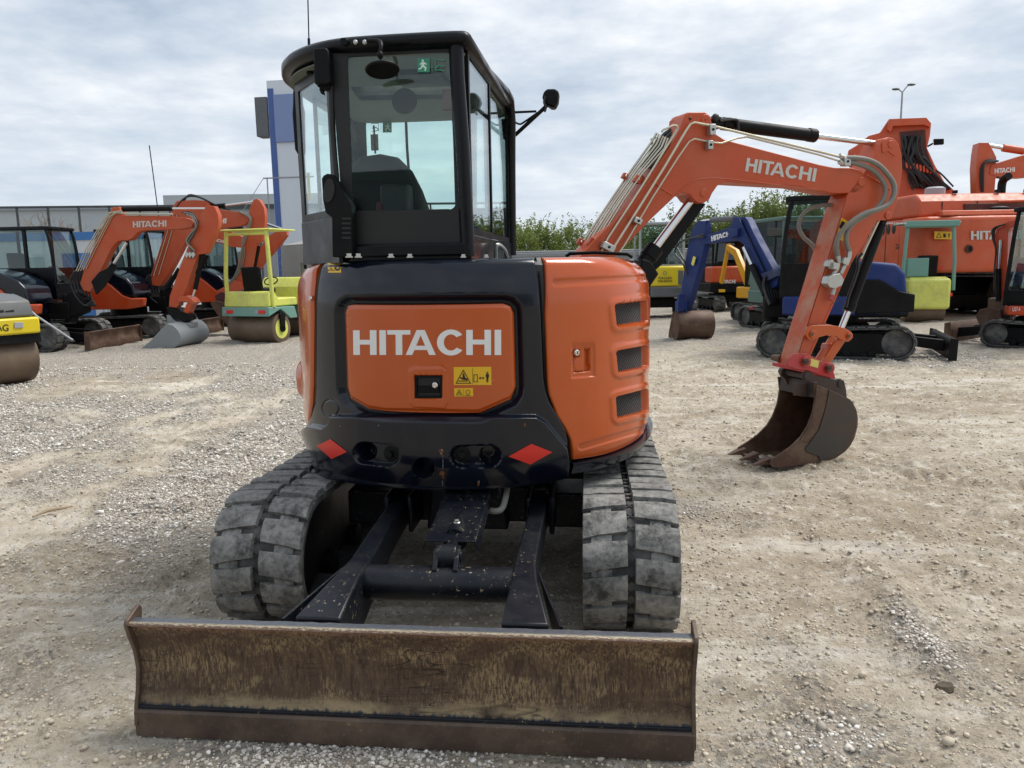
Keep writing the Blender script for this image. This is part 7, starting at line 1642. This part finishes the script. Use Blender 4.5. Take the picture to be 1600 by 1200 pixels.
# big pale hall and grey hall
M_hall = paint('pale_hall_cladding', 'a9b0b4', .6, var=.03, dust=.05); M_hall2 = paint('grey_hall_cladding', '888f96', .6, var=.03, dust=.05); M_trim = paint('dark_green_trim', '33474a', .5)
HF = Frame(-62, 66, 3)
ha = thing('warehouse', 'long pale warehouse behind the tall fence at the left', 'warehouse', HF)
P_(HF, lambda b: b.box(0, 43, 0, 22, 0, 6.9), 'wall', M_hall, ha); P_(HF, lambda b: b.box(-.3, 43.3, -.3, 22.3, 6.9, 7.15), 'roof', M_hall2, ha)
for k in range(8): P_(HF, lambda b: b.box(3+k*5, 5.4+k*5, -.05, -.004, 3.0, 4.4), 'window', M_glass2, ha)
HG = Frame(-24.2, 56, 2)
hg = thing('warehouse', 'grey flat roofed hall with dark trim line left of the sign tower', 'warehouse', HG)
P_(HG, lambda b: b.box(0, 17.5, 0, 18, 0, 5.9), 'wall', M_hall2, hg); P_(HG, lambda b: b.box(-.15, 17.65, -.15, 18.1, 5.9, 6.1), 'roof_trim', M_trim, hg); P_(HG, lambda b: b.box(-.25, 17.75, -.25, 18.2, 6.1, 6.9), 'roof', M_hall, hg)
P_(HG, lambda b: b.box(4, 8, -.06, -.004, 0, 4.0), 'door', M_fen, hg)
# site container with blue edges behind the first cab
M_cont = paint('white_container_paint', 'c4c9cc', .5, var=.03, dust=.15); M_cblue = paint('blue_container_paint', '2f6fae', .45, var=.05, dust=.1)
CF = Frame(-16.6, 24.6, -4)
ct = thing('site_container', 'white site office container with blue corner posts behind the nearest left cab', 'container', CF)
P_(CF, lambda b: b.box(0, 6, 0, 2.4, .1, 2.6), 'wall', M_cont, ct)
for x in (0, 5.85):
    P_(CF, lambda b: b.box(x-.02, x+.17, -.03, .12, .1, 2.65), 'corner_post', M_cblue, ct)
P_(CF, lambda b: b.box(-.03, 6.03, -.04, 2.44, 2.6, 2.85), 'roof', M_cblue, ct)
P_(CF, lambda b: b.box(2.6, 3.5, -.03, -.004, .12, 2.2), 'door', M_cblue, ct); P_(CF, lambda b: b.box(.8, 2.0, -.03, -.004, 1.1, 2.1), 'window', M_glass2, ct)
for k in range(14): P_(CF, lambda b: b.box(3.7+k*.15, 3.76+k*.15, -.03, -.002, .15, 2.58), 'wall_rib', M_cont, ct) if k < 14 else None
# sign tower
ST = Frame(-8.9, 31.5, -8)
M_swh = paint('white_sign_panel', 'ccd2d8', .4, var=.02, dust=.03); M_sbl = paint('blue_sign_panel', '7688b0', .4, var=.05, dust=.03); M_sbl2 = paint('deep_blue_stripe', '3f5a96', .4, var=.03, dust=.02)
tw = thing('sign_tower', 'tall white advertising tower with blue stripe and blue panel beside the cab', 'sign', ST)
tower = P_(ST, lambda b: b.box(-.52, .62, 0, .6, 0, 8.9), 'column', M_swh, tw)
P_(ST, lambda b: b.box(-.50, -.26, -.02, -.003, 0, 8.6), 'blue_stripe', M_sbl2, tw)
P_(ST, lambda b: b.box(-.24, .64, -.10, -.004, 6.55, 8.35), 'blue_panel', M_sbl, tw, bev=.01)
P_(ST, lambda b: b.box(-1.05, -.54, -.05, .5, 6.8, 8.3), 'side_board', M_wg, tw, bev=.02)
P_(ST, lambda b: b.tube([(-.9, 0, 5.2), (1.2, 0, 5.2)], .03, 6), 'cross_bar', M_alu, tw)
P_(ST, lambda b: (b.tube([(-.75, 0, 0), (-.75, 0, 5.2)], .025, 6), b.tube([(-.9, 0, 5.2), (-4.2, -1, .2)], .012, 4)), 'stay_wire', M_alu, tw)
# tarpaulin shelter
M_tarp = paint('grey_tarpaulin', '8a8a86', .7, var=.12, dust=.3, bump=.5, bscale=6)
TP = Frame(-7.6, 26.0, -4)
def tarp(b):
    n = 30; rows = 10; vs = []
    for j in range(rows+1):
        for i in range(n+1):
            x = i/n*4.6; z = j/rows*(2.35+.22*x/4.6*1.0); f = 1-j/rows; vs.append((x, .16*math.sin(x*5+.8*math.sin(z*3))*f+.05*math.sin(x*13)*f+.10*f*f, z))
    b.add(vs, [(j*(n+1)+i, j*(n+1)+i+1, (j+1)*(n+1)+i+1, (j+1)*(n+1)+i) for j in range(rows) for i in range(n)])
tp = thing('tarpaulin_shelter', 'grey hanging tarpaulin shelter behind the yellow and green roller', 'shelter', TP)
P_(TP, tarp, 'front_sheet', M_tarp, tp); P_(TP, lambda b: b.hexa([(0, .02, 2.33), (4.6, .02, 2.55), (4.6, 3.2, 2.55), (0, 3.2, 2.33)], [(0, .0, 2.38), (4.6, .0, 2.60), (4.6, 3.2, 2.9), (0, 3.2, 2.7)]), 'roof_sheet', M_tarp, tp, bev=.02)
P_(TP, lambda b: (b.box(-.02, .02, 0, .06, 0, 2.35), b.box(4.58, 4.64, 0, .06, 0, 2.55)), 'frame', M_alu, tp)
# lamps, mast
def street_lamp(fr, H, label, arms):
    t = thing('street_lamp', label, 'street lamp', fr)
    P_(fr, lambda b: b.tube([(0, 0, 0), (0, 0, H*.5), (0, 0, H)], .07, 8, 0, [.10, .08, .05]), 'pole', M_alu, t)
    for (dx, dz, L) in arms:
        a = P_(fr, lambda b: b.tube([(0, 0, H-.05), (dx*.6, 0, H+dz*.7), (dx, 0, H+dz)], .035, 6), 'arm', M_alu, t)
        P_(fr, lambda b: b.ell((dx+(L if dx > 0 else -L)*.5, 0, H+dz+.02), (L, .14, .07), 12, 6), 'lamp_head', M_post, a)
LR = Frame(23.4, 47.5, 0); street_lamp(LR, 11.35, 'street lamp with two heads above the huge orange boom at the right', ((.38, .36, .26), (-.28, .12, .24)))
LL = Frame(-29.6, 43.0, 0); street_lamp(LL, 5.2, 'thin street lamp with one arm in front of the bare tree at the left', ((-1.5, .55, .12),))
MA = Frame(-12.6, 27.5, 0); mt = thing('radio_mast', 'thin leaning radio mast standing up behind the left row', 'mast', MA)
P_(MA, lambda b: b.tube([(.42, 0, 0), (.36, 0, 3.0), (.22, 0, 5.9)], .018, 5), 'mast_tube', M_blk, mt)
# bare tree
BT = Frame(-25.8, 42.5, 20)
def bare(b):
    r = random.Random(9)
    def br(p, d, L, rad, k):
        q = p+d*L; m_ = (p+q)/2+np.array([r.uniform(-.05, .05)*L, r.uniform(-.05, .05)*L, 0]); b.tube([p, m_, q], rad, 5 if k < 2 else 3, 0, [rad, rad*.8, rad*.55])
        if k >= 5: return
        for _ in range(3 if k < 4 else 2):
            e = d+np.array([r.uniform(-.7, .7), r.uniform(-.7, .7), r.uniform(-.25, .45)]); e /= np.linalg.norm(e); br(q, e, L*r.uniform(.6, .85), rad*.55, k+1)
    br(np.array([0, 0, 0.]), np.array([0, 0, 1.]), 1.6, .16, 0)
bt = thing('bare_tree', 'leafless tree on the left edge in front of the warehouse', 'tree', BT); bt.scale = (1.15, 1.15, 1.0)
P_(BT, bare, 'trunk', paint('pale_bark', '8a7d70', .9, var=.15), bt)
# heap of boards, scrap and tubs behind the grey bucket
rb_ = random.Random(21); M_wood = paint('weathered_boards', '7d6a56', .8, var=.3, dust=.4); M_wood2 = paint('white_boards', 'b8b4ac', .7, var=.1, dust=.4)
HP = Frame(-10.0, 25.2, 0)
for k in range(16):
    x = -1.2+rb_.uniform(0, 3.4); z = rb_.uniform(.1, .5); a = rb_.uniform(-.5, .5); L = rb_.uniform(.8, 1.8); sl_ = rb_.uniform(-.35, .6); y = rb_.uniform(-.6, .6)
    fr_ = HP.sub(x, y, math.degrees(a))
    o = P_(fr_, lambda b: b.hexa([(-L/2, -.09, z), (L/2, -.09, z+sl_*.5), (L/2, .09, z+sl_*.5), (-L/2, .09, z)], [(-L/2, -.09, z+.05), (L/2, -.09, z+.05+sl_*.5), (L/2, .09, z+.05+sl_*.5), (-L/2, .09, z+.05)]), 'loose_board', M_wood if k % 3 else M_wood2, None, bev=.004)
    tag(o, 'weathered board in the heap behind the grey bucket' if k % 3 else 'white board in the heap behind the grey bucket', 'board', 'boards in the heap behind the left row')
# grass verge beyond the yard
def verge():
    r = np.random.default_rng(6); n = 26000; x = r.uniform(-34, 30, n); y = r.uniform(31.8, 41, n); h = r.uniform(.06, .22, n)
    d = r.normal(size=(n, 2))*.05; V = np.stack([np.stack([x-.03, y, 0*x], 1), np.stack([x+.03, y, 0*x], 1), np.stack([x+d[:, 0], y+d[:, 1], h], 1)], 1).reshape(-1, 3)
    me = np_mesh('grass', V, np.arange(3*n).reshape(n, 3)); me.materials.append(paint('grass_blades', '6d7a3c', .8, var=.2, dust=0)); o = bpy.data.objects.new('grass', me); COL.objects.link(o)
    tag(o, 'rough green grass verge beyond the back fence', 'grass', kind='stuff')
verge()
vs_ = MB(WF); vs_.box(-60, 60, 31.5, 42, .0, .02); vo = vs_.build('grass_verge', paint('grass_soil', '5c6238', .95, var=.2, dust=.3), None); vo['kind'] = 'structure'
# unseen dark hall behind the viewer, added so the glossy panels reflect something
WH = Frame(26, -34, 182); added_hall = thing('warehouse', 'long dark unseen warehouse behind the viewer, added to be mirrored in the glossy paint', 'warehouse', WH)
P_(WH, lambda b: b.box(0, 48, 0, 14, 0, 6.5), 'wall', paint('added_hall_cladding', '565b60', .6), added_hall); P_(WH, lambda b: b.box(-.3, 48.3, -.3, 14.3, 6.5, 7.0), 'roof', M_trim, added_hall)
for k in range(6): P_(WH, lambda b: b.box(3+k*7.5, 7+k*7.5, -.08, -.004, 0, 4.4), 'door', M_hall if k % 2 else M_trim, added_hall)
# a broken stick and a clod left on the dirt
g1, g2 = G(52, 812), G(113, 795); SK = Frame(g1[0], g1[1], math.degrees(math.atan2(g2[1]-g1[1], g2[0]-g1[0])))
Ls = float(np.hypot(*(g2-g1)[:2])); so_ = P_(SK, lambda b: b.tube([(0, 0, .02), (Ls*.4, .015, .03), (Ls*.7, -.01, .028), (Ls, .0, .02)], .014, 7, 3, [.008, .012, .011, .007]), 'stick', paint('dusty_stick', '9c8b74', .9, var=.2, dust=.6, dustc='b8ab97'), None)
tag(so_, 'broken wooden stick lying on the gravel at the far left', 'stick')
g3 = G(1476, 1082); CK = Frame(g3[0], g3[1], 20)
def clod(b):
    r = random.Random(2); n = 10; vs = []
    for j in range(5):
        ph = PI*j/4
        for i in range(n): a = 2*PI*i/n; k = r.uniform(.8, 1.2); vs.append((.045*k*math.sin(ph)*math.cos(a), .03*k*math.sin(ph)*math.sin(a), .018+.022*math.cos(ph)*k))
    b.add(vs, [(j*n+i, j*n+(i+1) % n, (j+1)*n+(i+1) % n, (j+1)*n+i) for j in range(4) for i in range(n)])
co_ = P_(CK, clod, 'earth_clod', paint('dark_earth', '4a4034', .95, var=.3, dust=.4, dustc='8a7c68', bump=.6), None, bev=.004); tag(co_, 'dark earth clod at the end of the stony ridge in the right foreground', 'clod')
for o in list(bpy.data.objects):
    if '_y' in o: del o['_y']
